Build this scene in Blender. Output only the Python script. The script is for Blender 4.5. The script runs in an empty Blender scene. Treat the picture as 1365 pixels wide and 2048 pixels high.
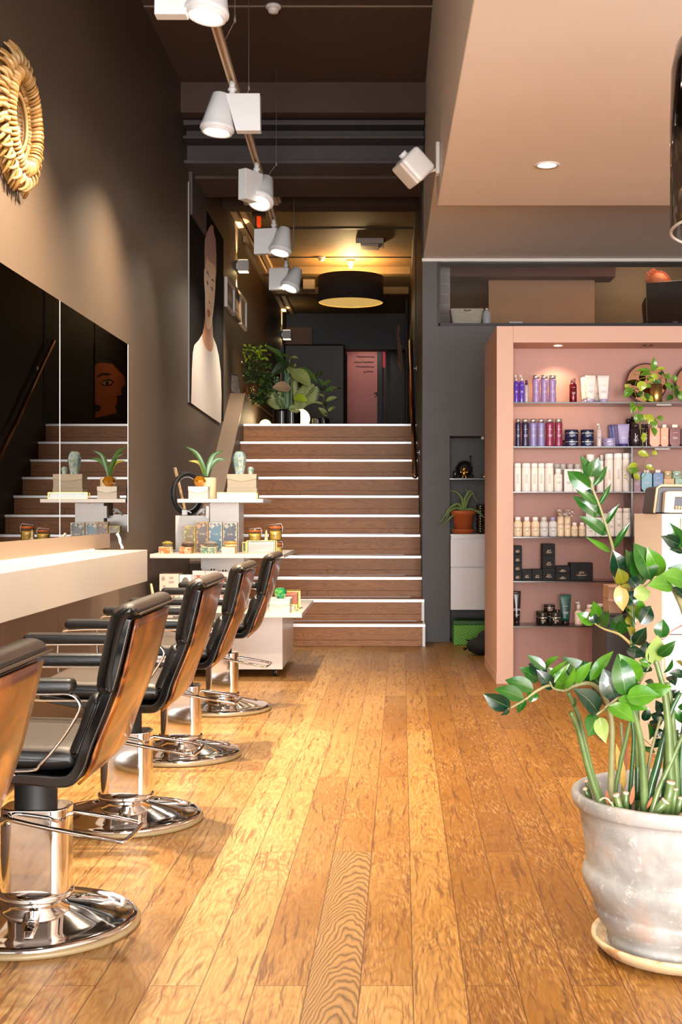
WORLD = 1.0
import bpy, math, random
from mathutils import Vector, Matrix, Quaternion
random.seed(7)
R = math.radians
PI = math.pi
scene = bpy.context.scene
COL = scene.collection
F = 2500.0; VX = 777.0; VY = 1023.0; H = 1.1   # focal length in px, vanishing point, eye height

def PX(x, y, Y):
    return Vector(((x-VX)*Y/F, Y, H-(y-VY)*Y/F))
def Xp(x, Y): return (x-VX)*Y/F
def Zp(y, Y): return H-(y-VY)*Y/F
def Yw(x, X):              # depth of wall plane X at column x
    return X*F/(x-VX)

# ------------------------------------------------------------------ materials
def lin(c):
    if isinstance(c, str):
        c = c.lstrip('#'); c = [int(c[i:i+2], 16)/255 for i in (0, 2, 4)]
    return tuple((v/12.92 if v <= .04045 else ((v+.055)/1.055)**2.4) for v in c)
MC = {}
def new_mat(name):
    m = bpy.data.materials.new(name); m.use_nodes = True
    nt = m.node_tree; nt.nodes.clear()
    out = nt.nodes.new('ShaderNodeOutputMaterial')
    b = nt.nodes.new('ShaderNodeBsdfPrincipled')
    nt.links.new(b.outputs[0], out.inputs[0])
    return m, nt, b, out
class NG:
    def __init__(s, nt): s.nt = nt
    def n(s, t, **k):
        nd = s.nt.nodes.new(t)
        for a, v in k.items(): setattr(nd, a, v)
        return nd
    def set(s, sock, v):
        if hasattr(v, 'is_output') or isinstance(v, bpy.types.NodeSocket): s.nt.links.new(v, sock)
        else: sock.default_value = v
    def m(s, op, a, b=None, c=None):
        nd = s.n('ShaderNodeMath', operation=op)
        s.set(nd.inputs[0], a)
        if b is not None: s.set(nd.inputs[1], b)
        if c is not None: s.set(nd.inputs[2], c)
        return nd.outputs[0]
    def comb(s, x, y, z):
        nd = s.n('ShaderNodeCombineXYZ')
        for i, v in enumerate((x, y, z)): s.set(nd.inputs[i], v)
        return nd.outputs[0]
    def noise(s, vec, scale, detail=3, rough=.55, dist=0.0):
        nd = s.n('ShaderNodeTexNoise'); s.set(nd.inputs['Vector'], vec)
        nd.inputs['Scale'].default_value = scale; nd.inputs['Detail'].default_value = detail
        nd.inputs['Roughness'].default_value = rough; nd.inputs['Distortion'].default_value = dist
        return nd.outputs['Fac']
    def ramp(s, fac, stops):
        nd = s.n('ShaderNodeValToRGB'); s.set(nd.inputs[0], fac)
        cr = nd.color_ramp
        while len(cr.elements) < len(stops): cr.elements.new(.5)
        for e, (p, c) in zip(cr.elements, stops):
            e.position = p
            e.color = (*lin(c), 1) if not isinstance(c, float) else (c, c, c, 1)
        return nd.outputs[0]
    def mix(s, fac, a, b, mode='MIX'):
        nd = s.n('ShaderNodeMix', data_type='RGBA', blend_type=mode)
        s.set(nd.inputs[0], fac); s.set(nd.inputs[6], a); s.set(nd.inputs[7], b)
        return nd.outputs[2]
    def bump(s, h, strength, dist=.01):
        nd = s.n('ShaderNodeBump'); nd.inputs['Strength'].default_value = strength
        nd.inputs['Distance'].default_value = dist; s.set(nd.inputs['Height'], h)
        return nd.outputs[0]
def mat(name, col, rough=.5, metal=0, spec=.5, var=.06, vscale=8, bump=0, bscale=60, coat=0, emit=None, estr=0, sss=0):
    if name in MC: return MC[name]
    m, nt, b, out = new_mat(name); g = NG(nt)
    c = lin(col)
    tc = g.n('ShaderNodeTexCoord').outputs['Object']
    if var:
        f = g.noise(tc, vscale, 4)
        lo = tuple(max(0, v*(1-var*1.6)) for v in c); hi = tuple(min(1, v*(1+var*1.6)) for v in c)
        nd = g.n('ShaderNodeMix', data_type='RGBA'); g.set(nd.inputs[0], f)
        nd.inputs[6].default_value = (*lo, 1); nd.inputs[7].default_value = (*hi, 1)
        g.set(b.inputs['Base Color'], nd.outputs[2])
    else: b.inputs['Base Color'].default_value = (*c, 1)
    b.inputs['Roughness'].default_value = rough; b.inputs['Metallic'].default_value = metal
    b.inputs['Specular IOR Level'].default_value = spec
    if coat: b.inputs['Coat Weight'].default_value = coat; b.inputs['Coat Roughness'].default_value = .08
    if bump: g.set(b.inputs['Normal'], g.bump(g.noise(tc, bscale, 4), bump, .004))
    if emit: b.inputs['Emission Color'].default_value = (*lin(emit), 1); b.inputs['Emission Strength'].default_value = estr
    MC[name] = m
    return m
def mat_glass(name, tint=(1, 1, 1), refl=.08, rough=0.0):
    if name in MC: return MC[name]
    m = bpy.data.materials.new(name); m.use_nodes = True; nt = m.node_tree; nt.nodes.clear()
    o = nt.nodes.new('ShaderNodeOutputMaterial'); t = nt.nodes.new('ShaderNodeBsdfTransparent')
    gl = nt.nodes.new('ShaderNodeBsdfGlossy'); mx = nt.nodes.new('ShaderNodeMixShader')
    lw = nt.nodes.new('ShaderNodeLayerWeight'); lw.inputs[0].default_value = .15
    mr = nt.nodes.new('ShaderNodeMath'); mr.operation = 'MULTIPLY_ADD'
    nt.links.new(lw.outputs['Fresnel'], mr.inputs[0]); mr.inputs[1].default_value = .9; mr.inputs[2].default_value = refl
    t.inputs[0].default_value = (*tint, 1); gl.inputs['Roughness'].default_value = rough
    nt.links.new(mr.outputs[0], mx.inputs[0]); nt.links.new(t.outputs[0], mx.inputs[1]); nt.links.new(gl.outputs[0], mx.inputs[2])
    nt.links.new(mx.outputs[0], o.inputs[0]); MC[name] = m
    return m
def mat_emit(name, col, s):
    if name in MC: return MC[name]
    m = bpy.data.materials.new(name); m.use_nodes = True; nt = m.node_tree; nt.nodes.clear()
    o = nt.nodes.new('ShaderNodeOutputMaterial'); e = nt.nodes.new('ShaderNodeEmission')
    e.inputs[0].default_value = (*lin(col), 1); e.inputs[1].default_value = s
    nt.links.new(e.outputs[0], o.inputs[0]); MC[name] = m
    return m

def wood_floor():
    m, nt, b, out = new_mat('floor_oak'); g = NG(nt)
    geo = g.n('ShaderNodeNewGeometry').outputs['Position']
    sp = g.n('ShaderNodeSeparateXYZ'); g.set(sp.inputs[0], geo)
    X, Y = sp.outputs[0], sp.outputs[1]
    u = g.m('MULTIPLY_ADD', Y, -.0108, X)
    t = g.m('DIVIDE', g.m('ADD', u, .0968), .1226)
    i = g.m('FLOOR', t); fu = g.m('FRACT', t)
    par = g.m('MODULO', g.m('ADD', i, 1000), 2)           # 0 even, 1 odd
    off = g.m('MULTIPLY_ADD', par, 1.14, .62)
    tv = g.m('DIVIDE', g.m('SUBTRACT', g.m('ADD', Y, 22.8), off), 2.28)
    j = g.m('FLOOR', tv); fv = g.m('FRACT', tv)
    wn = g.n('ShaderNodeTexWhiteNoise', noise_dimensions='2D'); g.set(wn.inputs['Vector'], g.comb(i, j, 0))
    rnd = wn.outputs['Value']
    # arched grain lines, shifted per board
    shift = g.m('MULTIPLY', rnd, 23)
    warp = g.noise(g.comb(g.m('ADD', g.m('MULTIPLY', u, 9), shift), g.m('MULTIPLY', Y, 2.6), rnd), 1.0, 3, .55)
    fc = g.m('SUBTRACT', fu, g.m('MULTIPLY_ADD', rnd, .4, .3))
    arch = g.m('MULTIPLY', g.m('MULTIPLY', fc, fc), 26)
    ph = g.m('ADD', g.m('MULTIPLY_ADD', Y, 24, arch), g.m('MULTIPLY', warp, 30))
    rings = g.m('POWER', g.m('ABSOLUTE', g.m('SINE', ph)), .7)
    phd = g.m('ADD', g.m('MULTIPLY_ADD', Y, 62, g.m('MULTIPLY', arch, 1.6)), g.m('MULTIPLY', warp, 22))
    ringd = g.m('POWER', g.m('ABSOLUTE', g.m('SINE', phd)), .8)
    fine = g.noise(g.comb(g.m('MULTIPLY_ADD', rnd, 9, g.m('MULTIPLY', u, 170)), g.m('MULTIPLY', Y, 9), rnd), 1, 4, .65)
    fl = g.noise(g.comb(g.m('MULTIPLY_ADD', Y, 7, g.m('MULTIPLY', u, 190)), g.m('MULTIPLY_ADD', u, 8, g.m('MULTIPLY', Y, 17)), rnd), 1.0, 2, .55, .5)
    big = g.noise(g.comb(g.m('MULTIPLY_ADD', rnd, 5, g.m('MULTIPLY', u, 2.2)), g.m('MULTIPLY', Y, 1.1), rnd), 2.2, 3, .6)
    wide = g.noise(g.comb(u, g.m('MULTIPLY', Y, .5), 0), 1.3, 2, .5)
    # light sheen painted into the colour: paler towards the chairs, amber towards the reception
    sheen = g.m('ADD', g.m('MULTIPLY_ADD', u, -.8, .16), g.m('MULTIPLY_ADD', wide, 1.2, g.m('MULTIPLY_ADD', rnd, .22, -.60)))
    sheen = g.ramp(sheen, [(.15, 0.0), (.75, 1.0)])
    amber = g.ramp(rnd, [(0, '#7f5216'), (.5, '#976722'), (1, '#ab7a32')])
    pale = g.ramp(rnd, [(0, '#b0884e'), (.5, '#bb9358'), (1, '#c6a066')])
    base = g.mix(sheen, amber, pale)
    dark = g.mix(sheen, (*lin('#5e3714'), 1), (*lin('#8f6032'), 1))
    gm = g.m('MULTIPLY', g.m('SUBTRACT', 1, rings), g.ramp(big, [(.3, .25), (.7, .95)]))
    c2 = g.mix(gm, base, dark)
    c2 = g.mix(g.ramp(fine, [(.36, .45), (.62, 0.0)]), c2, (*lin('#6b3d14'), 1))
    pore = g.noise(g.comb(g.m('ADD', g.m('MULTIPLY', u, 75), g.m('MULTIPLY', warp, 5)), g.m('MULTIPLY', Y, 3.2), rnd), 1, 3, .6)
    c2 = g.mix(g.ramp(pore, [(.36, .75), (.43, 0.0)]), c2, (*lin('#5c3512'), 1))
    flc = g.mix(sheen, (*lin('#cfa264'), 1), (*lin('#9a5a18'), 1))
    flm = g.m('MULTIPLY', g.m('MULTIPLY', g.ramp(fl, [(.50, 0.0), (.64, .85)]), g.m('MULTIPLY_ADD', sheen, .45, .5)), g.ramp(big, [(.40, .12), (.58, .9)]))
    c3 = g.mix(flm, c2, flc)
    # the one dark board
    isd = g.m('MULTIPLY', g.m('COMPARE', i, -1, .5), g.m('COMPARE', j, 10, .5))
    dk = g.mix(ringd, (*lin('#3a210e'), 1), (*lin('#9c7442'), 1))
    c3 = g.mix(g.m('MULTIPLY', isd, .85), c3, dk)
    e1 = g.m('MINIMUM', fu, g.m('SUBTRACT', 1, fu)); e2 = g.m('MULTIPLY', g.m('MINIMUM', fv, g.m('SUBTRACT', 1, fv)), 18.6)
    edge = g.m('MINIMUM', e1, e2)
    gap = g.m('LESS_THAN', edge, .011)
    c4 = g.mix(g.m('MULTIPLY', gap, .8), c3, (*lin('#4a2a12'), 1))
    g.set(b.inputs['Base Color'], c4)
    g.set(b.inputs['Roughness'], g.m('MULTIPLY_ADD', fine, .18, g.m('MULTIPLY_ADD', big, .12, .24)))
    b.inputs['Specular IOR Level'].default_value = .5
    hgt = g.m('SUBTRACT', g.m('MULTIPLY', rings, .15), g.m('MULTIPLY', gap, 1.5))
    g.set(b.inputs['Normal'], g.bump(hgt, .25, .002))
    return m
def wood(name, c_light, c_dark, axis=0, scale=1.0, rough=.35, ringk=70, coat=0):
    m, nt, b, out = new_mat(name); g = NG(nt)
    geo = g.n('ShaderNodeTexCoord').outputs['Object']
    sp = g.n('ShaderNodeSeparateXYZ'); g.set(sp.inputs[0], geo)
    s = [scale*6.0]*3; s[axis] = scale*.8
    oi = g.n('ShaderNodeObjectInfo').outputs['Random']
    v = g.comb(g.m('MULTIPLY_ADD', sp.outputs[0], s[0], g.m('MULTIPLY', oi, 31)), g.m('MULTIPLY', sp.outputs[1], s[1]), g.m('MULTIPLY', sp.outputs[2], s[2]))
    fld = g.noise(v, 1.0, 2, .5, .6)
    rings = g.m('POWER', g.m('ABSOLUTE', g.m('SINE', g.m('MULTIPLY', fld, ringk))), .6)
    s2 = [scale*120]*3; s2[axis] = scale*7
    v2 = g.comb(g.m('MULTIPLY', sp.outputs[0], s2[0]), g.m('MULTIPLY', sp.outputs[1], s2[1]), g.m('MULTIPLY', sp.outputs[2], s2[2]))
    fine = g.noise(v2, 1, 3, .6)
    c = g.mix(g.m('MULTIPLY_ADD', rings, -.6, .6), (*lin(c_light), 1), (*lin(c_dark), 1))
    c = g.mix(g.ramp(fine, [(.4, .35), (.7, 0.0)]), c, (*lin(c_dark), 1))
    c = g.mix(g.m('MULTIPLY', g.noise(v, .35, 3), .5), c, (*lin(c_dark), 1))
    g.set(b.inputs['Base Color'], c); b.inputs['Roughness'].default_value = rough
    if coat: b.inputs['Coat Weight'].default_value = coat; b.inputs['Coat Roughness'].default_value = .1
    MC[name] = m
    return m

# ------------------------------------------------------------------ mesh builder
ORG = {}
class MB:
    def __init__(s): s.v = []; s.f = []; s.mi = []; s.sm = []; s.cur = 0; s.smooth = False; s.rib = {}
    def add(s, vs, fs, smooth=None):
        o = len(s.v); s.v += [Vector(p) for p in vs]
        for f in fs:
            s.f.append([o+i for i in f]); s.mi.append(s.cur); s.sm.append(s.smooth if smooth is None else smooth)
        return s
    def box(s, x0, x1, y0, y1, z0, z1, M=None):
        if x0 > x1: x0, x1 = x1, x0
        if y0 > y1: y0, y1 = y1, y0
        if z0 > z1: z0, z1 = z1, z0
        vs = [Vector(p) for p in ((x0,y0,z0),(x1,y0,z0),(x1,y1,z0),(x0,y1,z0),(x0,y0,z1),(x1,y0,z1),(x1,y1,z1),(x0,y1,z1))]
        if M: vs = [M @ p for p in vs]
        return s.add(vs, [(0,3,2,1),(4,5,6,7),(0,1,5,4),(1,2,6,5),(2,3,7,6),(3,0,4,7)], False)
    def lathe(s, prof, c=(0,0,0), n=32, M=None, cap0=True, cap1=True):
        vs = []; fs = []
        for r, z in prof:
            for k in range(n):
                a = 2*PI*k/n; p = Vector((r*math.cos(a), r*math.sin(a), z))
                p = (M @ p) if M else p+Vector(c)
                vs.append(p)
        m = len(prof)
        for i in range(m-1):
            for k in range(n):
                k2 = (k+1) % n; fs.append((i*n+k, i*n+k2, (i+1)*n+k2, (i+1)*n+k))
        s.add(vs, fs, True)
        o = len(s.v)-len(vs)
        for flag, i, rev in ((cap0, 0, True), (cap1, m-1, False)):
            if flag and prof[i][0] > 1e-6:
                f = [o+i*n+k for k in range(n)]
                s.f.append(f[::-1] if rev else f); s.mi.append(s.cur); s.sm.append(False)
        return s
    def tube(s, pts, r, n=8, closed=False, flat=None, up=None):
        pts = [Vector(p) for p in pts]; m = len(pts)
        rs = r if isinstance(r, (list, tuple)) else [r]*m
        vs = []; fs = []; prev = up and Vector(up)
        for i in range(m):
            if closed: t = pts[(i+1) % m]-pts[i-1]
            else: t = pts[min(i+1, m-1)]-pts[max(i-1, 0)]
            t.normalize()
            if prev is None:
                prev = Vector((0, 0, 1)) if abs(t.z) < .9 else Vector((1, 0, 0))
            a = prev - t*prev.dot(t)
            if a.length < 1e-5: a = t.orthogonal()
            a.normalize(); bb = t.cross(a); prev = a
            fx, fy = flat if flat else (1, 1)
            for k in range(n):
                an = 2*PI*k/n; vs.append(pts[i]+a*math.cos(an)*rs[i]*fx+bb*math.sin(an)*rs[i]*fy)
        for i in range(m if closed else m-1):
            j = (i+1) % m
            for k in range(n):
                k2 = (k+1) % n; fs.append((i*n+k, i*n+k2, j*n+k2, j*n+k))
        if not closed: fs += [tuple(range(n))[::-1], tuple((m-1)*n+k for k in range(n))]
        return s.add(vs, fs, True)
    def prism(s, poly, ax, a0, a1, smooth=False):
        # poly: 2D outline; ax: extrusion axis 0/1/2
        def p3(p, a):
            if ax == 0: return (a, p[0], p[1])
            if ax == 1: return (p[0], a, p[1])
            return (p[0], p[1], a)
        n = len(poly)
        vs = [p3(p, a0) for p in poly]+[p3(p, a1) for p in poly]
        fs = [tuple(range(n)), tuple(range(2*n-1, n-1, -1))]
        s.add(vs, fs, False)
        o = len(s.v)-2*n
        for k in range(n):
            k2 = (k+1) % n; s.f.append([o+k2, o+k, o+n+k, o+n+k2]); s.mi.append(s.cur); s.sm.append(smooth)
        return s
    def quad(s, *p): return s.add(p, [tuple(range(len(p)))])
    def ell(s, c, r, nu=16, nv=10, M=None):
        vs = []; fs = []
        for i in range(nv+1):
            th = PI*i/nv
            for k in range(nu):
                ph = 2*PI*k/nu
                p = Vector((r[0]*math.sin(th)*math.cos(ph), r[1]*math.sin(th)*math.sin(ph), -r[2]*math.cos(th)))
                vs.append((M @ p if M else p)+Vector(c))
        for i in range(nv):
            for k in range(nu):
                k2 = (k+1) % nu; fs.append((i*nu+k, i*nu+k2, (i+1)*nu+k2, (i+1)*nu+k))
        return s.add(vs, fs, True)
    def leaf(s, b, t, w, nrm=(0, -1, 0), curl=.12, fold=.18, shape=None, n=7, thick=0):
        b = Vector(b); t = Vector(t); d = t-b; L = d.length
        if L < 1e-6: return s
        e = d.normalized(); nr = Vector(nrm); nr = (nr-e*nr.dot(e))
        if nr.length < 1e-4: nr = e.orthogonal()
        nr.normalize(); sd = e.cross(nr)
        shape = shape or (lambda q: max(0, math.sin(PI*q**.85))**.75)
        vs = []; fs = []
        for i in range(n+1):
            q = i/n; hw = w*.5*shape(q)
            c = b+d*q+nr*(L*curl*(math.sin(PI*q)))
            hf = hw*fold
            s.rib[len(s.v)+len(vs)+3] = 1.0
            vs += [c-sd*hw+nr*hf, c-sd*hw*.5+nr*hf*.3, c-sd*hw*.1-nr*hf*.2, c-nr*hf*.25, c+sd*hw*.1-nr*hf*.2, c+sd*hw*.5+nr*hf*.3, c+sd*hw+nr*hf]
        for i in range(n):
            for k in range(6): fs.append((i*7+k, i*7+k+1, (i+1)*7+k+1, (i+1)*7+k))
        return s.add(vs, fs, True)
    def build(s, name, mats, parent=None, bevel=0, seg=2, solid=0, subsurf=0, bev_angle=35):
        me = bpy.data.meshes.new(name)
        o3 = Vector((0, 0, 0))
        ob = bpy.data.objects.new(name, me)
        if parent is not None: o3 = ORG.get(parent.name, o3)
        me.from_pydata([tuple(p-o3) for p in s.v], [], s.f)
        if not isinstance(mats, (list, tuple)): mats = [mats]
        for m in mats: me.materials.append(m)
        for p, mi, sm in zip(me.polygons, s.mi, s.sm):
            p.material_index = min(mi, len(mats)-1); p.use_smooth = sm
        me.update()
        if s.rib and len(s.v) < 400:
            at = me.attributes.new('rib', 'FLOAT', 'POINT')
            for k_, v_ in s.rib.items(): at.data[k_].value = v_
        COL.objects.link(ob)
        if parent is not None: ob.parent = parent; ORG[ob.name] = o3
        if solid:
            md = ob.modifiers.new('s', 'SOLIDIFY'); md.thickness = solid; md.offset = 0
        if bevel:
            md = ob.modifiers.new('b', 'BEVEL'); md.width = bevel; md.segments = seg; md.limit_method = 'ANGLE'; md.angle_limit = R(bev_angle)
            if seg > 1:
                for p in me.polygons: p.use_smooth = True
                me.update()
                wn = ob.modifiers.new('w', 'WEIGHTED_NORMAL'); wn.keep_sharp = False
        if subsurf:
            md = ob.modifiers.new('u', 'SUBSURF'); md.levels = subsurf; md.render_levels = subsurf
        return ob
def tag(o, label=None, cat=None, group=None, kind=None):
    if label: o['label'] = label
    if cat: o['category'] = cat
    if group: o['group'] = group
    if kind: o['kind'] = kind
    return o
def thing(name, loc, label, cat, group=None):
    o = bpy.data.objects.new(name, None); o.empty_display_size = .05
    COL.objects.link(o); o.location = loc; ORG[o.name] = Vector(loc)
    return tag(o, label, cat, group)
def one(mb, name, mats, label, cat, group=None, **k):
    return tag(mb.build(name, mats, **k), label, cat, group)
def struct(mb, name, mats, **k):
    return tag(mb.build(name, mats, **k), kind='structure')
def copy_tree(o, parent=None):
    c = o.copy(); COL.objects.link(c)
    if parent: c.parent = parent
    for ch in list(o.children): copy_tree(ch, c)
    return c
def dup(root, loc, label, rotz=None, scale=None, group=None):
    c = copy_tree(root); c.location = loc; c['label'] = label
    if rotz is not None: c.rotation_euler = (0, 0, rotz)
    if scale: c.scale = scale
    if group: c['group'] = group
    return c
TXT = {}
def text_mesh(body, shear=0.0):
    k = (body, shear)
    if k in TXT: return TXT[k]
    cu = bpy.data.curves.new('t', 'FONT'); cu.body = body; cu.size = 1; cu.align_x = 'CENTER'; cu.align_y = 'CENTER'; cu.shear = shear
    cu.resolution_u = 3
    ob = bpy.data.objects.new('t', cu); COL.objects.link(ob)
    dg = bpy.context.evaluated_depsgraph_get()
    me = bpy.data.meshes.new_from_object(ob.evaluated_get(dg))
    vs = [v.co.copy() for v in me.vertices]; fs = [tuple(p.vertices) for p in me.polygons]
    bpy.data.objects.remove(ob); bpy.data.curves.remove(cu); bpy.data.meshes.remove(me)
    TXT[k] = (vs, fs); return TXT[k]
def text(mb, body, size, M, shear=0.0, maxw=None):
    """lettering in the xz plane facing -Y at matrix M"""
    vs, fs = text_mesh(body, shear)
    xs = [v.x for v in vs]; w = (max(xs)-min(xs))*size
    kx = size*(min(1, maxw/w) if maxw else 1)
    mb.add([M @ Vector((v.x*kx, 0, v.y*size)) for v in vs], fs, False)
    return mb
def light(kind, name, loc, energy, col=(1, 1, 1), size=.1, target=None, angle=60, blend=.5, sy=None):
    l = bpy.data.lights.new(name, kind); l.energy = energy; l.color = col
    if kind == 'SPOT': l.spot_size = R(angle); l.spot_blend = blend; l.shadow_soft_size = size
    elif kind == 'AREA':
        l.size = size
        if sy: l.shape = 'RECTANGLE'; l.size_y = sy
    else: l.shadow_soft_size = size
    o = bpy.data.objects.new(name, l); COL.objects.link(o); o.location = loc
    if target is not None:
        o.rotation_euler = (Vector(target)-Vector(loc)).to_track_quat('-Z', 'Y').to_euler()
    return o
def rotm(d, up=(0, 0, 1)):
    """matrix whose +Z is direction d"""
    return Vector(d).to_track_quat('Z', 'Y').to_matrix().to_4x4()
def bars(mb, x, Y, z, w, n=3, gap=.006, h=.0018, rad=None):
    for i in range(n):
        ww = w*(1, .7, .85, .5, .6)[i % 5]
        mb.box(x-ww/2, x+ww/2, Y-.0006, Y, z-i*gap, z-i*gap+h)
# ------------------------------------------------------------------ camera and look
cam = bpy.data.cameras.new('camera'); co = bpy.data.objects.new('camera', cam); COL.objects.link(co)
co.location = (0, 0, H); co.rotation_euler = (R(90), 0, 0)
cam.sensor_fit = 'HORIZONTAL'; cam.sensor_width = 36; cam.lens = 36*F/1365
cam.shift_x = (682.5-VX)/1365; cam.shift_y = (VY-1024)/1365
cam.clip_start = .05; cam.clip_end = 100
scene.camera = co
scene.view_settings.view_transform = 'Standard'; scene.view_settings.look = 'None'
scene.view_settings.gamma = 1; scene.view_settings.exposure = -.08
scene.view_settings.use_curve_mapping = False
w = bpy.data.worlds.new('world'); scene.world = w; w.use_nodes = True
w.node_tree.nodes['Background'].inputs[0].default_value = (.86, .93, 1.0, 1)
w.node_tree.nodes['Background'].inputs[1].default_value = WORLD
cy = scene.cycles
cy.max_bounces = 7; cy.diffuse_bounces = 4; cy.glossy_bounces = 4; cy.transmission_bounces = 6; cy.transparent_max_bounces = 16
cy.caustics_reflective = False; cy.caustics_refractive = False; cy.sample_clamp_indirect = 4

# ------------------------------------------------------------------ shared materials
M_WALL = mat('brown_paint', '#4d3f33', .55, var=.05, vscale=3, bump=.15, bscale=40)
M_GREY = mat('charcoal_paint', '#565250', .6, var=.05, vscale=5)
M_CEIL = mat('dark_ceiling', '#4a372c', .75, var=.08, vscale=3)
M_BEAM = mat('dark_beam_paint', '#453c3c', .6, var=.15, vscale=9, bump=.3, bscale=20)
M_HALL = mat('hall_dark_paint', '#261e1a', .6, var=.06, vscale=3)
M_HALLC = mat('hall_ceiling_paint', '#7a6240', .7, var=.1, vscale=4)
M_BLK = mat('black_paint', '#100e0d', .5, var=.05)
M_PINKC = mat('peach_plaster', '#f1e5db', .7, var=.02, vscale=2)
M_PINK = mat('salmon_paint', '#c89f8b', .55, var=.03, vscale=2)
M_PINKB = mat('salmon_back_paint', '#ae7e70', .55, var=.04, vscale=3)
M_WHITE = mat('white_laminate', '#d6d0cb', .3, var=.01)
M_METW = mat('white_metal', '#e9e6e2', .35, var=.02)
M_ALU = mat('brushed_aluminium', '#eeeeef', .38, metal=.35, var=.02)
M_CHROME = mat('chrome', '#e6e3e0', .06, metal=1, var=0)
M_GOLD = mat('gold_metal', '#e0b45c', .25, metal=1, var=.04)
M_BRASS = mat('bronze_metal', '#8a6448', .3, metal=1, var=.05)
M_GLASS = mat_glass('clear_glass', (.97, .98, .98), .05)
M_GEDGE = mat('glass_edge', '#4a5a5c', .15, var=.05, vscale=30)
M_GEDGE2 = mat('glass_edge_dark', '#2a2626', .2, var=.05)
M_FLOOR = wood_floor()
M_STAIR = wood('stair_oak', '#bd772b', '#5b310f', 0, 1.6, .5, 60)
M_STAIRT = wood('stair_tread_oak', '#a8642e', '#5a2e12', 0, 1.6, .4, 40)

XL = -1.645    # left wall
XM = -1.630    # face of the wall mirror
YB = 10.55     # charcoal wall at the back of the shop
XS = .29       # right wall of stairs and upper hall
# ------------------------------------------------------------------ shell
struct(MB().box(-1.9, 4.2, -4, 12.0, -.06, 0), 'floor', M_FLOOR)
struct(MB().box(XL-.15, XL, -4, 23, -.06, 4.9), 'wall_left', M_WALL)
struct(MB().box(4.0, 4.15, -4, 14, 0, 4.6), 'wall_right', M_PINKC)
struct(MB().box(XL, .3, -4, 9.9, 4.5, 4.6), 'ceiling', M_CEIL)
mb = MB(); mb.box(XL, .3, 9.9, 10.6, 4.26, 4.6)
struct(mb, 'ceiling_beam', M_CEIL)
mb = MB()
mb.box(XL, .29, 10.02, 10.36, 4.20, 4.24).box(XL, .29, 10.17, 10.2, 4.1, 4.2).box(XL, .29, 10.0, 10.4, 4.085, 4.11)
mb.box(XL, .29, 10.2, 10.24, 3.93, 4.09).box(XL, .29, 10.05, 10.42, 3.90, 3.93)
struct(mb, 'steel_beam', M_BEAM, bevel=.004)
struct(MB().box(XL, .29, 10.45, 11.05, 3.88, 4.5), 'ceiling_beam', M_CEIL)
struct(MB().box(XL, XL+.03, 10.3, 11.1, 3.55, 4.5), 'trim_1', M_BEAM)
# upper hall
struct(MB().box(XL, XS+.1, 11.0, 23, 4.3, 4.4), 'ceiling', M_HALLC)
for i, (y0, y1, z) in enumerate(((11.5, 11.7, 4.08), (12.35, 12.6, 4.12), (16.3, 16.5, 4.2), (17.8, 18.0, 4.2))):
    struct(MB().box(XL, XS, y0, y1, z, 4.3), 'ceiling_beam', M_CEIL if i < 2 else M_HALLC, bevel=.005)
for y0 in (14.1, 15.7):
    struct(MB().box(XL, XS, y0, y0+.025, 4.29, 4.3), 'trim_2', M_BLK)
struct(MB().box(-1.5, XS, 12.985, 23, 1.9, 2.006), 'floor', M_STAIRT)
struct(MB().box(XL, XS+.1, 22, 22.15, 2, 4.4), 'wall_back', M_BLK)
struct(MB().box(XL, XS, 20.2, 20.5, 3.72, 4.3), 'ceiling_beam', M_BLK)
# right wall of the stairs, continuing up the hall
struct(MB().box(XS, XS+.1, YB+.34, 23, 0, 4.4), 'wall_right', M_HALL)
struct(MB().box(XS-.03, XS+.01, 18.8, 19.1, 2, 4.3).box(XS-.012, XS+.01, 12.9, 13.0, 2.0, 3.9), 'trim_3', M_HALL)
# charcoal wall with a niche and an office window
nx0 = Xp(900, YB); ox0 = Xp(878, YB); zt = Zp(518, YB); zb = Zp(649, YB); nzt = Zp(872, YB)
mb = MB()
mb.box(XS, nx0, YB, YB+.35, 0, zb).box(nx0, 1.5, YB, YB+.35, nzt, zb).box(1.5, 4, YB, YB+.35, 0, zb)
mb.box(nx0, 1.5, YB+.33, YB+.35, 0, nzt).box(XS, ox0, YB, YB+.35, zb, 3.27).box(ox0, 4, YB, YB+.35, zt, 3.27)
struct(mb, 'wall_back', M_GREY)
wf = MB()
wf.box(ox0-.012, ox0+.012, YB-.012, YB+.02, zb-.012, zt+.012).box(ox0, 3.9, YB-.012, YB+.02, zb-.012, zb+.01).box(ox0, 3.9, YB-.012, YB+.02, zt-.012, zt+.01)
wfo = struct(wf, 'window_1', M_BLK)
wp = MB().box(ox0, 3.9, YB+.004, YB+.01, zb, zt).build('window_pane', M_GLASS, wfo)
# office behind the window
M_OFF = mat('office_brown_wall', '#46382b', .7, var=.06)
M_OFFP = mat('office_pink_wall', '#b98a68', .7, var=.04)
M_MAROON = mat('maroon_paint', '#6b4338', .7, var=.05)
struct(MB().box(.4, 4, 13.6, 13.75, 2.4, 3.8), 'wall_office', M_OFF)
struct(MB().box(XS+.1, XS+.15, YB+.35, 13.6, 2.4, 3.8), 'wall_office', M_GREY)
struct(MB().box(Xp(978, 12.4), Xp(1190, 12.4), 12.4, 12.5, 2.4, Zp(553, 12.4)), 'partition', M_OFFP)
struct(MB().box(.4, Xp(1232, 12.2), 12.2, 12.52, Zp(553, 12.2), 3.79), 'ceiling_beam', M_MAROON)
struct(MB().box(.4, 4, YB+.35, 13.75, Zp(528, 13.6), 3.85), 'ceiling', mat('office_ceiling', '#f0cf9a', .7))
struct(MB().box(.4, 4, YB+.35, 13.6, 2.3, 2.45), 'floor', M_OFF)
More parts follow.
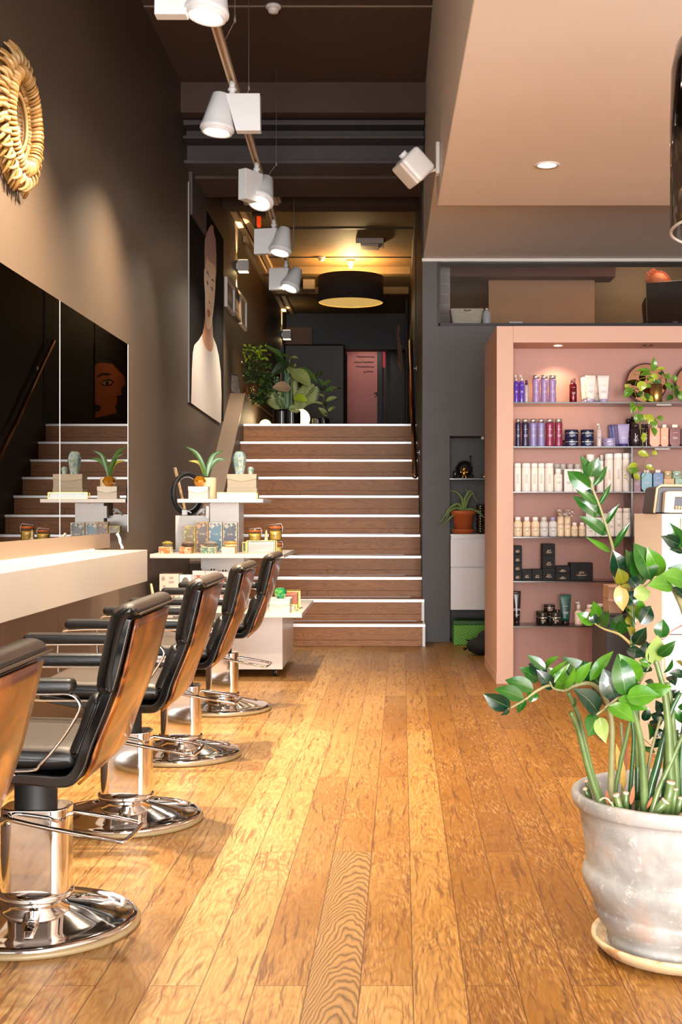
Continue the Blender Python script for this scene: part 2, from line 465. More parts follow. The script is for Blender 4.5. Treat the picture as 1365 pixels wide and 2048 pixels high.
mbk = MB(); y0 = 11.3
mbk.cur = 0; mbk.box(.42, Xp(900.5, y0), y0, y0+.1, 2.45, 3.6)
mbk.cur = 1
z = 2.5
while z < 3.6:
    mbk.box(.43, Xp(899, y0), y0-.012, y0, z, z+.083); z += .095
struct(mbk, 'pillar', [mat('pale_mortar', '#a5a09a', .8), mat('grey_brick', '#8d8783', .8, var=.12, bump=.4)])
# shelf board (office desk edge) behind the glass
struct(MB().box(ox0, 3.9, YB+.02, YB+1.0, zb-.03, zb), 'window_sill', M_GREY)
# peach soffit over the reception: box near, higher panel beyond
prof = [(-4, 2.74), (-1.5, 2.74), (7.58, 2.955), (7.75, 3.215), (YB, 3.235), (YB, 4.6), (-4, 4.6)]
struct(MB().prism(prof, 0, .297, 4.0), 'ceiling_soffit', M_PINKC, bevel=.006)
struct(MB().box(.285, 4, YB-.035, YB, 3.205, 3.23), 'trim_4', M_METW)
# ------------------------------------------------------------------ stairs
ny = [None, 1247.6, 1198.3, 1153.6, 1111, 1068.4, 1028.9, 990.6, 953.6, 918.5, 883, 847.5]
Y1 = 10.2; TT = .275
st = thing('staircase', (-.6, Y1, 0), 'wide oak staircase with white metal nosings rising to the dark upper hall', 'staircase')
ZK = [0]
for k in range(1, 12): ZK.append(Zp(ny[k], Y1+(k-1)*TT))
for k in range(1, 12):
    y = Y1+(k-1)*TT; z0 = ZK[k-1]; z1 = ZK[k]
    xr = XS+.012 if k <= 2 else XS
    yb = min(y+TT+.02, YB-.002) if False else y+TT+.02
    mb = MB()
    sm = random.uniform(.045, .06)
    xj = random.uniform(-1.1, .0)
    mb.box(-1.5, xr-(.016 if k <= 2 else 0), y, y+.02, z0+sm+.002, z1-.012)
    mb.box(-1.5, xj-.001, y+.0005, y+.02, z0, z0+sm).box(xj+.001, xr-(.016 if k <= 2 else 0), y+.0005, y+.02, z0, z0+sm)
    mb.box(-1.5, xr-(.016 if k <= 2 else 0), y+.012, y+.03, z0, z1-.013)
    rz = mb.build('riser', M_STAIR, st, bevel=.0012, seg=1)
    if k < 11:
        MB().box(-1.5, xr-(.016 if k <= 2 else 0), y, y+TT, z1-.022, z1-.002).build('tread', M_STAIRT, st)
    mb = MB(); prof = [(y-.016, z1-.024), (y-.016, z1-.004), (y-.012, z1), (y+.03, z1), (y+.03, z1-.003), (y-.002, z1-.004), (y-.002, z1-.024)]
    mb.prism(prof, 0, -1.5, xr)
    mb.build('nosing', M_ALU, st)
    if k <= 2:
        mb = MB().box(xr-.022, xr, y-.006, YB, z0, z1-.006 if k == 2 else z1-.002)
        mb.build('side_trim', M_METW, st)
# low sloping wall with a flat cap on the left of the stairs, then a ledge in the hall
def cz(Y): return 1.318+(Y-11.36)*(2.33-1.318)/(13-11.36)
M_CAP = mat('tan_cap_paint', '#8a7462', .35, var=.03)
prof = [(10.35, 0), (10.35, cz(10.35)-.02), (13.0, 2.31), (19.5, 2.31), (19.5, 1.95), (13, 1.95), (13, 0)]
struct(MB().prism(prof, 0, XL, -1.5), 'wall_stair', M_WALL)
prof = [(10.34, cz(10.34)-.02), (10.34, cz(10.34)), (13.0, 2.33), (19.5, 2.33), (19.5, 2.31), (13, 2.31)]
struct(MB().prism(prof, 0, XL, -1.488), 'trim_5', M_CAP)
# ------------------------------------------------------------------ handrail
a = Vector((.235, 11.0, Zp(952, 11.0))); b = Vector((.235, 13.05, Zp(682, 13.05)))
hr = thing('handrail', a, 'round bronze handrail fixed along the dark wall beside the stairs', 'handrail')
MB().tube([a, b], .022, 16).build('rail', M_BRASS, hr)
MB().ell(a, (.0235,)*3).build('end_cap', M_BRASS, hr)
for q in (.18, .8):
    p = a.lerp(b, q)
    MB().tube([p, p+Vector((.012, 0, -.04)), (XS-.004, p.y, p.z-.04)], .006, 8).tube([(XS-.01, p.y, p.z-.04), (XS-.001, p.y, p.z-.04)], .022, 16).build('bracket', M_METW, hr)

# ------------------------------------------------------------------ wall mirror and counter on the left wall
M_MIR = mat('smoked_mirror', '#8d8884', .008, metal=1, var=0)
mzt = 2.146; mzb = .973
ms = [(1.2, 3.0), (3.005, 4.6), (4.605, 6.197), (6.203, 7.82)]
wm = thing('wall_mirror', (XM, 7.82, mzb), 'long frameless dark mirror in panels on the brown wall above the white counter', 'mirror')
for y0, y1 in ms:
    p = MB().box(XL, XM, y0, y1, mzb, mzt).build('mirror_panel', M_MIR, wm)
MB().box(XL, XM+.001, 6.1971, 6.2029, mzb, mzt).build('edge_strip', M_ALU, wm); MB().box(XL, XM+.0015, 7.82, 7.824, mzb, mzt).build('edge_strip', M_ALU, wm)
cx1 = Xp(295, 6.92); 
ct = thing('styling_counter', (XL, 6.92, .715), 'long white box counter floating on the brown wall under the dark mirror', 'counter')
MB().box(XL, cx1, 1.0, 6.92, .715, .888).build('counter_box', mat('cream_laminate', '#b8afa6', .3, var=.01), ct, bevel=.002)
MB().box(XL, XM+.004, 1.0, 7.3, .889, .972).build('backsplash', M_CAP, ct)
MB().box(XL+.004, XL+.022, 1.2, 6.9, .8885, .893).build('light_strip', mat_emit('led_strip', '#ffe2b8', 12), ct)
# brown boarding below the counter
for y0, y1 in ((1.0, 3.5), (3.505, 5.27), (5.275, 6.2), (6.205, 7.6)):
    struct(MB().box(XL, XL+.006, y0, y1, 0, .714), 'panel', mat('brown_panel', '#66503f', .5, var=.05, vscale=4))
mb = MB(); mb.tube([PX(234, 1066, 7.6), PX(238, 1078, 7.5), PX(243, 1088, 7.3), PX(246, 1097, 7.1)], .007, 6).tube([PX(232, 1068, 7.6), PX(240, 1064, 7.6), PX(244, 1090, 7.2)], .004, 6)
mb = MB(); mb.tube([PX(234, 1068, 6.86), PX(238, 1075, 6.84), PX(240, 1085, 6.82), PX(246, 1096.5, 6.8)], .006, 6).tube([PX(232, 1070, 6.86), PX(236, 1066, 6.86), PX(241, 1078, 6.84), PX(243, 1097, 6.8)], .0035, 6)
one(mb, 'charging_cable', M_METW, 'bundled white cable hanging onto the far end of the white counter', 'cable')
# ------------------------------------------------------------------ salon chairs
M_LEATH = mat('black_leather', '#171514', .38, var=.08, vscale=20, bump=.12, bscale=220, spec=.4)
M_LEATT = mat('worn_brown_leather', '#41352d', .45, var=.08, vscale=14, bump=.12, bscale=220, spec=.4)
M_SHELL = mat('black_lacquer', '#0b0a0a', .1, var=0, coat=.6)
M_RUB = mat('black_rubber', '#141312', .55, var=.05)
def burl():
    m, nt, b, out = new_mat('walnut_burl'); g = NG(nt)
    o = g.n('ShaderNodeTexCoord').outputs['Object']
    oi = g.n('ShaderNodeObjectInfo').outputs['Random']
    sp = g.n('ShaderNodeSeparateXYZ'); g.set(sp.inputs[0], o)
    v = g.comb(g.m('MULTIPLY_ADD', oi, 0, sp.outputs[0]), g.m('MULTIPLY', sp.outputs[1], .42), g.m('MULTIPLY', sp.outputs[2], .7))
    f = g.noise(v, 7, 5, .6, 1.6)
    c = g.ramp(f, [(.32, '#1e0d04'), (.44, '#55280a'), (.54, '#8c4e17'), (.66, '#b5752a')])
    f2 = g.noise(v, 40, 4, .7, 2.5)
    c = g.mix(g.ramp(f2, [(.5, 0.0), (.72, .55)]), c, (*lin('#4e2a10'), 1))
    g.set(b.inputs['Base Color'], c); b.inputs['Roughness'].default_value = .3
    b.inputs['Coat Weight'].default_value = .35; b.inputs['Coat Roughness'].default_value = .08
    return m
M_BURL = burl()
def offset_band(line, th):
    """closed outline of a band of thickness th left of an open 2D line"""
    out = []
    n = len(line)
    for i, p in enumerate(line):
        a = line[max(i-1, 0)]; c = line[min(i+1, n-1)]
        dx, dz = c[0]-a[0], c[1]-a[1]; L = math.hypot(dx, dz)
        out.append((p[0]-dz/L*th, p[1]+dx/L*th))
    return list(line)+out[::-1]
def smooth_line(pts, n=6):
    out = []
    P = [pts[0]]+list(pts)+[pts[-1]]
    for i in range(1, len(P)-2):
        for k in range(n):
            t = k/n
            out.append(tuple(.5*((2*P[i][d])+(-P[i-1][d]+P[i+1][d])*t+(2*P[i-1][d]-5*P[i][d]+4*P[i+1][d]-P[i+2][d])*t*t+(-P[i-1][d]+3*P[i][d]-3*P[i+1][d]+P[i+2][d])*t**3) for d in range(len(P[i]))))
    out.append(tuple(pts[-1])); return out
def rrect(x0, x1, y0, y1, r, n=6):
    pts = []
    for cx, cy, a0 in ((x1-r, y1-r, 0), (x0+r, y1-r, 90), (x0+r, y0+r, 180), (x1-r, y0+r, 270)):
        for k in range(n+1):
            a = R(a0+90*k/n); pts.append((cx+r*math.cos(a), cy+r*math.sin(a)))
    return pts
def cushion(mb, outline, hw, edge=.03, sag=0.0, steps=(0, .35, .7, 1)):
    """pillow extruded along y from a side outline, shrinking to rounded ends"""
    cx = sum(p[0] for p in outline)/len(outline); cz_ = sum(p[1] for p in outline)/len(outline)
    n = len(outline); rows = []
    ys = []
    for s in steps: ys.append((-hw+edge*(1-math.cos(s*PI/2)), s))
    for s in (.25, .5, .75): ys.append((-hw+edge+(2*hw-2*edge)*s, 1))
    for s in steps[::-1]: ys.append((hw-edge*(1-math.cos(s*PI/2)), s))
    o = len(mb.v)
    ds = []
    for i in range(n):
        a = outline[i-1]; c = outline[(i+1) % n]; dx, dz = c[0]-a[0], c[1]-a[1]; L = math.hypot(dx, dz) or 1
        ds.append((-dz/L, dx/L))
    ar = sum(outline[i-1][0]*outline[i][1]-outline[i][0]*outline[i-1][1] for i in range(n))
    sg = 1 if ar > 0 else -1
    vs = []
    for y, s in ys:
        ins = edge*.75*(1-math.sin(s*PI/2))
        sq = sag*math.cos(PI*y/(2*hw)) if sag else 0
        for i, p in enumerate(outline): vs.append((p[0]+ds[i][0]*ins*sg, y, p[1]+ds[i][1]*ins*sg-sq*max(0, -ds[i][1]*sg)))
    fs = []
    for r in range(len(ys)-1):
        for k in range(n):
            k2 = (k+1) % n; fs.append((r*n+k, r*n+k2, (r+1)*n+k2, (r+1)*n+k))
    fs += [tuple(range(n))[::-1], tuple((len(ys)-1)*n+k for k in range(n))]
    mb.add(vs, fs, True)
def make_chair(loc, label):
    t = thing('salon_chair', (0, 0, 0), label, 'chair', 'black leather salon chairs in a row along the counter')
    # shell
    line = smooth_line([(-.245, .458), (-.12, .435), (.04, .425), (.115, .418), (.158, .425), (.188, .462), (.21, .527), (.263, .665), (.305, .835)], 5)
    mb = MB(); mb.prism(offset_band(line, .03), 1, -.243, .243, True)
    mb.build('shell', M_SHELL, t, bevel=.006, seg=3)
    # veneer on the outside of the back
    vl = [p for p in line if p[0] > .15 and p[1] > .424]
    vl = [(p[0]+.004, p[1]-.002) for p in vl]
    mb = MB(); nn = len(vl); cols = 12; vs = []; fs = []
    for i, p in enumerate(vl):
        q = i/(nn-1)
        hw = .236*(.93+.07*math.sin(PI*min(1, q*1.4)))+.012*q
        for k in range(cols+1):
            yy = -hw+2*hw*k/cols; dip = .014*math.cos(PI*yy/(2*hw))*math.sin(PI*q)
            vs.append((p[0]+.004-dip*.0+dip, yy, p[1]))
    for i in range(nn-1):
        for k in range(cols):
            a = i*(cols+1)+k; fs.append((a, a+1, a+cols+2, a+cols+1))
    mb.add(vs, fs, True)
    mb.build('back_panel', M_BURL, t, solid=.006)
    # upper cushion rolls over the top of the shell
    out = smooth_line([(.262, .652), (.232, .644), (.214, .668), (.226, .745), (.247, .835), (.262, .862), (.288, .873), (.312, .868), (.322, .852), (.312, .842), (.298, .836), (.282, .79), (.262, .70), (.262, .652)], 3)[:-1]
    mb = MB(); cushion(mb, out, .255, .03)
    uc = mb.build('back_cushion', [M_LEATH, M_LEATT], t)
    for p in uc.data.polygons:
        if p.normal.z > .45: p.material_index = 1
    rim = [(.302, -.25+.5*k/10, .842+.000*k) for k in range(11)]
    MB().tube([(.3255, y, z+.006) for x, y, z in rim], .0028, 6).build('piping', M_LEATT, uc)
    out = smooth_line([(.236, .640), (.206, .648), (.185, .625), (.166, .565), (.145, .515), (.143, .492), (.165, .480), (.185, .492), (.205, .535), (.232, .60), (.236, .640)], 3)[:-1]
    mb = MB(); cushion(mb, out, .235, .03)
    mb.build('lumbar_cushion', M_LEATH, t)
    out = smooth_line([(-.255, .485), (-.250, .512), (-.225, .526), (-.1, .522), (.08, .517), (.145, .512), (.163, .49), (.15, .462), (.05, .456), (-.12, .462), (-.23, .47), (-.255, .485)], 3)[:-1]
    mb = MB(); cushion(mb, out, .232, .03)
    sc = mb.build('seat', [M_LEATH, M_LEATT], t)
    for p in sc.data.polygons:
        if p.normal.z > .6: p.material_index = 1
    # armrests: flat chrome loop and pad on each side
    for s in (-1, 1):
        yy = s*.268
        loop = [(-.30, .478), (-.312, .50), (-.313, .60), (-.300, .635), (-.27, .652), (-.1, .655), (.1, .655), (.155, .655), (.178, .640), (.182, .615), (.15, .56), (.11, .508), (.085, .482), (.06, .468), (-.1, .466), (-.26, .468)]
        lp = smooth_line(loop+[loop[0]], 3)[:-1]
        mb = MB(); mb.tube([(x, yy, z) for x, z in lp], .006, 8, closed=True, flat=(.7, 1.9), up=(0, 0, 1))
        fr = mb.build('arm_frame', M_CHROME, t)
        pad = rrect(-.285, .172, .657, .693, .016, 4)
        mb = MB(); cushion(mb, pad, .026, .014)
        mb.build('armrest', M_LEATH, t)
        MB().box(-.06, .02, yy-.012*s-.004, yy-.012*s+.004, .452, .48).build('arm_bracket', M_CHROME, t) if s < 0 else None
    for o in t.children:
        pass
    # place pads at the sides
    pads = [o for o in t.children if o.name.startswith('armrest')]
    for o, s in zip(pads, (-1, 1)): o.location = (0, s*.268, 0)
    # lift
    mb = MB(); prof = []
    n = 22
    for i in range(n): prof += [(.056, .318+i*.0046), (.0525, .318+i*.0046+.0023)]
    mb.lathe(prof, (0, 0, 0), 28); mb.build('bellows', M_RUB, t)
    mb = MB(); mb.prism(rrect(-.086, .092, -.062, .062, .040, 7), 2, .088, .322, True)
    cl = mb.build('column', M_CHROME, t, bevel=.006, seg=3)
    MB().tube([(-.06, -.066, .297), (-.06, -.072, .297)], .016, 18).build('pivot_cap', M_CHROME, cl)
    lv = [(-.06, -.078, .297), (-.045, -.09, .305), (-.02, -.098, .301), (.08, -.11, .283), (.235, -.115, .256), (.258, -.10, .252), (.266, .06, .250), (.255, .085, .252), (.18, .09, .266), (.085, .085, .282), (.0, .075, .295)]
    MB().tube(smooth_line(lv, 4), .0062, 10).build('pump_lever', M_CHROME, t)
    mb = MB(); mb.lathe([(.066, .035), (.07, .06), (.074, .08), (.096, .082), (.1, .09), (.097, .1), (.08, .106), (.02, .108)], (0, 0, 0), 40)
    mb.build('collar', M_CHROME, t)
    mb = MB(); mb.lathe([(.262, .012), (.268, .018), (.264, .026), (.25, .03), (.225, .031), (.2, .036), (.14, .052), (.085, .064), (.07, .07), (.0, .071)], (0, 0, 0), 64, cap0=False)
    for k in range(3):
        a = R(40+120*k); u = Vector((math.cos(a), math.sin(a), 0)); sd = Vector((-math.sin(a), math.cos(a), 0))
        mb.tube([u*.09+Vector((0, 0, .058)), u*.15+Vector((0, 0, .047)), u*.205+Vector((0, 0, .033))], [.02, .018, .012], 10, flat=(.5, 1.2))
    bs = mb.build('base', M_CHROME, t)
    MB().lathe([(.262, 0), (.272, .003), (.274, .01), (.270, .017), (.262, .018)], (0, 0, 0), 64).build('base_ring', mat('tan_rubber_ring', '#8c7a58', .4), bs)
    # chrome tilt bracket below the seat
    MB().box(-.03, .06, -.045, .045, .41, .432).build('seat_plate', M_RUB, t)
    t.location = loc
    return t
c0 = make_chair((-.936, 3.32, 0), 'black leather salon chair with wood back, second nearest, its whole near chrome base in view')
dup(c0, (-.936, 2.02, 0), 'black leather salon chair nearest the camera, only its wood back corner in frame')
dup(c0, (-.936, 4.46, 0), 'black leather salon chair with wood back, third nearest the camera')
dup(c0, (-.936, 5.63, 0), 'black leather salon chair with wood back, fourth nearest, just before the last one')
dup(c0, (-.925, 6.94, 0), 'black leather salon chair farthest along the row, in front of the white display stand')
# ------------------------------------------------------------------ track lighting
M_LAMPW = mat('white_lamp_metal', '#e6e8ea', .35, var=.01)
M_LENS = mat_emit('lamp_lens', '#ffe9c8', 30)
M_WIRE = mat('grey_wire', '#9a8f86', .5, metal=.5, var=0)
def TX(Y): return -.913-.0215*(Y-7.36)
ZT = 3.62
tr = thing('ceiling_track', (TX(8), 8, ZT), 'long cream track rail hanging from thin wires and carrying the white spotlights', 'track rail')
mb = MB()
a = Vector((TX(2), 2, ZT)); b = Vector((TX(14), 14, ZT))
for dx in (-.02, .016): mb.prism([(dx-.004+p[0], p[1]) for p in []] or [(0, 0)], 1, 0, 0) if False else None
for dx, w_ in ((-.022, .012), (.010, .012)):
    mb.add([(TX(y)+dx+ex, y, ZT+ez) for y in (2, 14) for ex, ez in ((0, -.02), (w_, -.02), (w_, .02), (0, .02))], [(0, 1, 5, 4), (1, 2, 6, 5), (2, 3, 7, 6), (3, 0, 4, 7), (0, 3, 2, 1), (4, 5, 6, 7)])
mb.add([(TX(y)+ex, y, ZT+ez) for y in (2, 14) for ex, ez in ((-.022, .008), (.022, .008), (.022, .02), (-.022, .02))], [(0, 1, 5, 4), (1, 2, 6, 5), (2, 3, 7, 6), (3, 0, 4, 7), (0, 3, 2, 1), (4, 5, 6, 7)])
mb.build('rail', mat('cream_rail', '#cdb596', .4), tr)
for px, yb_, lab in ((470, 130, 'a'), (498, 185, 'b'), (553, 368, 'c')):
    Y = 2.5*F/(VY-yb_-0) if False else None
for px, Y in ((470, 6.8), (498, 7.9), (553, 9.62)):
    x = Xp(px, Y)
    top = 4.5 if Y < 9.9 else 4.26
    w_ = MB().tube([(x, Y, top), (x, Y, ZT+.15), (TX(Y), Y, ZT+.02)], .0022, 6)
    w_.tube([(x, Y, ZT+.14), (x, Y, ZT+.18)], .007, 8).tube([(TX(Y), Y, ZT+.018), (TX(Y), Y, ZT+.05)], .014, 10)
    w_.build('hanging_wire', M_WIRE, tr)
x = Xp(588, 12.3)
MB().tube([(x, 12.3, 4.3), (x, 12.3, 3.9), (x-.01, 12.3, 3.68), (TX(12.4), 12.4, ZT)], .006, 8).build('power_cable', M_WIRE, tr)
def head(Y, yaw, tilt, label, power, ang=70, boxtilt=0, col=None):
    c = Vector((TX(Y), Y, ZT-.03))
    t = thing('track_spotlight', c, label, 'spotlight', 'white spotlights on the ceiling track')
    RY = Matrix.Translation(c) @ Matrix.Rotation(R(yaw), 4, 'Z')
    MB().tube([c+Vector((0, 0, .02)), c+Vector((0, 0, -.05))], .018, 14).tube([c+Vector((0, 0, -.02)), c+Vector((0, 0, -.035))], .026, 14).build('joint', M_LAMPW, t)
    mb = MB()
    prof = [(-.035, -.058), (.165, -.058), (.168, -.275), (.025, -.275)]
    vs = [RY @ Vector((x, yy, z)) for yy in (-.035, .035) for x, z in prof]
    mb.add(vs, [(0, 1, 2, 3), (7, 6, 5, 4), (0, 4, 5, 1), (1, 5, 6, 2), (2, 6, 7, 3), (3, 7, 4, 0)])
    mb.build('gear_box', M_LAMPW, t, bevel=.003)
    o = RY @ Vector((-.078, 0, -.16)); d = Vector(tilt).normalized()
    M = Matrix.Translation(o) @ rotm(d)
    mb = MB(); mb.lathe([(.0, -.112), (.043, -.112), (.05, -.106), (.088, .05), (.096, .078), (.101, .088), (.101, .103), (.096, .106), (.09, .107), (.09, .122), (.084, .124), (.072, .118), (.06, .095)], n=40, M=M, cap1=False)
    sh = mb.build('lamp_housing', M_LAMPW, t)
    mb = MB(); mb.lathe([(0, .108), (.069, .108)], n=32, M=M, cap0=False, cap1=False); mb.build('lens', M_LENS, sh)
    MB().tube([RY @ Vector((-.03, 0, -.15)), RY @ Vector((.02, 0, -.15))], .013, 12).build('swivel', M_LAMPW, t)
    if power:
        p = M @ Vector((0, 0, .128))
        light('SPOT', 'spot_lamp', p, power, col or (1, .87, .70), .045, p+d, ang, 1.0)
    return t
WW = (1, .80, .56)
head(5.6, 180, (-.16, -.08, -1), 'white cone spotlight at the top edge of the photo, lit, nearest on the track', 780, 122, 0, WW)
head(7.3, 0, (-.10, -.04, -1), 'white cone spotlight second on the track, pointing down with its box to the right', 580, 118, 0, WW)
head(9.0, 238, (-.22, -.5, -1), 'white cone spotlight third on the track, tilted forward beside its narrow box', 150, 80)
head(10.75, 168, (-.18, -.18, -1), 'white cone spotlight fourth on the track, lit, with its box behind on the left', 170, 120)
head(12.5, 172, (-.38, -.28, -1), 'white cone spotlight last on the track, tilted left above the stairs', 150, 100)
head(4.9, 180, (-.25, .1, -1), 'white cone spotlight added out of view on the track to wash the left wall', 640, 120, 0, WW)  # unseen extra head, added to brighten the left wall
head(4.1, 0, (.22, .05, -1), 'white cone spotlight added out of view, turned to the middle of the floor', 230, 90)  # unseen extra head, added for the bright pool on the floor
head(3.1, 180, (.15, .15, -1), 'white cone spotlight added out of view near the shop window to light the floor', 260, 92)  # unseen extra head, added to lift the near floor
# ------------------------------------------------------------------ small ceiling fittings
def detector(c, r, label):
    t = thing('smoke_detector', c, label, 'smoke detector', 'round smoke detectors')
    c = Vector(c)
    MB().lathe([(r, 0), (r, -.018), (r*.85, -.022)], c, 28).build('base', M_METW, t)
    MB().lathe([(r*.72, -.022), (r*.72, -.03), (r*.6, -.05), (.0, -.056)], c, 28).build('sensor_head', M_METW, t)
detector((Xp(547, 8.4), 8.4, 4.5), .052, 'round cream smoke detector on the dark front ceiling')
detector((Xp(643, 15.7), 15.7, 4.3), .05, 'round cream smoke detector on the lit ceiling beside the drum lamp')
struct(MB().box(XL, .3, 8.4, 8.42, 4.494, 4.5), 'trim_6', mat('pale_groove', '#8a7a6c', .7))
mb = MB().tube([PX(308, 40, 8.1), PX(322, 24, 8.2)], .006)
t = thing('recessed_downlight', PX(1095, 317, 6.6), 'round white recessed spotlight glowing in the peach soffit', 'downlight')
c = Vector((Xp(1095, 6.6), 6.6, 2.74+(6.6+1.5)*(.215/9.08)))
t.location = c; ORG[t.name] = c
MB().lathe([(.052, -.001), (.068, -.002), (.068, -.007), (.05, -.006)], c, 36, cap0=False, cap1=False).build('rim', M_METW, t)
MB().lathe([(0, -.004), (.049, -.004)], c, 30, cap0=False, cap1=False).build('lamp_face', mat_emit('downlight_face', '#fff0d8', 14), t)
light('SPOT', 'downlight_lamp', c-Vector((0, 0, .02)), 90, (1, .88, .7), .04, c-Vector((0, 0, 1)), 100, .8)
# drum pendant in the upper hall
M_DRUM = mat('black_drum_fabric', '#1d1614', .85, var=.1, vscale=60)
YP = 15.9; xc = Xp(702, YP)
c = Vector((xc, YP, 4.3)); zb_ = Zp(606, YP); ztp = Zp(554, YP); r = 65*YP/F
t = thing('pendant_lamp', c, 'large black drum pendant lamp with glowing golden lining above the stair landing', 'pendant lamp')
MB().lathe([(.055, 0), (.05, -.02), (.012, -.11)], c, 24).build('ceiling_rose', mat('beige_plastic', '#b8a488', .5), t)
MB().tube([c-Vector((0, 0, .1)), (xc, YP, ztp-.02)], .007, 8).build('cord', M_METW, t)
mb = MB(); mb.lathe([(r, zb_), (r, ztp)], (xc, YP, 0), 64, cap0=False, cap1=False); mb.build('drum_shade', M_DRUM, t, solid=.004)
M_GLIN = mat('gold_lining', '#d8ab5c', .45, var=.04)
mb = MB(); mb.lathe([(r-.006, zb_+.002), (r-.006, ztp-.002)], (xc, YP, 0), 64, cap0=False, cap1=False); mb.build('shade_lining', M_GLIN, t)
m_, nt_, b_, o_ = new_mat('lamp_diffuser'); b_.inputs['Base Color'].default_value = (*lin('#e8c27c'), 1); b_.inputs['Roughness'].default_value = .8
b_.inputs['Emission Color'].default_value = (*lin('#e6ba66'), 1); b_.inputs['Emission Strength'].default_value = .75
mb = MB(); mb.lathe([(0, zb_+.012), (r-.008, zb_+.012)], (xc, YP, 0), 48, cap0=False, cap1=False); mb.build('diffuser', m_, t)
light('POINT', 'pendant_bulb', (xc, YP, ztp-.04), 85, (1, .70, .33), .05)
light('AREA', 'pendant_glow', (xc, YP, zb_-.01), 9, (1, .72, .38), .7, (xc, YP, 2))
# wall sconces
def sconce(Y, z, label, s=.12, pw=9):
    t = thing('wall_sconce', (XL, Y, z), label, 'wall lamp', 'white cube lamps on the brown wall')
    x0, x1 = XL+.015, XL+.015+s
    MB().box(XL, x0+.01, Y-.03, Y+.03, z-.03, z+.03).build('mount', M_METW, t)
    MB().box(x0, x1, Y-s/2, Y+s/2, z-s/2, z+s/2).build('cube_housing', mat('pale_lamp_paint', '#b9b4b4', .5), t, bevel=.003)
    e = mat_emit('sconce_glow', '#ffdf9e', 18)
    MB().box(x0+.01, x1-.01, Y-s/2+.01, Y+s/2-.01, z-s/2-.003, z-s/2-.001).build('lower_lens', e, t)
    MB().box(x0+.01, x1-.01, Y-s/2+.01, Y+s/2-.01, z+s/2+.001, z+s/2+.003).build('upper_lens', e, t)
    light('SPOT', 'sconce_up', (XL+.07, Y, z+s/2+.012), pw, (1, .74, .4), .01, (XL, Y, z+.32), 52, .5)
    light('SPOT', 'sconce_down', (XL+.07, Y, z-s/2-.012), pw*1.3, (1, .74, .4), .01, (XL, Y, z-.30), 56, .5)
sconce(13.55, Zp(531, 13.5), 'white cube wall lamp above the three framed pictures, lit up and down', .12, 80)
sconce(19.3, Zp(670, 19.3), 'white cube wall lamp low on the brown wall behind the plants', .13, 110)
# conduits along the top of the hall wall, sensor, alarm, boxes
M_COND = mat('tan_conduit', '#b89b78', .5, var=.03)
for k, (xw, z) in enumerate(((XL+.012, 4.235), (XL+.09, 4.275))):
    y0 = 11.9; y1 = 19.5 if k == 0 else 21
    one(MB().box(xw-.012, xw+.05, 12.0+k*.3, y1, z-.028, z+.028 if k == 0 else 4.2995), 'cable_duct', M_COND,
        ('narrow tan cable duct running along the brown wall above the cube lamp', 'wide tan duct running along the corner of the hall ceiling')[k], 'cable duct', bevel=.004)
p = PX(494, 478, 14.2)
one(MB().box(XL, XL+.05, 14.1, 14.3, p.z-.055, p.z+.07), 'motion_sensor', M_COND, 'small cream motion sensor on the wall above the cube lamp', 'sensor', bevel=.012)
Y = 13.2
t = thing('alarm_beacon', PX(517, 444, Y), 'small orange glowing alarm lamp on the dark hall ceiling', 'alarm light')
MB().box(Xp(511, Y), Xp(515, Y), Y-.02, Y+.08, Zp(457, Y), Zp(434, Y)).build('back_plate', M_BLK, t)
MB().lathe([(.0, -.055), (.025, -.055), (.028, -.04), (.028, .05), (.02, .06), (0, .06)], (Xp(517.5, Y), Y, Zp(444, Y)), 20).build('lens', mat('orange_lens', '#ff5a20', .3, var=0, emit='#ff4a14', estr=.6), t)
struct(MB().box(Xp(505, Y), Xp(530, Y), Y-.03, Y+.1, Zp(433, Y), 4.3), 'trim_7', M_CEIL)
Y = 11.25
t = thing('ceiling_light_box', PX(518, 380, Y), 'cream oblong ceiling light box behind the third spotlight', 'ceiling light')
MB().box(Xp(478, Y), Xp(557, Y), Y, Y+.35, Zp(388, Y), Zp(372, Y)).build('body', mat('cream_box', '#cbb694', .5), t, bevel=.01)
MB().box(Xp(481, Y), Xp(552, Y), Y+.02, Y+.33, Zp(393, Y), Zp(389, Y)).build('cover', mat('cream_box', '#cbb694', .5), t, bevel=.004)
Y = 14.6
t = thing('ceiling_junction_box', PX(740, 471, Y), 'flat pale box with a loose cable on the hall ceiling', 'junction box')
MB().box(Xp(712, Y), Xp(768, Y), Y, Y+.3, 4.235, 4.298).box(Xp(722, Y), Xp(758, Y), Y+.02, Y+.28, 4.21, 4.236).build('body', mat('pale_box', '#b7a9a0', .6), t, bevel=.006)
MB().tube(smooth_line([tuple(PX(713, 457, Y-.3)), tuple(PX(722, 463, Y-.1)), tuple(PX(728, 466, Y-.05)), tuple(PX(738, 468, Y-.03))], 4), .009, 6).build('cable', M_BLK, t)
Y = 17.2
one(MB().box(Xp(606, Y), Xp(630, Y), Y, Y+.3, Zp(578, Y), Zp(558, Y)), 'ceiling_sensor_box', M_COND, 'small tan box under the hall ceiling left of the drum lamp', 'box', bevel=.008)
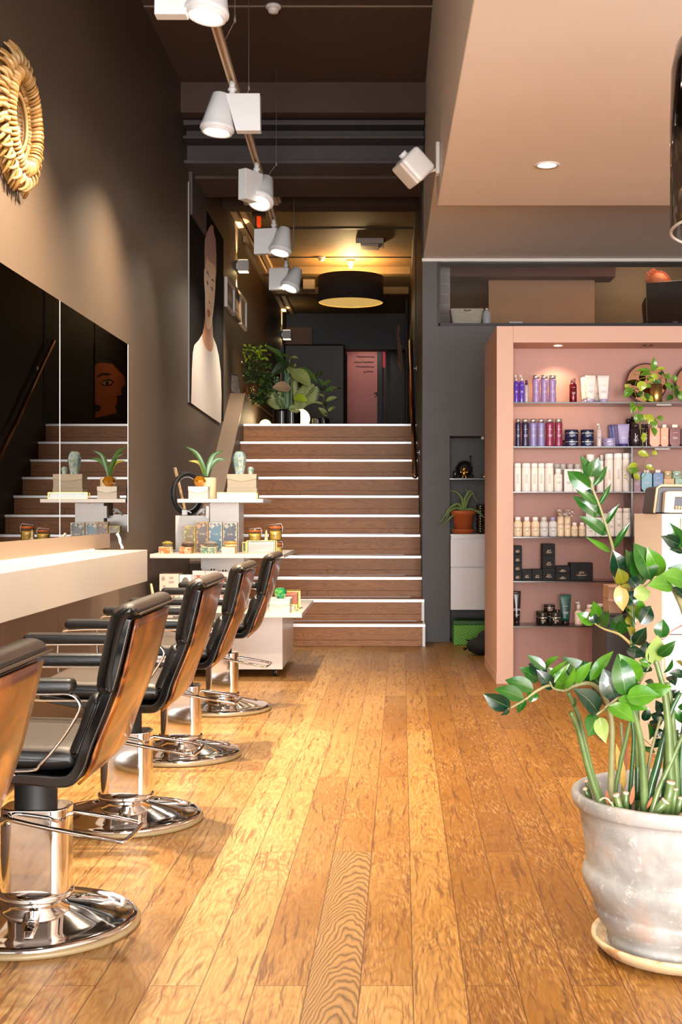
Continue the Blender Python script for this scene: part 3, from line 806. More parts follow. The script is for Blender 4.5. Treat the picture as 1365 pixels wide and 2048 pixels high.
# white loudspeaker on the side of the soffit
Y = 7.15
t = thing('wall_speaker', PX(880, 318, 7.2), 'white satellite loudspeaker tilted on a bracket on the peach soffit side', 'loudspeaker')
c = PX(829, 334, Y)
M = Matrix.Translation(c) @ Matrix.Rotation(R(42), 4, 'Y') @ Matrix.Rotation(R(-14), 4, 'X') @ Matrix.Rotation(R(14), 4, 'Z')
MB().box(-.082, .082, -.075, .075, -.068, .075, M).build('cabinet', M_METW, t, bevel=.024, seg=4)
MB().box(-.078, .078, -.071, .071, -.088, -.062, M).build('grille', mat('pale_grille', '#d8cdc4', .6), t, bevel=.016, seg=3)
MB().tube([M @ Vector((-.08, 0, .0)), M @ Vector((-.105, 0, -.0))], .026, 16).build('knob', M_METW, t)
MB().tube([M @ Vector((.07, 0, .03)), PX(869, 340, 7.18), (.29, 7.2, Zp(338, 7.2))], .009, 10).build('arm', M_METW, t)
MB().box(.272, .2965, 7.16, 7.24, Zp(350, 7.2), Zp(286, 7.2)).build('wall_plate', M_METW, t, bevel=.008)
one(MB().box(XL, XL+.02, 10.30, 10.34, Zp(325, 10.3), Zp(282, 10.3)), 'pipe_stub', M_METW, 'short white pipe on the brown wall beside the steel beam', 'pipe', bevel=.008)
# clear glass pendant at the right edge
Y = 3.5
gx = Xp(1348, Y)+.30
M_GPEN = mat_glass('pendant_glass', (.97, .93, .90), .06)
t = thing('glass_pendant', (gx, Y, 2.75), 'large clear glass pendant shade cut by the right edge of the photo', 'pendant lamp')
zt_ = Zp(60, Y); zb_ = Zp(455, Y)
MB().lathe([(.30, zb_), (.301, zb_+.3), (.298, zt_-.1), (.285, zt_-.03), (.25, zt_), (.1, zt_+.04), (.03, zt_+.06)], (gx, Y, 0), 72, cap0=False, cap1=False).build('glass_shade', M_GPEN, t, solid=.004)
MB().tube([(gx+.30*math.cos(a), Y+.30*math.sin(a), zb_) for a in [2*PI*k/64 for k in range(64)]], .0042, 8, closed=True).build('rim', mat('pale_glass_rim', '#cfc8c2', .15), t)
MB().lathe([(.28, zb_+.035), (.285, zb_+.1), (.275, zb_+.26), (.25, zb_+.35), (.1, zt_-.05), (.02, zt_)], (gx, Y, 0), 48, cap0=False).build('inner_shade', M_BLK, t)
MB().tube([(gx, Y, zt_), (gx, Y, 2.86)], .008, 8).build('cord', M_BLK, t)
# ------------------------------------------------------------------ pictures on the left wall
def WP(x, y, off=.02):          # pixel -> point on the plane parallel to the left wall, off metres proud of it
    X = XL+off; Y = X*F/(x-VX); return Vector((X, Y, Zp(y, Y)))
def wall_poly(mb, pts, off): return mb.add([WP(x, y, off) for x, y in pts], [tuple(range(len(pts)))], False)
t = thing('portrait_canvas', WP(411, 820), 'tall canvas portrait of a short haired figure in a white top on the brown wall', 'picture')
y0 = WP(381, 500).y; y1 = WP(449, 500).y; z0 = WP(381, 805).z; z1 = WP(381, 364).z
MB().box(XL, XL+.012, y0, y1, z0, z1).build('canvas', mat('dark_canvas', '#100c0a', .9, spec=.1, var=.2, vscale=2), t)
MB().box(XL, XL+.0125, y0-.004, y0, z0, z1).build('canvas_edge', mat('pale_edge', '#8d8580', .5), t)
skin = mat('print_skin', '#ffd6ba', .5, var=.05, vscale=3); 
def shape(pts, off, m, nm):
    mb = MB(); wall_poly(mb, pts, off); return mb.build(nm, m, t)
shape([(382.5, 806), (383.5, 770), (384, 740), (386, 705), (389, 690), (398, 680), (405, 668), (425, 670), (433, 690), (438, 712), (442, 745), (443.5, 790), (443, 838), (442, 847), (425, 836), (405, 822)], .0132, mat('print_white', '#d6cac0', .6, var=.04, vscale=4), 'printed_top')
shape([(404.5, 672), (408, 655), (410.5, 635), (411, 600), (425.5, 600), (425, 640), (426, 665), (427.5, 690), (425, 701), (421, 704), (415, 700), (409, 690)], .0138, mat('print_neck', '#c58a66', .6), 'printed_neck')
shape([(410, 535), (412, 524), (416, 505), (430, 520), (431.5, 545), (431, 575), (429, 605), (426, 630), (423, 650), (419, 659), (415, 657), (412, 648), (410.5, 620), (410.5, 590), (409.5, 575), (408.5, 560), (408.5, 540)], .0144, skin, 'printed_face')
shape([(409.7, 545), (409.4, 500), (410, 480), (413, 468), (418, 456), (423, 449), (427, 452), (428, 465), (431.5, 478), (433, 510), (433, 545), (432, 560), (431, 535), (427, 528), (419, 523), (414.5, 512), (412, 528)], .015, mat('print_hair', '#c79a94', .6, var=.12, vscale=30), 'printed_hair')
dk = mat('print_dark', '#3a1d14', .5)
mb = MB()
for pts in ([(413, 544), (416, 541), (418.5, 551), (418, 556), (416, 548)], [(422.5, 559), (426, 557), (428.5, 562), (428.5, 566), (425.5, 562)],
            [(413.2, 563), (415, 561.5), (417, 565), (417.2, 570), (415, 570.5)], [(422, 574), (424.5, 573), (426.5, 577), (426, 583), (423.6, 580)]):
    wall_poly(mb, pts, .0157)
mb.build('printed_eyes', dk, t)
mb = MB(); wall_poly(mb, [(418, 600), (421, 606), (420, 608), (417.5, 606)], .0155); mb.build('printed_nose', mat('print_shade', '#a85c40', .5), t)
mb = MB(); wall_poly(mb, [(414.5, 622), (416.5, 618), (418, 620), (419.5, 619), (421.5, 627), (420, 633), (417.5, 636), (415.5, 631)], .0157); mb.build('printed_lips', mat('print_red', '#b3201c', .45), t)
# three small framed pictures
for i, (xa, xb, ya, yb_, lab) in enumerate(((455, 470.5, 553, 620, 'white framed picture, first of the three by the cube lamp'), (471, 482.5, 570, 637, 'dark framed picture, middle of the three by the cube lamp'), (483, 494.5, 585, 655, 'white framed picture, last of the three by the cube lamp'))):
    p0 = WP(xa, ya, .03); p1 = WP(xb, ya, .03)
    y0, y1 = p0.y, p1.y; z1 = p0.z; z0 = WP(xa, yb_-7, .03).z
    t = thing('framed_picture', (XL, (y0+y1)/2, (z0+z1)/2), lab, 'picture', 'three framed pictures in a row on the wall')
    fm = mat('white_frame', '#c9bfba', .5) if i != 1 else mat('dark_frame', '#5a4a42', .5)
    b_ = .03
    MB().box(XL, XL+.03, y0, y0+b_, z0, z1).box(XL, XL+.03, y1-b_, y1, z0, z1).box(XL, XL+.03, y0+b_, y1-b_, z0, z0+b_).box(XL, XL+.03, y0+b_, y1-b_, z1-b_, z1).build('frame', fm, t)
    MB().box(XL, XL+.012, y0+b_, y1-b_, z0+b_, z1-b_).build('mount_card', mat('mount_card', '#968a82', .7) if i != 1 else mat('brown_mount', '#4a352b', .7), t)
    q = (y1-y0)*.28
    MB().box(XL+.012, XL+.014, y0+q, y1-q, z0+.1, z1-.1).build('photo_print', mat('dark_photo', '#33261f', .4, var=.5, vscale=9), t)
# mural of a face on the right hall wall (seen in the dark mirror)
def MP(x, y, off=.012):
    Xm = 2*XM-(XS-off); Y = Xm*F/(x-VX); return Vector((XS-off, Y, Zp(y, Y)))
t = thing('face_mural', (XS, 16.5, 3), 'large brown print of half a face on the dark hall wall, seen in the mirror', 'picture')
def mshape(polys, off, m, nm):
    mb = MB()
    for pts in polys: mb.add([MP(x, y, off) for x, y in pts][::-1], [tuple(range(len(pts)))], False)
    return mb.build(nm, m, t)
mshape([[(190, 640), (262, 660), (262, 838), (190, 838)]], .008, mat('mural_ground', '#2a1c16', .6), 'print_sheet')
mshape([[(190, 730), (200, 725), (225, 728), (238, 742), (248, 752), (251, 770), (243, 776), (243, 790), (233, 792), (235, 806), (230, 812), (234, 826), (190, 836)]], .012, mat('mural_skin', '#a2572f', .6, var=.1, vscale=6), 'print_face')
mshape([[(194, 752), (205, 745), (220, 747), (222, 750), (205, 750), (196, 755)], [(202, 768), (208, 760), (220, 758), (229, 764), (222, 771), (210, 772)], [(190, 730), (205, 716), (226, 720), (247, 745), (262, 760), (262, 690), (240, 672), (215, 668), (190, 690)], [(190, 808), (202, 812), (200, 822), (190, 824)]], .016, mat('mural_dark', '#190e0a', .6), 'print_lines')
mshape([[(204, 766.5), (210, 762), (219, 761.5), (225, 765), (219, 769), (210, 770)]], .018, mat('mural_eye', '#b08a6a', .6), 'print_eye_white')
mshape([[(211, 763), (217, 762), (219, 766), (216, 770), (211, 769)]], .02, mat('mural_dark', '#190e0a', .6), 'print_iris')
# ------------------------------------------------------------------ back of the hall
Y = 21.96
def bx(mb, x0, x1, yt, yb_, Ya, d=.04): return mb.box(Xp(x0, Ya), Xp(x1, Ya), Ya, Ya+d, Zp(yb_, Ya), Zp(yt, Ya))
dr = bx(MB(), 690, 755, 688, 916, 21.9, .05)
do = struct(dr, 'door_1', mat('pink_door', '#c9807a', .5, var=.05, vscale=2))
struct(MB().box(Xp(683, 21.85), Xp(690, 21.85), 21.8, 21.99, 2, Zp(682, 21.85)).box(Xp(755, 21.85), Xp(765, 21.85), 21.8, 21.99, 2, Zp(682, 21.85)).box(Xp(683, 21.85), Xp(765, 21.85), 21.8, 21.99, Zp(686, 21.85), Zp(676, 21.85)), 'trim_8', M_BLK)
# handwriting on the door
mb = MB(); rr = random.Random(3)
for (xa, xb, yy) in ((714, 750, 713), (708, 748, 724), (711, 749, 733), (727, 747, 743)):
    x = xa; pts = []
    while x < xb:
        pts.append(tuple(PX(x, yy+rr.uniform(-1.6, 1.6), 21.88))); x += rr.uniform(.8, 1.6)
    mb.tube(pts, .0045, 4)
mb.build('door_lettering', M_BLK, do)
MB().tube([PX(749, 787, 21.85), PX(757, 786, 21.85)], .012, 8).tube([PX(755, 786, 21.85), PX(755, 790, 21.9)], .016, 8).build('door_handle', M_BLK, do)
light('SPOT', 'door_room_light', (-.3, 20.9, 4.1), 24, (1, .72, .6), .1, (-.4, 22, 3.1), 80, .6)
one(bx(MB(), 766, 771.5, 683, 735, 21.7, .03), 'sequin_strip', mat('red_sequins', '#b03a48', .25, metal=.6, var=.6, vscale=60), 'narrow glittering red strip hanging beside the pink door', 'wall hanging')
struct(bx(MB(), 768.5, 770.5, 735, 915, 21.7, .03), 'trim_9', mat('brown_jamb', '#5a3a30', .6))
# dark partition with a rounded top corner left of the door
Ya = 18.6
struct(bx(MB(), 568, 690, 688, 960, Ya, 1.2), 'partition', mat('dark_grey_panel', '#1f1b1a', .5), bevel=.03)
struct(bx(MB(), 563, 568, 690, 960, Ya-.02, .05), 'trim_10', M_BLK)
struct(MB().box(XL, Xp(625, 20), 20, 20.1, 2, Zp(655, 20)), 'partition', mat('tan_partition', '#6a4a34', .6))
# pampas grass by the hall wall
t = thing('pampas_grass', PX(800, 740, 17.5), 'dried dusky pampas grass plume against the dark hall wall', 'dried grass')
mb = MB(); rr = random.Random(5)
mb.tube([(Xp(803, 17.5), 17.5, 2.007), PX(803, 848, 17.5), PX(803, 760, 17.5), PX(800, 700, 17.5)], .006, 6)
mb.build('stem', mat('dry_stem', '#6b5140', .8), t)
mb = MB()
for k in range(150):
    q = rr.random(); px = 803-6*q; py = 745-80*q
    d = rr.uniform(-8, 6)*(1-q*.4)
    mb.leaf(PX(px, py, 17.5), PX(px+d, py-rr.uniform(8, 20), 17.5+rr.uniform(-.08, .08)), .012, n=2)
mb.build('plume', mat('dusky_plume', '#7a5e52', .9), t)

# ------------------------------------------------------------------ driftwood sunburst mirror high on the left wall
Yc, Zc = 5.45, 2.80
t = thing('sunburst_mirror', (XL, Yc, Zc), 'round mirror with curled golden driftwood rays high on the brown wall', 'mirror')
def SP(a, r, off, q=.94):
    r *= q; return Vector((XL+off, Yc+r*math.cos(a), Zc+r*math.sin(a)))
M_DRIFT = mat('driftwood', '#805a28', .5, var=.25, vscale=30, bump=.3, bscale=80)
M_DRIFT2 = mat('pale_driftwood', '#94754a', .5, var=.25, vscale=30, bump=.3, bscale=80)
MX = Matrix.Translation((XL, Yc, Zc)) @ Matrix.Rotation(R(90), 4, 'Y')
MB().lathe([(.0, .03), (.118, .03)], n=48, M=MX, cap0=False, cap1=False).build('mirror_glass', mat('aged_mirror', '#8f8478', .12, metal=1, var=.1), t)
mb = MB(); mb.lathe([(.0, .002), (.29, .002), (.29, .008), (.15, .022), (.118, .026)], n=48, M=MX); mb.build('backing', M_DRIFT, t)
mb = MB(); mb.tube([SP(2*PI*k/60, .123, .034) for k in range(60)], .008, 8, closed=True)
for k in range(72): mb.ell(SP(2*PI*k/72, .134, .036), (.004,)*3, 6, 4)
mb.build('beaded_rim', M_DRIFT2, t)
rr = random.Random(17)
mb = MB(); mb2 = MB()
for k in range(58):
    a = 2*PI*k/58+rr.uniform(-.02, .02); s = rr.uniform(.9, 1.06)
    P = smooth_line([tuple(SP(a, .16, .03)), tuple(SP(a+.01, .21, .045)), tuple(SP(a+.03, .26*s, .05)), tuple(SP(a+.075, .305*s, .04)), tuple(SP(a+.13, .335*s, .018))], 3); n = len(P)
    (mb if k % 3 else mb2).tube(P, [.006+.007*math.sin(PI*min(1, i/(n-1)*.9+.1)) for i in range(n)], 7, flat=(1.1, .7))
for k in range(64):
    a = 2*PI*k/64; r0 = .215+rr.uniform(-.006, .006)
    P = [tuple(SP(a+.05*math.sin(q)*1.0, r0+.035*math.cos(q), .045+.035*math.sin(q))) for q in [PI*1.25*i/9-.2 for i in range(10)]]
    (mb2 if k % 3 == 0 else mb).tube(P, [.004+.005*math.sin(PI*i/9) for i in range(10)], 6, flat=(1.2, .7))
    if k % 2 == 0:
        r0 = .275+rr.uniform(-.006, .006)
        P = [tuple(SP(a+.02+.04*math.sin(q), r0+.035*math.cos(q), .035+.03*math.sin(q))) for q in [PI*1.25*i/9-.2 for i in range(10)]]
        mb2.tube(P, [.004+.005*math.sin(PI*i/9) for i in range(10)], 6, flat=(1.2, .7))
mb.build('curled_rays', M_DRIFT, t); mb2.build('pale_curled_rays', M_DRIFT2, t)
# ------------------------------------------------------------------ white tiered display stand
def XB(mb, x0, x1, yt, yb_, Y0, Y1, M=None):        # box given by its front face in pixels at depth Y0
    return mb.box(Xp(x0, Y0), Xp(x1, Y0), Y0, Y1, Zp(yb_, Y0), Zp(yt, Y0))
ds = thing('display_stand', (-1.1, 8.7, 0), 'white three tier retail display stand on castors behind the last salon chair', 'display stand')
MB().box(-1.50, -.70, 8.27, 9.22, .055, .425).build('base_box', M_WHITE, ds, bevel=.002)
T1 = .449; T2 = .815; T3 = 1.187
MB().box(-1.60, -.552, 7.99, 9.22, T1-.028, T1).build('lower_shelf', M_WHITE, ds, bevel=.002)
MB().box(-1.60, -.70, 8.38, 9.30, T2-.028, T2).build('middle_shelf', M_WHITE, ds, bevel=.002)
MB().box(-1.452, -.862, 8.6, 9.2, T3-.026, T3).build('upper_shelf', M_WHITE, ds, bevel=.002)
MB().box(Xp(402, 8.75), Xp(488, 8.75), 8.75, 9.1, T1, T2-.028).build('lower_column', M_WHITE, ds, bevel=.002)
MB().box(Xp(420, 8.8), Xp(478, 8.8), 8.8, 9.1, T2, T3-.026).build('upper_column', M_WHITE, ds, bevel=.002)
MB().tube([PX(449, 1006, 8.8), PX(449, 1006, 8.796)], .007, 10).build('screw_cap', M_METW, ds)
MB().box(Xp(351, 8.85), Xp(419, 8.85), 8.85, 9.15, T2, Zp(1031, 8.85)).build('side_box', M_WHITE, ds, bevel=.002)
for x, y in ((-1.42, 8.36), (-.76, 8.36), (-1.42, 9.1), (-.76, 9.1)):
    mb = MB(); mb.tube([(x-.011, y+.005, .026), (x+.011, y+.005, .026)], .026, 20); c_ = mb.build('castor', M_RUB, ds)
    MB().box(x-.016, x+.016, y-.012, y+.03, .045, .056).tube([(x-.0125, y+.005, .026), (x+.0125, y+.005, .026)], .01, 10).build('castor_fork', M_METW, c_)

def obox(name, x0, x1, yt, yb_, Y, depth, m, label, cat, group=None, flap=None, zbase=None, bevel=.0015):
    """a box thing by its front face in pixels"""
    X0, X1 = Xp(x0, Y), Xp(x1, Y); z0 = zbase if zbase is not None else Zp(yb_, Y); z1 = z0+(yb_-yt)*Y/F
    t = thing(name, ((X0+X1)/2, Y+depth/2, z0), label, cat, group)
    MB().box(X0, X1, Y, Y+depth, z0, z1).build('carton', m, t, bevel=bevel)
    if flap:
        h = z1-z0; xm = (X0+X1)/2
        MB().prism([(X0-.001, z1), (X0-.001, z1-h*.3), (xm, z1-h*.52), (X1+.001, z1-h*.3), (X1+.001, z1)][::-1], 1, Y-.004, Y).box(X0-.002, X1+.002, Y-.003, Y+depth+.001, z1-.002, z1+.003).build('flap', flap, t)
    return t, X0, X1, z0, z1
M_TAUPE = mat('taupe_card', '#b3a58f', .6, var=.03); M_TAUPED = mat('taupe_flap', '#c0b299', .6, var=.03)
M_GCARD = mat('grey_card', '#cfc8bd', .6, var=.03)
# upper shelf: stacked gift boxes, glass gems, jewellery box, plant
Y = 8.72
obox('gift_box', 454, 514, 970, 992, Y, .15, M_TAUPE, 'lower taupe gift box of the two stacked on the top shelf', 'box', 'taupe gift boxes stacked on the top shelf', zbase=T3)
obox('gift_box', 455, 513, 943, 970, Y, .15, M_TAUPE, 'upper taupe gift box with a pointed flap, under the glass gems', 'box', 'taupe gift boxes stacked on the top shelf', flap=M_TAUPED, zbase=T3+22*Y/F)
ztop = T3+49*Y/F+.002
def irid():
    m, nt, b, o = new_mat('iridescent_crystal'); g = NG(nt)
    lw = g.n('ShaderNodeTexCoord').outputs['Object']
    f = g.noise(lw, 28, 2)
    g.set(b.inputs['Base Color'], g.ramp(f, [(.3, '#86bcd6'), (.42, '#dbeef2'), (.54, '#b9d3b0'), (.62, '#8fc3e0'), (.8, '#f0f4f6')]))
    b.inputs['Roughness'].default_value = .12; b.inputs['Metallic'].default_value = .35
    b.inputs['Coat Weight'].default_value = 1
    return m
M_IRI = irid()
def gem(cx, base, w, h, Y, label, m, n=8, prof=None, group='iridescent glass gems on the display'):
    x = Xp(cx, Y); r = w*Y/F/2; hh = h*Y/F
    prof = prof or [(.0, 0), (.62, 0), (.9, .45), (1, .68), (.82, .86), (.5, .98), (0, 1)]
    mb = MB(); mb.lathe([(p*r, base+q*hh) for p, q in prof], (x, Y, 0), n)
    mb.sm = [False]*len(mb.f)
    # facets criss-crossed
    return one(mb, 'crystal_ornament', m, label, 'ornament', group)
gem(479, ztop, 28, 47, 8.8, 'tall faceted iridescent glass crystal standing on the taupe boxes', M_IRI)
gem(501.5, ztop, 14, 16, 8.82, 'small iridescent glass crystal beside the tall one on the boxes', M_IRI, 6)
def jbox(name, x0, x1, yt, yb_, Y, depth, zb_, label, m_in, group=None, wide=True):
    X0, X1 = Xp(x0, Y), Xp(x1, Y); z0 = zb_; z1 = z0+(yb_-yt)*Y/F
    t = thing(name, ((X0+X1)/2, Y, z0), label, 'box', group)
    e = .0022; mb = MB()
    for x in (X0, X1):
        for y in (Y, Y+depth): mb.box(x-e, x+e, y-e, y+e, z0, z1)
        for z in (z0+e, z1-e): mb.box(x-e, x+e, Y, Y+depth, z-e, z+e)
    for y in (Y, Y+depth):
        for z in (z0+e, z1-e): mb.box(X0, X1, y-e, y+e, z-e, z+e)
    mb.build('gold_edging', M_GOLD, t)
    mb = MB().box(X0+e, X1-e, Y+e, Y+e+.001, z0+e, z1-e).box(X0+e, X1-e, Y+.001, Y+depth, z1-.0015, z1-.0005).box(X1-.0015, X1-.0005, Y, Y+depth, z0, z1)
    mb.build('glass_pane', M_GLASS, t)
    MB().box(X0+.008, X1-.008, Y+.012, Y+depth-.01, z0+.003, z1-.012).build('contents', m_in, t)
    return t
def speck(name, cols, sc=60, rough=.4):
    m, nt, b, o = new_mat(name); g = NG(nt)
    f = g.noise(g.n('ShaderNodeTexCoord').outputs['Object'], sc, 3, .6)
    n = len(cols); g.set(b.inputs['Base Color'], g.ramp(f, [(.32+.36*i/(n-1), c) for i, c in enumerate(cols)]))
    b.inputs['Roughness'].default_value = rough; return m
M_POT = speck('potpourri_mix', ['#c9a45c', '#efe4cf', '#8fb0b8', '#e9d9a0', '#b98a4a'], 55)
jbox('jewellery_box', 435, 513, 979, 992, 8.63, .07, T3, 'long gold edged glass box lying before the taupe gift boxes', M_POT)
# plant pot with strap leaves, white card box and amber glass on it
M_CREAM = mat('cream_ceramic', '#d9c7a0', .35, var=.03)
Y = 8.85
t = thing('potted_plant', (Xp(417, Y), Y, T3), 'strap leaved plant in a cream cylinder pot on the upper display shelf', 'plant')
rr_ = 15.5*Y/F
MB().lathe([(rr_*.93, T3), (rr_, T3+.01), (rr_, T3+43*Y/F), (rr_*.9, T3+43*Y/F), (rr_*.9, T3+.12)], (Xp(417, Y), Y, 0), 32).build('pot', M_CREAM, t)
MB().lathe([(0, T3+.125), (rr_*.9, T3+.125)], (Xp(417, Y), Y, 0), 24, cap1=False).build('soil', mat('soil', '#3a2a1c', .9), t)
M_LEAF = mat('leaf_green', '#3f6f24', .35, var=.2, vscale=20, coat=.2); M_LEAFY = mat('leaf_yellow_green', '#b5a83a', .4, var=.2, vscale=20)
def strap(mb, pts, w, Y0, dy=0):
    P = [tuple(PX(x, y, Y0+dy*i)) for i, (x, y) in enumerate(pts)]; P = smooth_line(P, 4); n = len(P)
    vs = []; fs = []
    for i, p in enumerate(P):
        p = Vector(p); a = Vector(P[max(i-1, 0)]); b = Vector(P[min(i+1, n-1)]); tg = (b-a).normalized()
        sd = tg.cross(Vector((.25, -1, .15))).normalized(); q = i/(n-1); hw = w*.5*(.35+1.0*math.sin(PI*min(1, q*.75+.12)))*(1-q**5)+.0004
        vs += [p-sd*hw, p+Vector((0, .004, 0)), p+sd*hw]
    for i in range(n-1):
        for k in range(2): fs.append((i*3+k, i*3+k+1, (i+1)*3+k+1, (i+1)*3+k))
    mb.add(vs, fs, True)
for i, (pts, w_, mm) in enumerate((([(411, 952), (406, 930), (392, 905), (371, 893)], .022, M_LEAF), ([(409, 950), (402, 930), (392, 923), (377, 922)], .016, M_LEAFY),
        ([(414, 952), (418, 930), (428, 910), (447, 901)], .024, M_LEAF), ([(413, 950), (422, 931), (436, 919), (454, 919)], .022, M_LEAF), ([(410, 948), (404, 925), (398, 912), (385, 905)], .018, M_LEAF))):
    mb = MB(); strap(mb, pts, w_, Y-.02, .008*(i-2)); mb.build('leaf', mm, t)
obox('gift_box', 377, 416, 968, 992, 8.64, .1, M_GCARD, 'small pale gift box with pointed flap under the amber glass', 'box', flap=mat('pale_flap', '#e6e0d4', .6), zbase=T3)
amb, nt_, b_, o_ = new_mat('amber_glass'); b_.inputs['Base Color'].default_value = (*lin('#d08a1c'), 1); b_.inputs['Roughness'].default_value = .08; b_.inputs['Metallic'].default_value = .55; b_.inputs['Coat Weight'].default_value = 1
gem(399, T3+24*8.64/F+.003, 26, 21, 8.7, 'squat faceted amber glass ball on the small pale gift box', amb, 8, [(0, 0), (.45, 0), (.6, .1), (1, .42), (1, .6), (.6, .95), (.3, 1), (0, 1)], group='amber glass ornaments')
# tyre framed ring standing on the side box
Y = 9.0; zc = Zp(988, Y)
t = thing('tyre_mirror_frame', (Xp(376, Y), Y, Zp(1031, Y)), 'black ring framed like a bicycle tyre standing on the display stand', 'mirror frame')
Rr = 38.5*Y/F; ang = R(54)
cx = Xp(375, Y); zc = Zp(1031, 8.85)+Rr+.018
def rp(a, rad, oy=0): return Vector((cx+rad*math.cos(a)*math.cos(ang)+oy*math.sin(ang), Y+rad*math.cos(a)*math.sin(ang)-oy*math.cos(ang), zc+rad*math.sin(a)))
MB().tube([rp(2*PI*k/60, Rr) for k in range(60)], .0165, 12, closed=True).build('tyre', M_RUB, t)
mb = MB()
for k in range(64):
    for oy in (-.009, .009):
        a = 2*PI*k/64; p = rp(a, Rr+.014, oy); q = rp(a+.05, Rr+.017, oy*.3); mb.tube([p, q], .0035, 4)
mb.build('tread', M_RUB, t)
MB().tube([rp(2*PI*k/60, Rr-.017) for k in range(60)], .004, 8, closed=True).build('rim', M_ALU, t)
one(MB().tube([PX(350, 937, 9.25), PX(355, 955, 9.2)], .014, 8).tube([PX(355, 955, 9.2), PX(362, 985, 9.12), PX(371, 1022, 9.0)], .011, 8), 'wrapped_stick', [mat('pale_stick', '#c9a47a', .6, var=.3, vscale=40)], 'pale wrapped stick leaning through the tyre ring', 'stick')
t = thing('white_hair_tool', PX(400, 1020, 8.9), 'white hair styling tool lying beside the tyre ring on the stand', 'hair tool')
MB().tube([PX(394, 1029, 8.92), PX(404, 1020, 8.9), PX(412, 1018, 8.9)], [.01, .014, .012], 10).tube([PX(404, 1020, 8.9), PX(409, 1027, 8.88)], .008, 8).build('handle', M_METW, t)
MB().box(Xp(413, 8.8), Xp(419, 8.8), 8.78, 8.84, Zp(1036, 8.8), Zp(1012, 8.8)).build('hanging_tag', M_METW, t)
one(MB().box(Xp(365, 8.9), Xp(375, 8.9), 8.88, 8.92, Zp(1030, 8.88), Zp(1020, 8.88)).tube([PX(374, 1022, 8.9), PX(379, 1023, 8.9), PX(383, 1026, 8.9)], .005, 6), 'plug_adapter', M_METW, 'small white plug with a stub of cable inside the ring', 'plug')
# four patterned brush boxes standing on the middle shelf
def floral(name, base, cols, sc=26):
    m, nt, b, o = new_mat(name); g = NG(nt)
    tc = g.n('ShaderNodeTexCoord').outputs['Object']
    f = g.noise(tc, sc, 3, .6, 1.5); f2 = g.noise(tc, sc*1.7, 3, .6, 1)
    c = g.mix(g.ramp(f, [(.52, 0.0), (.56, 1.0)]), (*lin(base), 1), g.ramp(f2, [(.3+.4*i/(len(cols)-1), c) for i, c in enumerate(cols)]))
    g.set(b.inputs['Base Color'], c); b.inputs['Roughness'].default_value = .35; return m
bxs = ((368.5, 391, 1038, 1092, 'floral_olive', '#6a5c34', ['#d8cf98', '#8c9a4a', '#c86a3a'], 'olive floral brush box, standing first of the four', '#b9ad72'),
       (392.5, 416, 1038, 1100, 'floral_brown', '#4a3c34', ['#c8a46a', '#a3682e', '#e8dcc0'], 'brown floral brush box, second of the four', '#b99a60'),
       (417.5, 444, 1032, 1092, 'floral_blue', '#3d6478', ['#c9c8b4', '#c2a5a0', '#8aa0a0'], 'blue and pink leaf patterned brush box, third of the four', '#d8cdb8'),
       (446, 474, 1032, 1092, 'floral_black', '#2e2e34', ['#c04a34', '#8fa69c', '#e4dcc8'], 'black floral brush box, last of the four beside the column', '#d8cdb8'))
for i, (x0, x1, yt, yb_, nm, bs, cs, lab, rimc) in enumerate(bxs):
    Y = 8.62 if i < 2 else 8.68
    t, X0, X1, z0, z1 = obox('brush_box', x0, x1, yt, yb_, Y, .06, mat('rim_'+nm, rimc, .5), lab, 'box', 'tall patterned brush boxes on the middle shelf', zbase=T2)
    MB().box(X0+.004, X1-.004, Y-.0012, Y, z0+.004, z1-.004).build('front_print', floral(nm, bs, cs), t)
    xm = (X0+X1)/2; zm = z0+(z1-z0)*.56
    o = [(xm+.034*math.cos(a)*(X1-X0)/.09, zm+.062*math.sin(a)) for a in [2*PI*k/28 for k in range(28)]]
    MB().prism(o[::-1], 1, Y-.002, Y-.0012).build('oval_panel', mat('oval_'+nm, bs, .3, var=.03), t)
    mb = MB(); text(mb, 'Te Blu', .016, Matrix.Translation((xm, Y-.0025, zm+.01)), .3, .045); mb.build('lettering', M_CREAM, t)
# four low boxes with hair brushes lying on top
M_BR = [mat('brush_olive', '#9a8a3a', .6), mat('brush_brown', '#7a6658', .6), mat('brush_grey', '#8a7f76', .6), mat('brush_gold', '#c09048', .6)]
M_BRB = [mat('brush_back_a', '#6a5a50', .4), mat('brush_back_b', '#4a342a', .4), mat('brush_back_c', '#6a625c', .4), mat('brush_back_d', '#e0c9a0', .4)]
lows = ((317.5, 341, 1092, 1105.5, ['#f2e2c0', '#c8602a', '#d88a3a'], 'orange leaf patterned', '#efe2b8'), (358.5, 382.5, 1092, 1105.5, ['#7a2f22', '#c87a4a', '#e8cfa8'], 'red brown leaf patterned', '#b08a54'),
        (402, 431, 1092, 1105.5, ['#9fbf9a', '#3f5a44', '#c9d8b8'], 'green leaf patterned', '#e8dcb8'), (443.5, 470, 1092, 1105.5, ['#ecd3c4', '#e2bfae'], 'pale pink', '#e0bf88'))
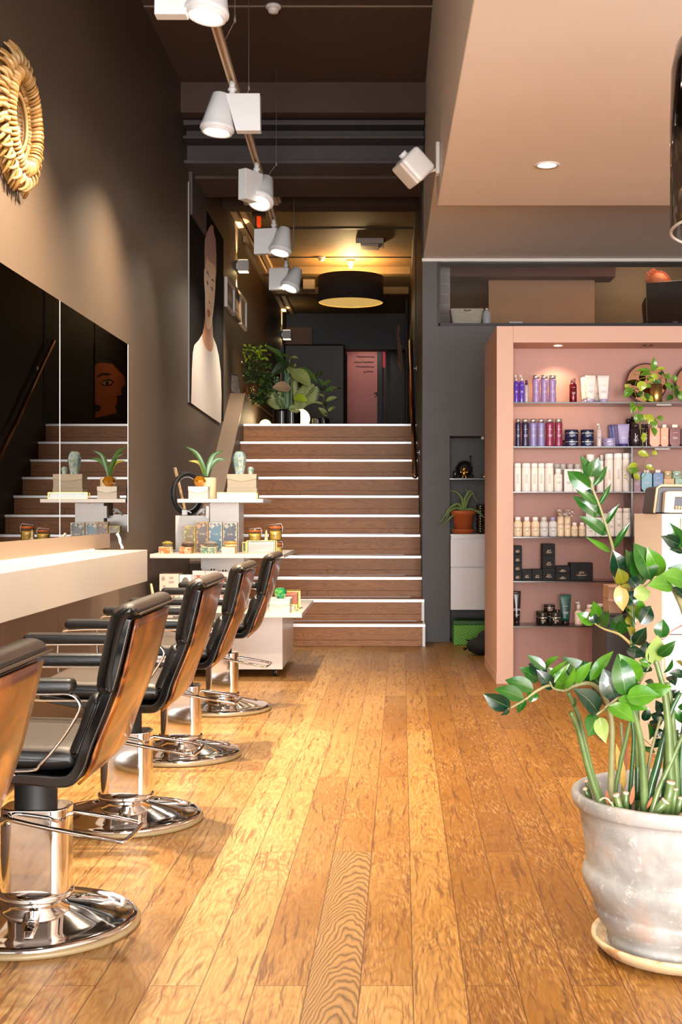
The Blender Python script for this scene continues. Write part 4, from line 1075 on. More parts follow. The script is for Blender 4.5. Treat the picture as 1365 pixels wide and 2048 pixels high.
for i, (x0, x1, yt, yb_, cs, cn, sc_) in enumerate(lows):
    Y = 8.44
    t, X0, X1, z0, z1 = obox('small_brush_carton', x0, x1, yt, yb_, Y, .1, mat('side_%d' % i, sc_, .5), cn+' small carton with a brush lying on top', 'box', 'small cartons under the brushes', zbase=T2)
    MB().box(X0+.002, X1-.002, Y-.001, Y, z0+.002, z1-.002).build('front_print', speck('low_print_%d' % i, cs, 45), t)
    xm = (X0+X1)/2+.012; r_ = .046 if i != 0 else .036
    b = thing('hair_brush', (xm, Y+.04, z1), ('olive', 'brown', 'grey', 'golden')[i]+' bristled oval hair brush on the '+cn+' carton', 'hair brush', 'hair brushes lying on cartons')
    MB().ell((xm, Y+.045, z1+.010), (r_, .03, .010)).build('brush_back', M_BRB[i], b)
    mb = MB(); mb.ell((xm, Y+.045, z1+.026), (r_*.9, .026, .013))
    for k in range(26):
        a = 2*PI*k/26; p = Vector((xm+r_*.85*math.cos(a), Y+.045+.024*math.sin(a), z1+.012)); mb.tube([p, p+Vector((.004*math.cos(a), 0, .018))], .0016, 4)
    mb.build('bristles', M_BR[i], b)
# gold edged glass boxes and clip jars at the end of the middle shelf
jbox('jewellery_box', 494, 550, 1078, 1104, 8.45, .14, T2, 'gold edged glass box of white cartons on the middle shelf', mat('white_cartons', '#efe6d8', .6, var=.03))
M_HONEY = mat('honey_fill', '#d9b24a', .3, var=.1); M_ORL = mat('orange_lid', '#d9703a', .35)
def jar(cx, base, w, h, Y, label):
    x = Xp(cx, Y); r = w*Y/F/2; hh = h*Y/F
    t = thing('clip_jar', (x, Y, base), label, 'jar', 'clip top glass jars on the middle shelf')
    MB().lathe([(r*.9, base+.002), (r, base+.008), (r, base+hh*.72), (r*.86, base+hh*.78)], (x, Y, 0), 24).build('glass_body', M_GLASS, t)
    MB().lathe([(r*.9, base+.004), (r*.93, base+.01), (r*.93, base+hh*.55), (0, base+hh*.55)], (x, Y, 0), 24).build('filling', M_HONEY, t)
    MB().lathe([(r*.98, base+hh*.74), (r*1.04, base+hh*.8), (r*1.04, base+hh*.86)], (x, Y, 0), 24, cap0=False, cap1=False).build('seal', M_ORL, t)
    MB().lathe([(r*.9, base+hh*.8), (r*.95, base+hh*.9), (r*.7, base+hh), (0, base+hh)], (x, Y, 0), 24).build('lid', M_GLASS, t)
    MB().tube([(x+r*1.05, Y-.0, base+hh*.45), (x+r*1.12, Y, base+hh*.8), (x+r*.9, Y, base+hh*1.03), (x-r*.9, Y, base+hh*.95)], .002, 5).build('wire_clip', M_ALU, t)
zj = T2+26*8.45/F
jar(510, zj, 25, 24, 8.52, 'short clip jar with orange seal standing on the glass box')
one(MB().ell((Xp(533, 8.52), 8.52, zj+.035), (.009, .009, .035)).box(Xp(530, 8.52), Xp(536, 8.52), 8.51, 8.53, zj, zj+.02), 'cream_candle', M_CREAM, 'small cream figure candle between the clip jars', 'candle')
jar(551, zj, 26, 32, 8.6, 'taller clip jar with orange seal behind the glass box')
jar(557, T2, 16, 22, 8.62, 'small clip jar at the end corner of the middle shelf')
jbox('jewellery_box', 486, 492, 1080, 1100, 8.8, .1, T2, 'narrow gold edged glass box tucked behind the white cartons', M_POT)
# lower shelf: brush packaging behind the chairs
M_CARD = mat('pale_pink_carton', '#d9c6b8', .6, var=.02)
for i, (yt, yb_, lab) in enumerate(((1181, 1213, 'lower pale pink carton stacked on the lower display shelf'), (1146, 1180, 'upper pale pink carton stacked on the lower display shelf'))):
    t, X0, X1, z0, z1 = obox('product_carton', 319, 358, yt, yb_, 8.42, .16, M_CARD, lab, 'box', 'pale pink cartons stacked in two', zbase=T1+(34*8.42/F+.001)*i*1.0+ (0 if i == 0 else -.0))
    mb = MB()
    for a, b_, s_ in ((.2, .82, 'WE ARE'), (.2, .70, 'WE ARE'), (.62, .8, 'RADIANCE'), (.62, .55, 'volume styler'), (.25, .3, 'ROUND')):
        bars(mb, X0+(X1-X0)*a, 8.4195, z0+(z1-z0)*b_, .006*len(s_)*.5+.006, 3, .005, .002)
    mb.build('lettering', mat('grey_print', '#8a7a70', .6), t)
M_COPPER = mat('copper_print', '#b9684a', .35, metal=.2, var=.3, vscale=90)
def brushpack(x0, x1, yt, yb_, Y, kind, label):
    t, X0, X1, z0, z1 = obox('brush_package', x0, x1, yt, yb_, Y, .07, mat('package_white', '#e9e4e0', .45), label, 'package', 'white brush packages on the lower shelf', zbase=T1)
    xm = (X0+X1)/2; w_ = (X1-X0)
    mb = MB()
    if kind == 'oval':
        mb.ell((xm, Y-.001, z1-.075), (w_*.36, .002, .06)); mb.build('printed_brush', mat('grey_print_brush', '#6a6260', .5, var=.2, vscale=90), t)
    else:
        mb.prism([(xm-w_*.14, z1-.20), (xm+w_*.14, z1-.20), (xm+w_*.14, z1-.03), (xm-w_*.14, z1-.03)], 1, Y-.003, Y-.0015)
        cc = mb.build('printed_core', M_COPPER, t)
        mb = MB()
        if kind == 'round':
            for k in range(11): mb.box(xm-w_*.36, xm+w_*.36, Y-.0018, Y-.0008, z1-.13+k*.0095, z1-.1265+k*.0095)
            mb.build('printed_bristles', M_COPPER, t)
        else:
            mb.box(xm-w_*.34, xm+w_*.34, Y-.0015, Y-.0005, z1-.15, z1-.035); mb.build('printed_bristles', mat('dark_print', '#3e3836', .5, var=.3, vscale=120), t)
    for dx in (-.006, .012):
        MB().tube([(xm+dx, Y+.03, z1), (xm+dx, Y+.03, z1+.012)], .005, 8).build('handle_end', M_RUB, t)
brushpack(359, 383, 1146, 1213, 8.40, 'oval', 'white package printed with a grey oval brush')
brushpack(385, 410, 1139, 1213, 8.46, 'round', 'white package printed with a round copper brush, first of three')
brushpack(411.5, 436, 1140, 1213, 8.5, 'core', 'white package printed with a copper and black brush, middle of three')
brushpack(437, 457, 1142, 1213, 8.5, 'core', 'white package printed with a copper and black brush, last of three')
gem(505, T1, 16, 15, 8.2, 'small amber glass piece seen between the last two chairs', amb, 8, [(0, 0), (.5, 0), (1, .45), (.6, .95), (0, 1)], group='amber glass ornaments')
# right end of lower shelf
obox('gift_box', 539, 580, 1196, 1222, 8.06, .2, M_GCARD, 'long pale gift box with flap under the green glass ball', 'box', flap=mat('pale_flap2', '#ddd6cb', .6), zbase=T1)
zz = T1+26*8.06/F+.003
gr, nt_, b_, o_ = new_mat('green_glass'); g_ = NG(nt_)
g_.set(b_.inputs['Base Color'], g_.ramp(g_.noise(g_.n('ShaderNodeTexCoord').outputs['Object'], 30, 2), [(.35, '#0c7a6a'), (.5, '#35b06a'), (.62, '#8fd84a'), (.75, '#0c5a8a')]))
b_.inputs['Roughness'].default_value = .08; b_.inputs['Coat Weight'].default_value = 1; b_.inputs['Metallic'].default_value = .3
gem(561, zz, 25, 22, 8.12, 'round green and blue faceted glass ball on the long pale box', gr, 10, [(0, 0), (.5, 0), (.55, .06), (1, .4), (1, .66), (.7, .93), (0, 1)], group='green glass ornaments')
jbox('jewellery_box', 570, 598, 1176, 1212, 8.35, .12, T1, 'gold edged glass box with a coral card, behind the green ball', mat('coral_card', '#d97a58', .5))
jbox('jewellery_box', 579, 592, 1202, 1216, 8.15, .12, T1, 'small gold edged glass box on the corner of the lower shelf', mat('white_cartons', '#efe6d8', .6))
# cream hand sculpture at the left end of the lower shelf
t = thing('hand_candle', (Xp(300, 8.2), 8.2, T1), 'cream hand shaped candle pointing up behind the salon chair back', 'candle')
mb = MB(); xh = Xp(302, 8.2); zc_ = Zp(1200, 8.2)
mb.lathe([(.028, T1), (.03, T1+.05), (.026, zc_-.01)], (xh, 8.2, 0), 16)
mb.ell((xh-.005, 8.2, zc_+.0), (.035, .02, .03))
mb.tube([(xh+.012, 8.2, zc_+.01), (xh+.010, 8.2, zc_+.05), (xh+.004, 8.2, zc_+.085), (xh+.001, 8.2, zc_+.108)], [.011, .010, .009, .006], 10)
mb.build('hand', M_CREAM, t)
for k in range(3): MB().tube([(xh-.028+.011*k, 8.183, zc_+.018), (xh-.034+.011*k, 8.178, zc_+.006), (xh-.026+.011*k, 8.18, zc_-.012)], .007, 8).build('curled_finger', M_CREAM, t)
MB().tube([(xh+.028, 8.19, zc_-.018), (xh+.03, 8.182, zc_+.004), (xh+.018, 8.178, zc_+.022)], .0075, 8).build('thumb', M_CREAM, t)

# ------------------------------------------------------------------ niche with wall cabinet
wc = thing('wall_cabinet', (.72, YB, .29), 'white two door wall cabinet hanging in the charcoal niche', 'cabinet')
cx0 = Xp(902, 10.36)
MB().box(nx0+.004, .97, 10.385, YB+.32, .285, .895).build('cabinet_body', M_WHITE, wc)
MB().box(nx0-.0, .975, 10.375, YB+.32, .895, .912).build('top_panel', M_WHITE, wc)
MB().box(cx0, .97, 10.36, 10.384, .642, .872).build('door', mat('white_door', '#e6ddda', .35, var=.01), wc, bevel=.002)
MB().box(cx0, .97, 10.36, 10.384, .285, .634).build('door', mat('white_door', '#e6ddda', .35, var=.01), wc, bevel=.002)
M_TERRA = mat('terracotta', '#c4622c', .65, var=.1, vscale=12)
Y = 10.5; zc_ = .913; xp = Xp(927, Y); u = Y/F
t = thing('potted_aloe', (xp, Y, zc_), 'sprawling aloe in a terracotta pot and saucer on the white wall cabinet', 'plant')
MB().lathe([(18*u, zc_), (23.5*u, zc_+8*u), (23.5*u, zc_+9*u), (21*u, zc_+9*u), (18*u, zc_+3*u)], (xp, Y, 0), 36).build('saucer', M_TERRA, t)
MB().lathe([(16*u, zc_+4*u), (21.5*u, zc_+38*u), (24.5*u, zc_+38.5*u), (24.5*u, zc_+46.5*u), (22*u, zc_+46.5*u), (21*u, zc_+41*u), (0, zc_+41*u)], (xp, Y, 0), 36).build('pot', M_TERRA, t)
M_ALOE = mat('aloe_green', '#6f8a4a', .5, var=.25, vscale=15)
for pts, w_ in (([(927, 1022), (930, 1000), (938, 985), (945, 981)], 4.2), ([(929, 1020), (936, 1000), (946, 985), (948, 993), (956, 1004)], 3), ([(926, 1015), (925, 998), (915, 985), (899, 981)], 3.2), ([(925, 1022), (918, 1008), (905, 1013), (897, 1021), (885, 1040), (872, 1048)], 3.2), ([(925, 1020), (914, 1016), (900, 1022), (894, 1035), (888, 1046)], 2.8), ([(930, 1020), (942, 1018), (958, 1025), (966, 1033), (972, 1036)], 3.0), ([(931, 1018), (946, 1023), (958, 1022), (965, 1030)], 2.6), ([(928, 1012), (936, 985), (932, 979)], 3), ([(924, 1022), (908, 1030), (893, 1044), (881, 1054)], 2.4)):
    P = smooth_line([tuple(PX(x, y, Y-.02-.012*i)) for i, (x, y) in enumerate(pts)], 4); n = len(P)
    MB().tube(P, [w_*u*(1-.9*(i/(n-1))**1.6)+.0004 for i in range(n)], 7).build('leaf', M_ALOE, t)
t = thing('glass_shelf', (nx0, 10.6, 1.37), 'small clear glass shelf across the charcoal niche', 'shelf')
MB().box(nx0+.002, 1.49, 10.565, 10.87, Zp(959, 10.565), Zp(957, 10.565)).build('shelf_pane', M_GLASS, t)
MB().box(nx0+.002, 1.49, 10.56, 10.565, Zp(959, 10.56), Zp(957, 10.56)).build('shelf_edge', mat('pale_edge_glass', '#8fa0a0', .2), t)
zs = Zp(957, 10.565)+.0005
Y = 10.62; u = Y/F
t = thing('wig_stand', (Xp(929, Y+.08), Y+.08, zs), 'fluffy black round wig on the niche glass shelf', 'wig')
mb = MB(); rr = random.Random(2); c = Vector((Xp(929, Y+.08), Y+.08, zs+19*u)); mb.ell(c, (16*u, .05, 17*u))
mb.build('wig', M_BLK, t); mb = MB()
for k in range(260):
    d = Vector((rr.gauss(0, 1), rr.gauss(0, 1), rr.gauss(0, 1))).normalized(); p = c+Vector((d.x*15*u, d.y*.045, d.z*16*u)); q = c+Vector((d.x*19*u, d.y*.055, d.z*19*u)); q.z = max(q.z, zs+.003); p.z = max(p.z, zs+.003)
    mb.tube([p, q+Vector((rr.uniform(-.008, .008), 0, rr.uniform(-.004, .008)))], .0012, 3)
mb.build('curls', M_BLK, t)
t = thing('gold_figurine', (Xp(929, Y-.02), Y-.02, zs), 'little gold figurine with raised arms before the black wig', 'figurine')
xg = Xp(929, Y-.02); mb = MB()
mb.ell((xg, Y-.02, zs+19*u), (5*u, 4*u, 4*u)); mb.ell((xg, Y-.02, zs+11*u), (4*u, 3*u, 5*u))
for s in (-1, 1):
    mb.tube([(xg+s*2*u, Y-.02, zs+7*u), (xg+s*3*u, Y-.02, zs+3*u), (xg+s*4*u, Y-.025, zs+.6*u)], [2*u, 1.7*u, 1.6*u], 8)
    mb.tube([(xg+s*3*u, Y-.02, zs+13*u), (xg+s*7*u, Y-.02, zs+12*u), (xg+s*8*u, Y-.02, zs+16*u)], [1.6*u, 1.4*u, 1.3*u], 8)
mb.build('figure', M_GOLD, t)
one(MB().lathe([(0, zs), (4*u, zs), (4*u, zs+14*u), (2.5*u, zs+16*u), (0, zs+16*u)], (Xp(911, Y), Y, 0), 20), 'glass_bottle', mat('dark_bottle', '#2c2724', .12, coat=.5), 'dark little bottle left of the gold figurine', 'bottle')
one(MB().lathe([(0, zs), (4*u, zs), (5*u, zs+3*u), (5*u, zs+9*u), (0, zs+9*u)], (Xp(969, Y), Y, 0), 20), 'metal_cup', mat('tan_metal', '#a88a74', .3, metal=.6), 'small tan metal cup by the pink shelving unit', 'cup')
one(MB().tube([PX(942, 951, 10.6), PX(942, 915, 10.6)], .0035, 6).ell(PX(942, 913, 10.6), (.009,)*3).tube([PX(936, 952, 10.6), PX(948, 952, 10.6)], .008, 8), 'pin_holder', M_BLK, 'thin black rod with a round tip beside the wig', 'rod')
one(MB().tube([PX(966, 876, 10.53), PX(966, 876, 10.6)], .014, 14), 'niche_spotlight', M_METW, 'small metal spotlight in the top corner of the niche', 'spotlight')
Y = 10.5; u = Y/F; xv = Xp(962, Y); z0 = zc_
t = thing('ribbed_vase', (xv, Y, z0), 'glossy dark ribbed vase beside the terracotta pot', 'vase')
pf = [(0, 0)]
for k in range(6): pf += [(8, k*10+1), (9.5, k*10+4), (9.5, k*10+6), (8, k*10+9)]
MB().lathe([(min(a, 9.5)*u, z0+b*u) for a, b in pf], (xv, Y, 0), 28).build('body', mat('dark_glass_vase', '#241812', .08, coat=1), t)
# green woven box and black bag on the floor
t = thing('woven_storage_box', (.68, 10.42, 0), 'bright green woven storage box with lid on the floor under the white cabinet', 'storage box')
def weave():
    m, nt, b, o = new_mat('green_weave'); g = NG(nt)
    tc = g.n('ShaderNodeTexCoord').outputs['Object']; sp = g.n('ShaderNodeSeparateXYZ'); g.set(sp.inputs[0], tc)
    a = g.m('SINE', g.m('MULTIPLY', sp.outputs[0], 190)); c = g.m('SINE', g.m('MULTIPLY', sp.outputs[2], 300))
    f = g.m('MULTIPLY_ADD', g.m('MULTIPLY', a, c), .5, .5)
    g.set(b.inputs['Base Color'], g.ramp(f, [(.1, '#3f7a22'), (.6, '#6fb33a')])); b.inputs['Roughness'].default_value = .6
    g.set(b.inputs['Normal'], g.bump(f, .5, .004)); return m
M_WV = weave(); gx0 = Xp(908, 10.3); 
MB().box(gx0, 1.0, 10.3, 10.54, .0, .165).build('box_body', M_WV, t, bevel=.004)
MB().box(gx0-.004, 1.004, 10.295, 10.545, .165, .198).build('lid', mat('dark_green_weave', '#2f5a24', .6, var=.3, vscale=60), t, bevel=.004)
t = thing('black_bag', (.68, 9.55, 0), 'black fabric bag slumped on the floor beside the pink unit', 'bag')
mb = MB(); mb.ell((.72, 9.6, .07), (.12, .11, .07)); mb.ell((.78, 9.68, .10), (.10, .10, .09)); mb.build('bag_body', mat('black_fabric', '#141211', .8, var=.2, bump=.4), t)
MB().tube([(.60, 9.56, .05), (.575, 9.56, .052), (.585, 9.55, .045)], .009, 6).tube([(.62, 9.6, .11), (.60, 9.58, .115)], .006, 6).build('strap', M_BLK, t)
# ------------------------------------------------------------------ things seen behind the office window
Y = 10.75; u = Y/F
t = thing('wicker_basket', (Xp(935, Y), Y, zb), 'cream woven basket standing behind the office window glass', 'basket')
mb = MB(); z1 = zb+39*u
for k in range(20):
    q = k/19; hw = (26+7*q)*u; hd = .07+.02*q
    mb.tube([(Xp(935, Y)+x, Y+.1+y, zb+.004+q*(39*u-.006)) for x, y in rrect(-hw, hw, -hd, hd, .02, 3)], .0048, 5, closed=True)
mb.build('woven_sides', mat('cream_wicker', '#cdc2b2', .8, var=.2, vscale=60), t)
hw = 25*u
MB().prism(rrect(-hw+Xp(935, Y), hw+Xp(935, Y), Y+.035, Y+.165, .02, 3), 2, zb+.002, zb+.13).build('lining', mat('wicker_inner', '#b5a996', .8), t)
MB().tube([(Xp(928, Y), Y, z1-.012), (Xp(935, Y), Y-.006, z1-.022), (Xp(943, Y), Y, z1-.012)], .005, 6).build('handle', mat('brown_leather_strap', '#8a6a50', .6), t)
Y = 10.72; u = Y/F; xb = Xp(974, Y)
t = thing('spray_bottle', (xb, Y, zb), 'pale grey shampoo bottle beside the cream basket behind glass', 'bottle')
MB().lathe([(7.5*u, zb), (8.5*u, zb+3*u), (8.5*u, zb+27*u), (6*u, zb+33*u), (3*u, zb+35*u)], (xb, Y, 0), 24).build('body', mat('pale_grey_plastic', '#b9bcc0', .4), t)
MB().lathe([(3.2*u, zb+35*u), (3.2*u, zb+38*u), (0, zb+38*u)], (xb, Y, 0), 16).build('cap', M_METW, t)
one(MB().box(Xp(996, 10.65), Xp(1055, 10.65), 10.6, 10.9, zb, zb+.016), 'paper_tray', mat('pale_paper', '#b9bac2', .6), 'flat pale tray behind the office window above the pink unit', 'tray')
one(MB().box(Xp(1018, 10.7), Xp(1045, 10.7), 10.66, 10.8, zb+.017, zb+.042).box(Xp(1022, 10.7), Xp(1030, 10.7), 10.655, 10.66, zb+.022, zb+.038), 'card_reader', mat('pale_paper2', '#cbc8c6', .5), 'small pale box with dark marks on the flat tray', 'box')
one(MB().tube([PX(1245, 648, 10.8), PX(1256, 643, 10.8), PX(1262, 643, 10.8), PX(1270, 648, 10.8)], .005, 6).box(Xp(1190, 10.8), Xp(1212, 10.8), 10.8, 10.9, zb, zb+.008), 'desk_cable', mat('grey_wire', '#9a8f86'), 'looped grey cable on the office desk behind glass', 'cable')
one(MB().box(Xp(1273, 10.85), Xp(1292, 10.85), 10.85, 11.0, zb, zb+.028), 'note_pad', M_CREAM, 'cream notepad beside the computer monitor behind glass', 'notepad')
t = thing('computer_monitor', (Xp(1330, 10.7), 10.75, zb), 'black glossy monitor back behind the office window', 'monitor')
mb = MB(); x0, x1 = Xp(1292, 10.75), Xp(1363, 10.75); za, zb2 = Zp(650, 10.75), Zp(567, 10.75)
pts = [(x0+.008, zb+.002), (x1-.02, zb+.002), (x1, zb+.022), (x1+.002, zb2+.02), (x0-.004, zb2-.006)]
mb.prism(pts, 1, 10.70, 10.735); mb.build('screen_back', mat('glossy_black', '#060708', .08, var=0, coat=.8), t, bevel=.004)
MB().tube([(Xp(1291, 10.8), 10.8, zb+.06), (Xp(1284, 10.8), 10.8, zb+.05), (Xp(1279, 10.8), 10.8, zb+.004)], .004, 6).build('cable', M_BLK, t)
mb = MB(); M = Matrix.Translation((x1-.06, 10.698, zb+.045)); bars(mb, M.translation.x, M.translation.y, M.translation.z, .05, 2, .008, .004); mb.build('lettering', mat('grey_print', '#8a7a70'), t)
# person at the desk: only the top of the hair shows
Y = 11.6; u = Y/F; xh = Xp(1317, Y); zh = Zp(543, Y)
t = thing('person', (xh, Y, 2.45), 'person with orange hair sitting behind the monitor in the office', 'person')
Ms = mat('skin', '#d9a07c', .5, var=.03); 
mb = MB(); zc = zh-.15
pf = [(.0, 2.45), (.13, 2.46), (.13, 2.6), (.13, 2.85), (.14, 2.95), (.145, 3.02), (.12, 3.07), (.07, 3.11), (.055, 3.15), (.06, zc-.09), (.078, zc-.05), (.092, zc), (.088, zc+.06), (.06, zc+.105), (0, zc+.12)]
mb.lathe([(r_, z_) for r_, z_ in pf], (0, 0, 0), 32, M=Matrix.Translation((xh, Y, 0)) @ Matrix.Diagonal((1, .85, 1, 1)))
mb.build('body', Ms, t)
MB().lathe([(.134, 2.46), (.134, 2.6), (.134, 2.85), (.145, 2.95), (.15, 3.02), (.125, 3.08), (.08, 3.11)], (0, 0, 0), 32, M=Matrix.Translation((xh, Y, 0)) @ Matrix.Diagonal((1, .87, 1, 1)), cap0=False, cap1=False).build('shirt', M_BLK, t)
mb = MB()
mb.ell((xh, Y+.01, zc+.045), (.104, .098, .098), 28, 16)
rr = random.Random(8)
for k in range(240):
    a = rr.uniform(-.3, PI+.3); q = rr.uniform(-1, .3)
    d = Vector((math.cos(a), q*.6, abs(math.sin(a))+.1)).normalized(); p = Vector((xh, Y+.01, zc+.045))+Vector((d.x*.1, d.y*.095, d.z*.094))
    L = rr.uniform(.012, .028)+(.03 if 1.7 < a < 2.6 else 0)
    mb.leaf(p, p+(d+Vector((-.35, 0, .1))).normalized()*L, .008, n=3)
mb.build('hair', mat('orange_hair', '#d9744a', .55, var=.3, vscale=50), t)
mb = MB()
for s in (-1, 1): mb.ell((xh+s*.033, Y-.073, zc+.0), (.013, .006, .007))
mb.build('eye', M_METW, t)
mb = MB(); mb.ell((xh, Y-.083, zc-.025), (.011, .014, .02)); mb.build('nose', Ms, t)
mb = MB(); mb.ell((xh, Y-.074, zc-.055), (.022, .006, .006)); mb.build('mouth', mat('lip', '#a8584a', .5), t)
light('POINT', 'office_lamp', (2.7, 12.95, 3.66), 30, (1, .72, .42), .12)
light('POINT', 'office_lamp', (2.6, 11.5, 3.5), 6, (1, .75, .5), .12)
# ------------------------------------------------------------------ salmon shelving unit
FY = 7.97; BY = 8.27; ux0 = .692; ix0 = Xp(1027.5, FY); uz = Zp(652, FY); iz = Zp(685, FY); ux1 = 3.3
su = thing('shelving_unit', (ux0, FY, 0), 'tall salmon pink built shelving unit full of hair products', 'shelving unit')
MB().box(ux0, ix0, FY, 8.95, 0, uz).build('side_post', M_PINK, su, bevel=.002)
MB().box(ix0, ux1, FY, 8.95, iz, uz).build('top_fascia', M_PINK, su, bevel=.001)
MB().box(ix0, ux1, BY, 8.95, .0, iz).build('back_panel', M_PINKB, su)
MB().box(ux0-.002, ux0+.004, FY-.002, 8.95, 0, .07).build('plinth', M_PINK, su)
SH = {1: 804, 2: 892.5, 3: 983, 4: 1073.5, 5: 1162, 6: 1252}
SF = 8.0
SZ = {k: Zp(v, SF) for k, v in SH.items()}
names = {1: 'top', 2: 'second', 3: 'third', 4: 'fourth', 5: 'fifth', 6: 'lowest'}
divx = Xp(1265, SF)
for k, z in SZ.items():
    x1 = ux1 if k <= 3 else (divx+.2 if k == 4 else divx)
    t = thing('glass_shelf', (ix0, SF, z), names[k]+' glass shelf of the salmon shelving unit', 'shelf', 'glass shelves in the salmon unit')
    MB().box(ix0+.001, x1, SF+.003, BY-.001, z-.008, z-.0005).build('shelf_pane', M_GLASS, t)
    MB().box(ix0+.001, x1, SF, SF+.003, z-.008, z-.0005).build('shelf_edge', M_GEDGE if k <= 2 else M_GEDGE2, t)
t = thing('glass_divider', (divx, SF, SZ[5]), 'upright glass divider between the columns of the shelving unit', 'shelf divider')
for za, zb3 in ((SZ[3], SZ[2]), (SZ[4], SZ[3]), (SZ[5], SZ[4])):
    MB().box(divx-.004, divx+.004, SF+.004, BY-.002, za, zb3-.009).build('divider_pane', M_GLASS, t)
    MB().box(divx-.005, divx+.005, SF, SF+.004, za, zb3-.009).build('divider_edge', M_GEDGE2, t)
for x, zt1 in ((Xp(1185, 8.1), 0),):
    pass
for px, zk in ((1328, 1), (1325, 2)):
    one(MB().box(Xp(px-15, 8.02), Xp(px+15, 8.02), 8.01, 8.03, SZ[zk]-.022, SZ[zk]-.012), 'shelf_price_rail', mat('dull_clip', '#a8a29c', .4), 'small silver clip under the '+names[zk]+' shelf', 'clip')
for px, lit in ((1117, 1), (1297, 0)):
    c = Vector((Xp(px, 8.1), 8.11, iz))
    t = thing('shelf_downlight', c, ('lit' if lit else 'unlit')+' round recessed spotlight in the head of the salmon unit', 'downlight')
    MB().lathe([(.026, -.001), (.036, -.002), (.036, -.005), (.026, -.004)], c, 30, cap0=False, cap1=False).build('rim', M_METW if lit else M_BRASS, t)
    MB().lathe([(0, -.002), (.026, -.002)], c, 24, cap0=False, cap1=False).build('lamp_face', mat_emit('downlight_face', '#fff0d8', 14) if lit else mat('dim_glass', '#8a8078', .2), t)
    if lit: light('SPOT', 'shelf_lamp', c-Vector((0, 0, .01)), 16, (1, .74, .45), .02, c+Vector((0, .06, -1)), 110, .6)

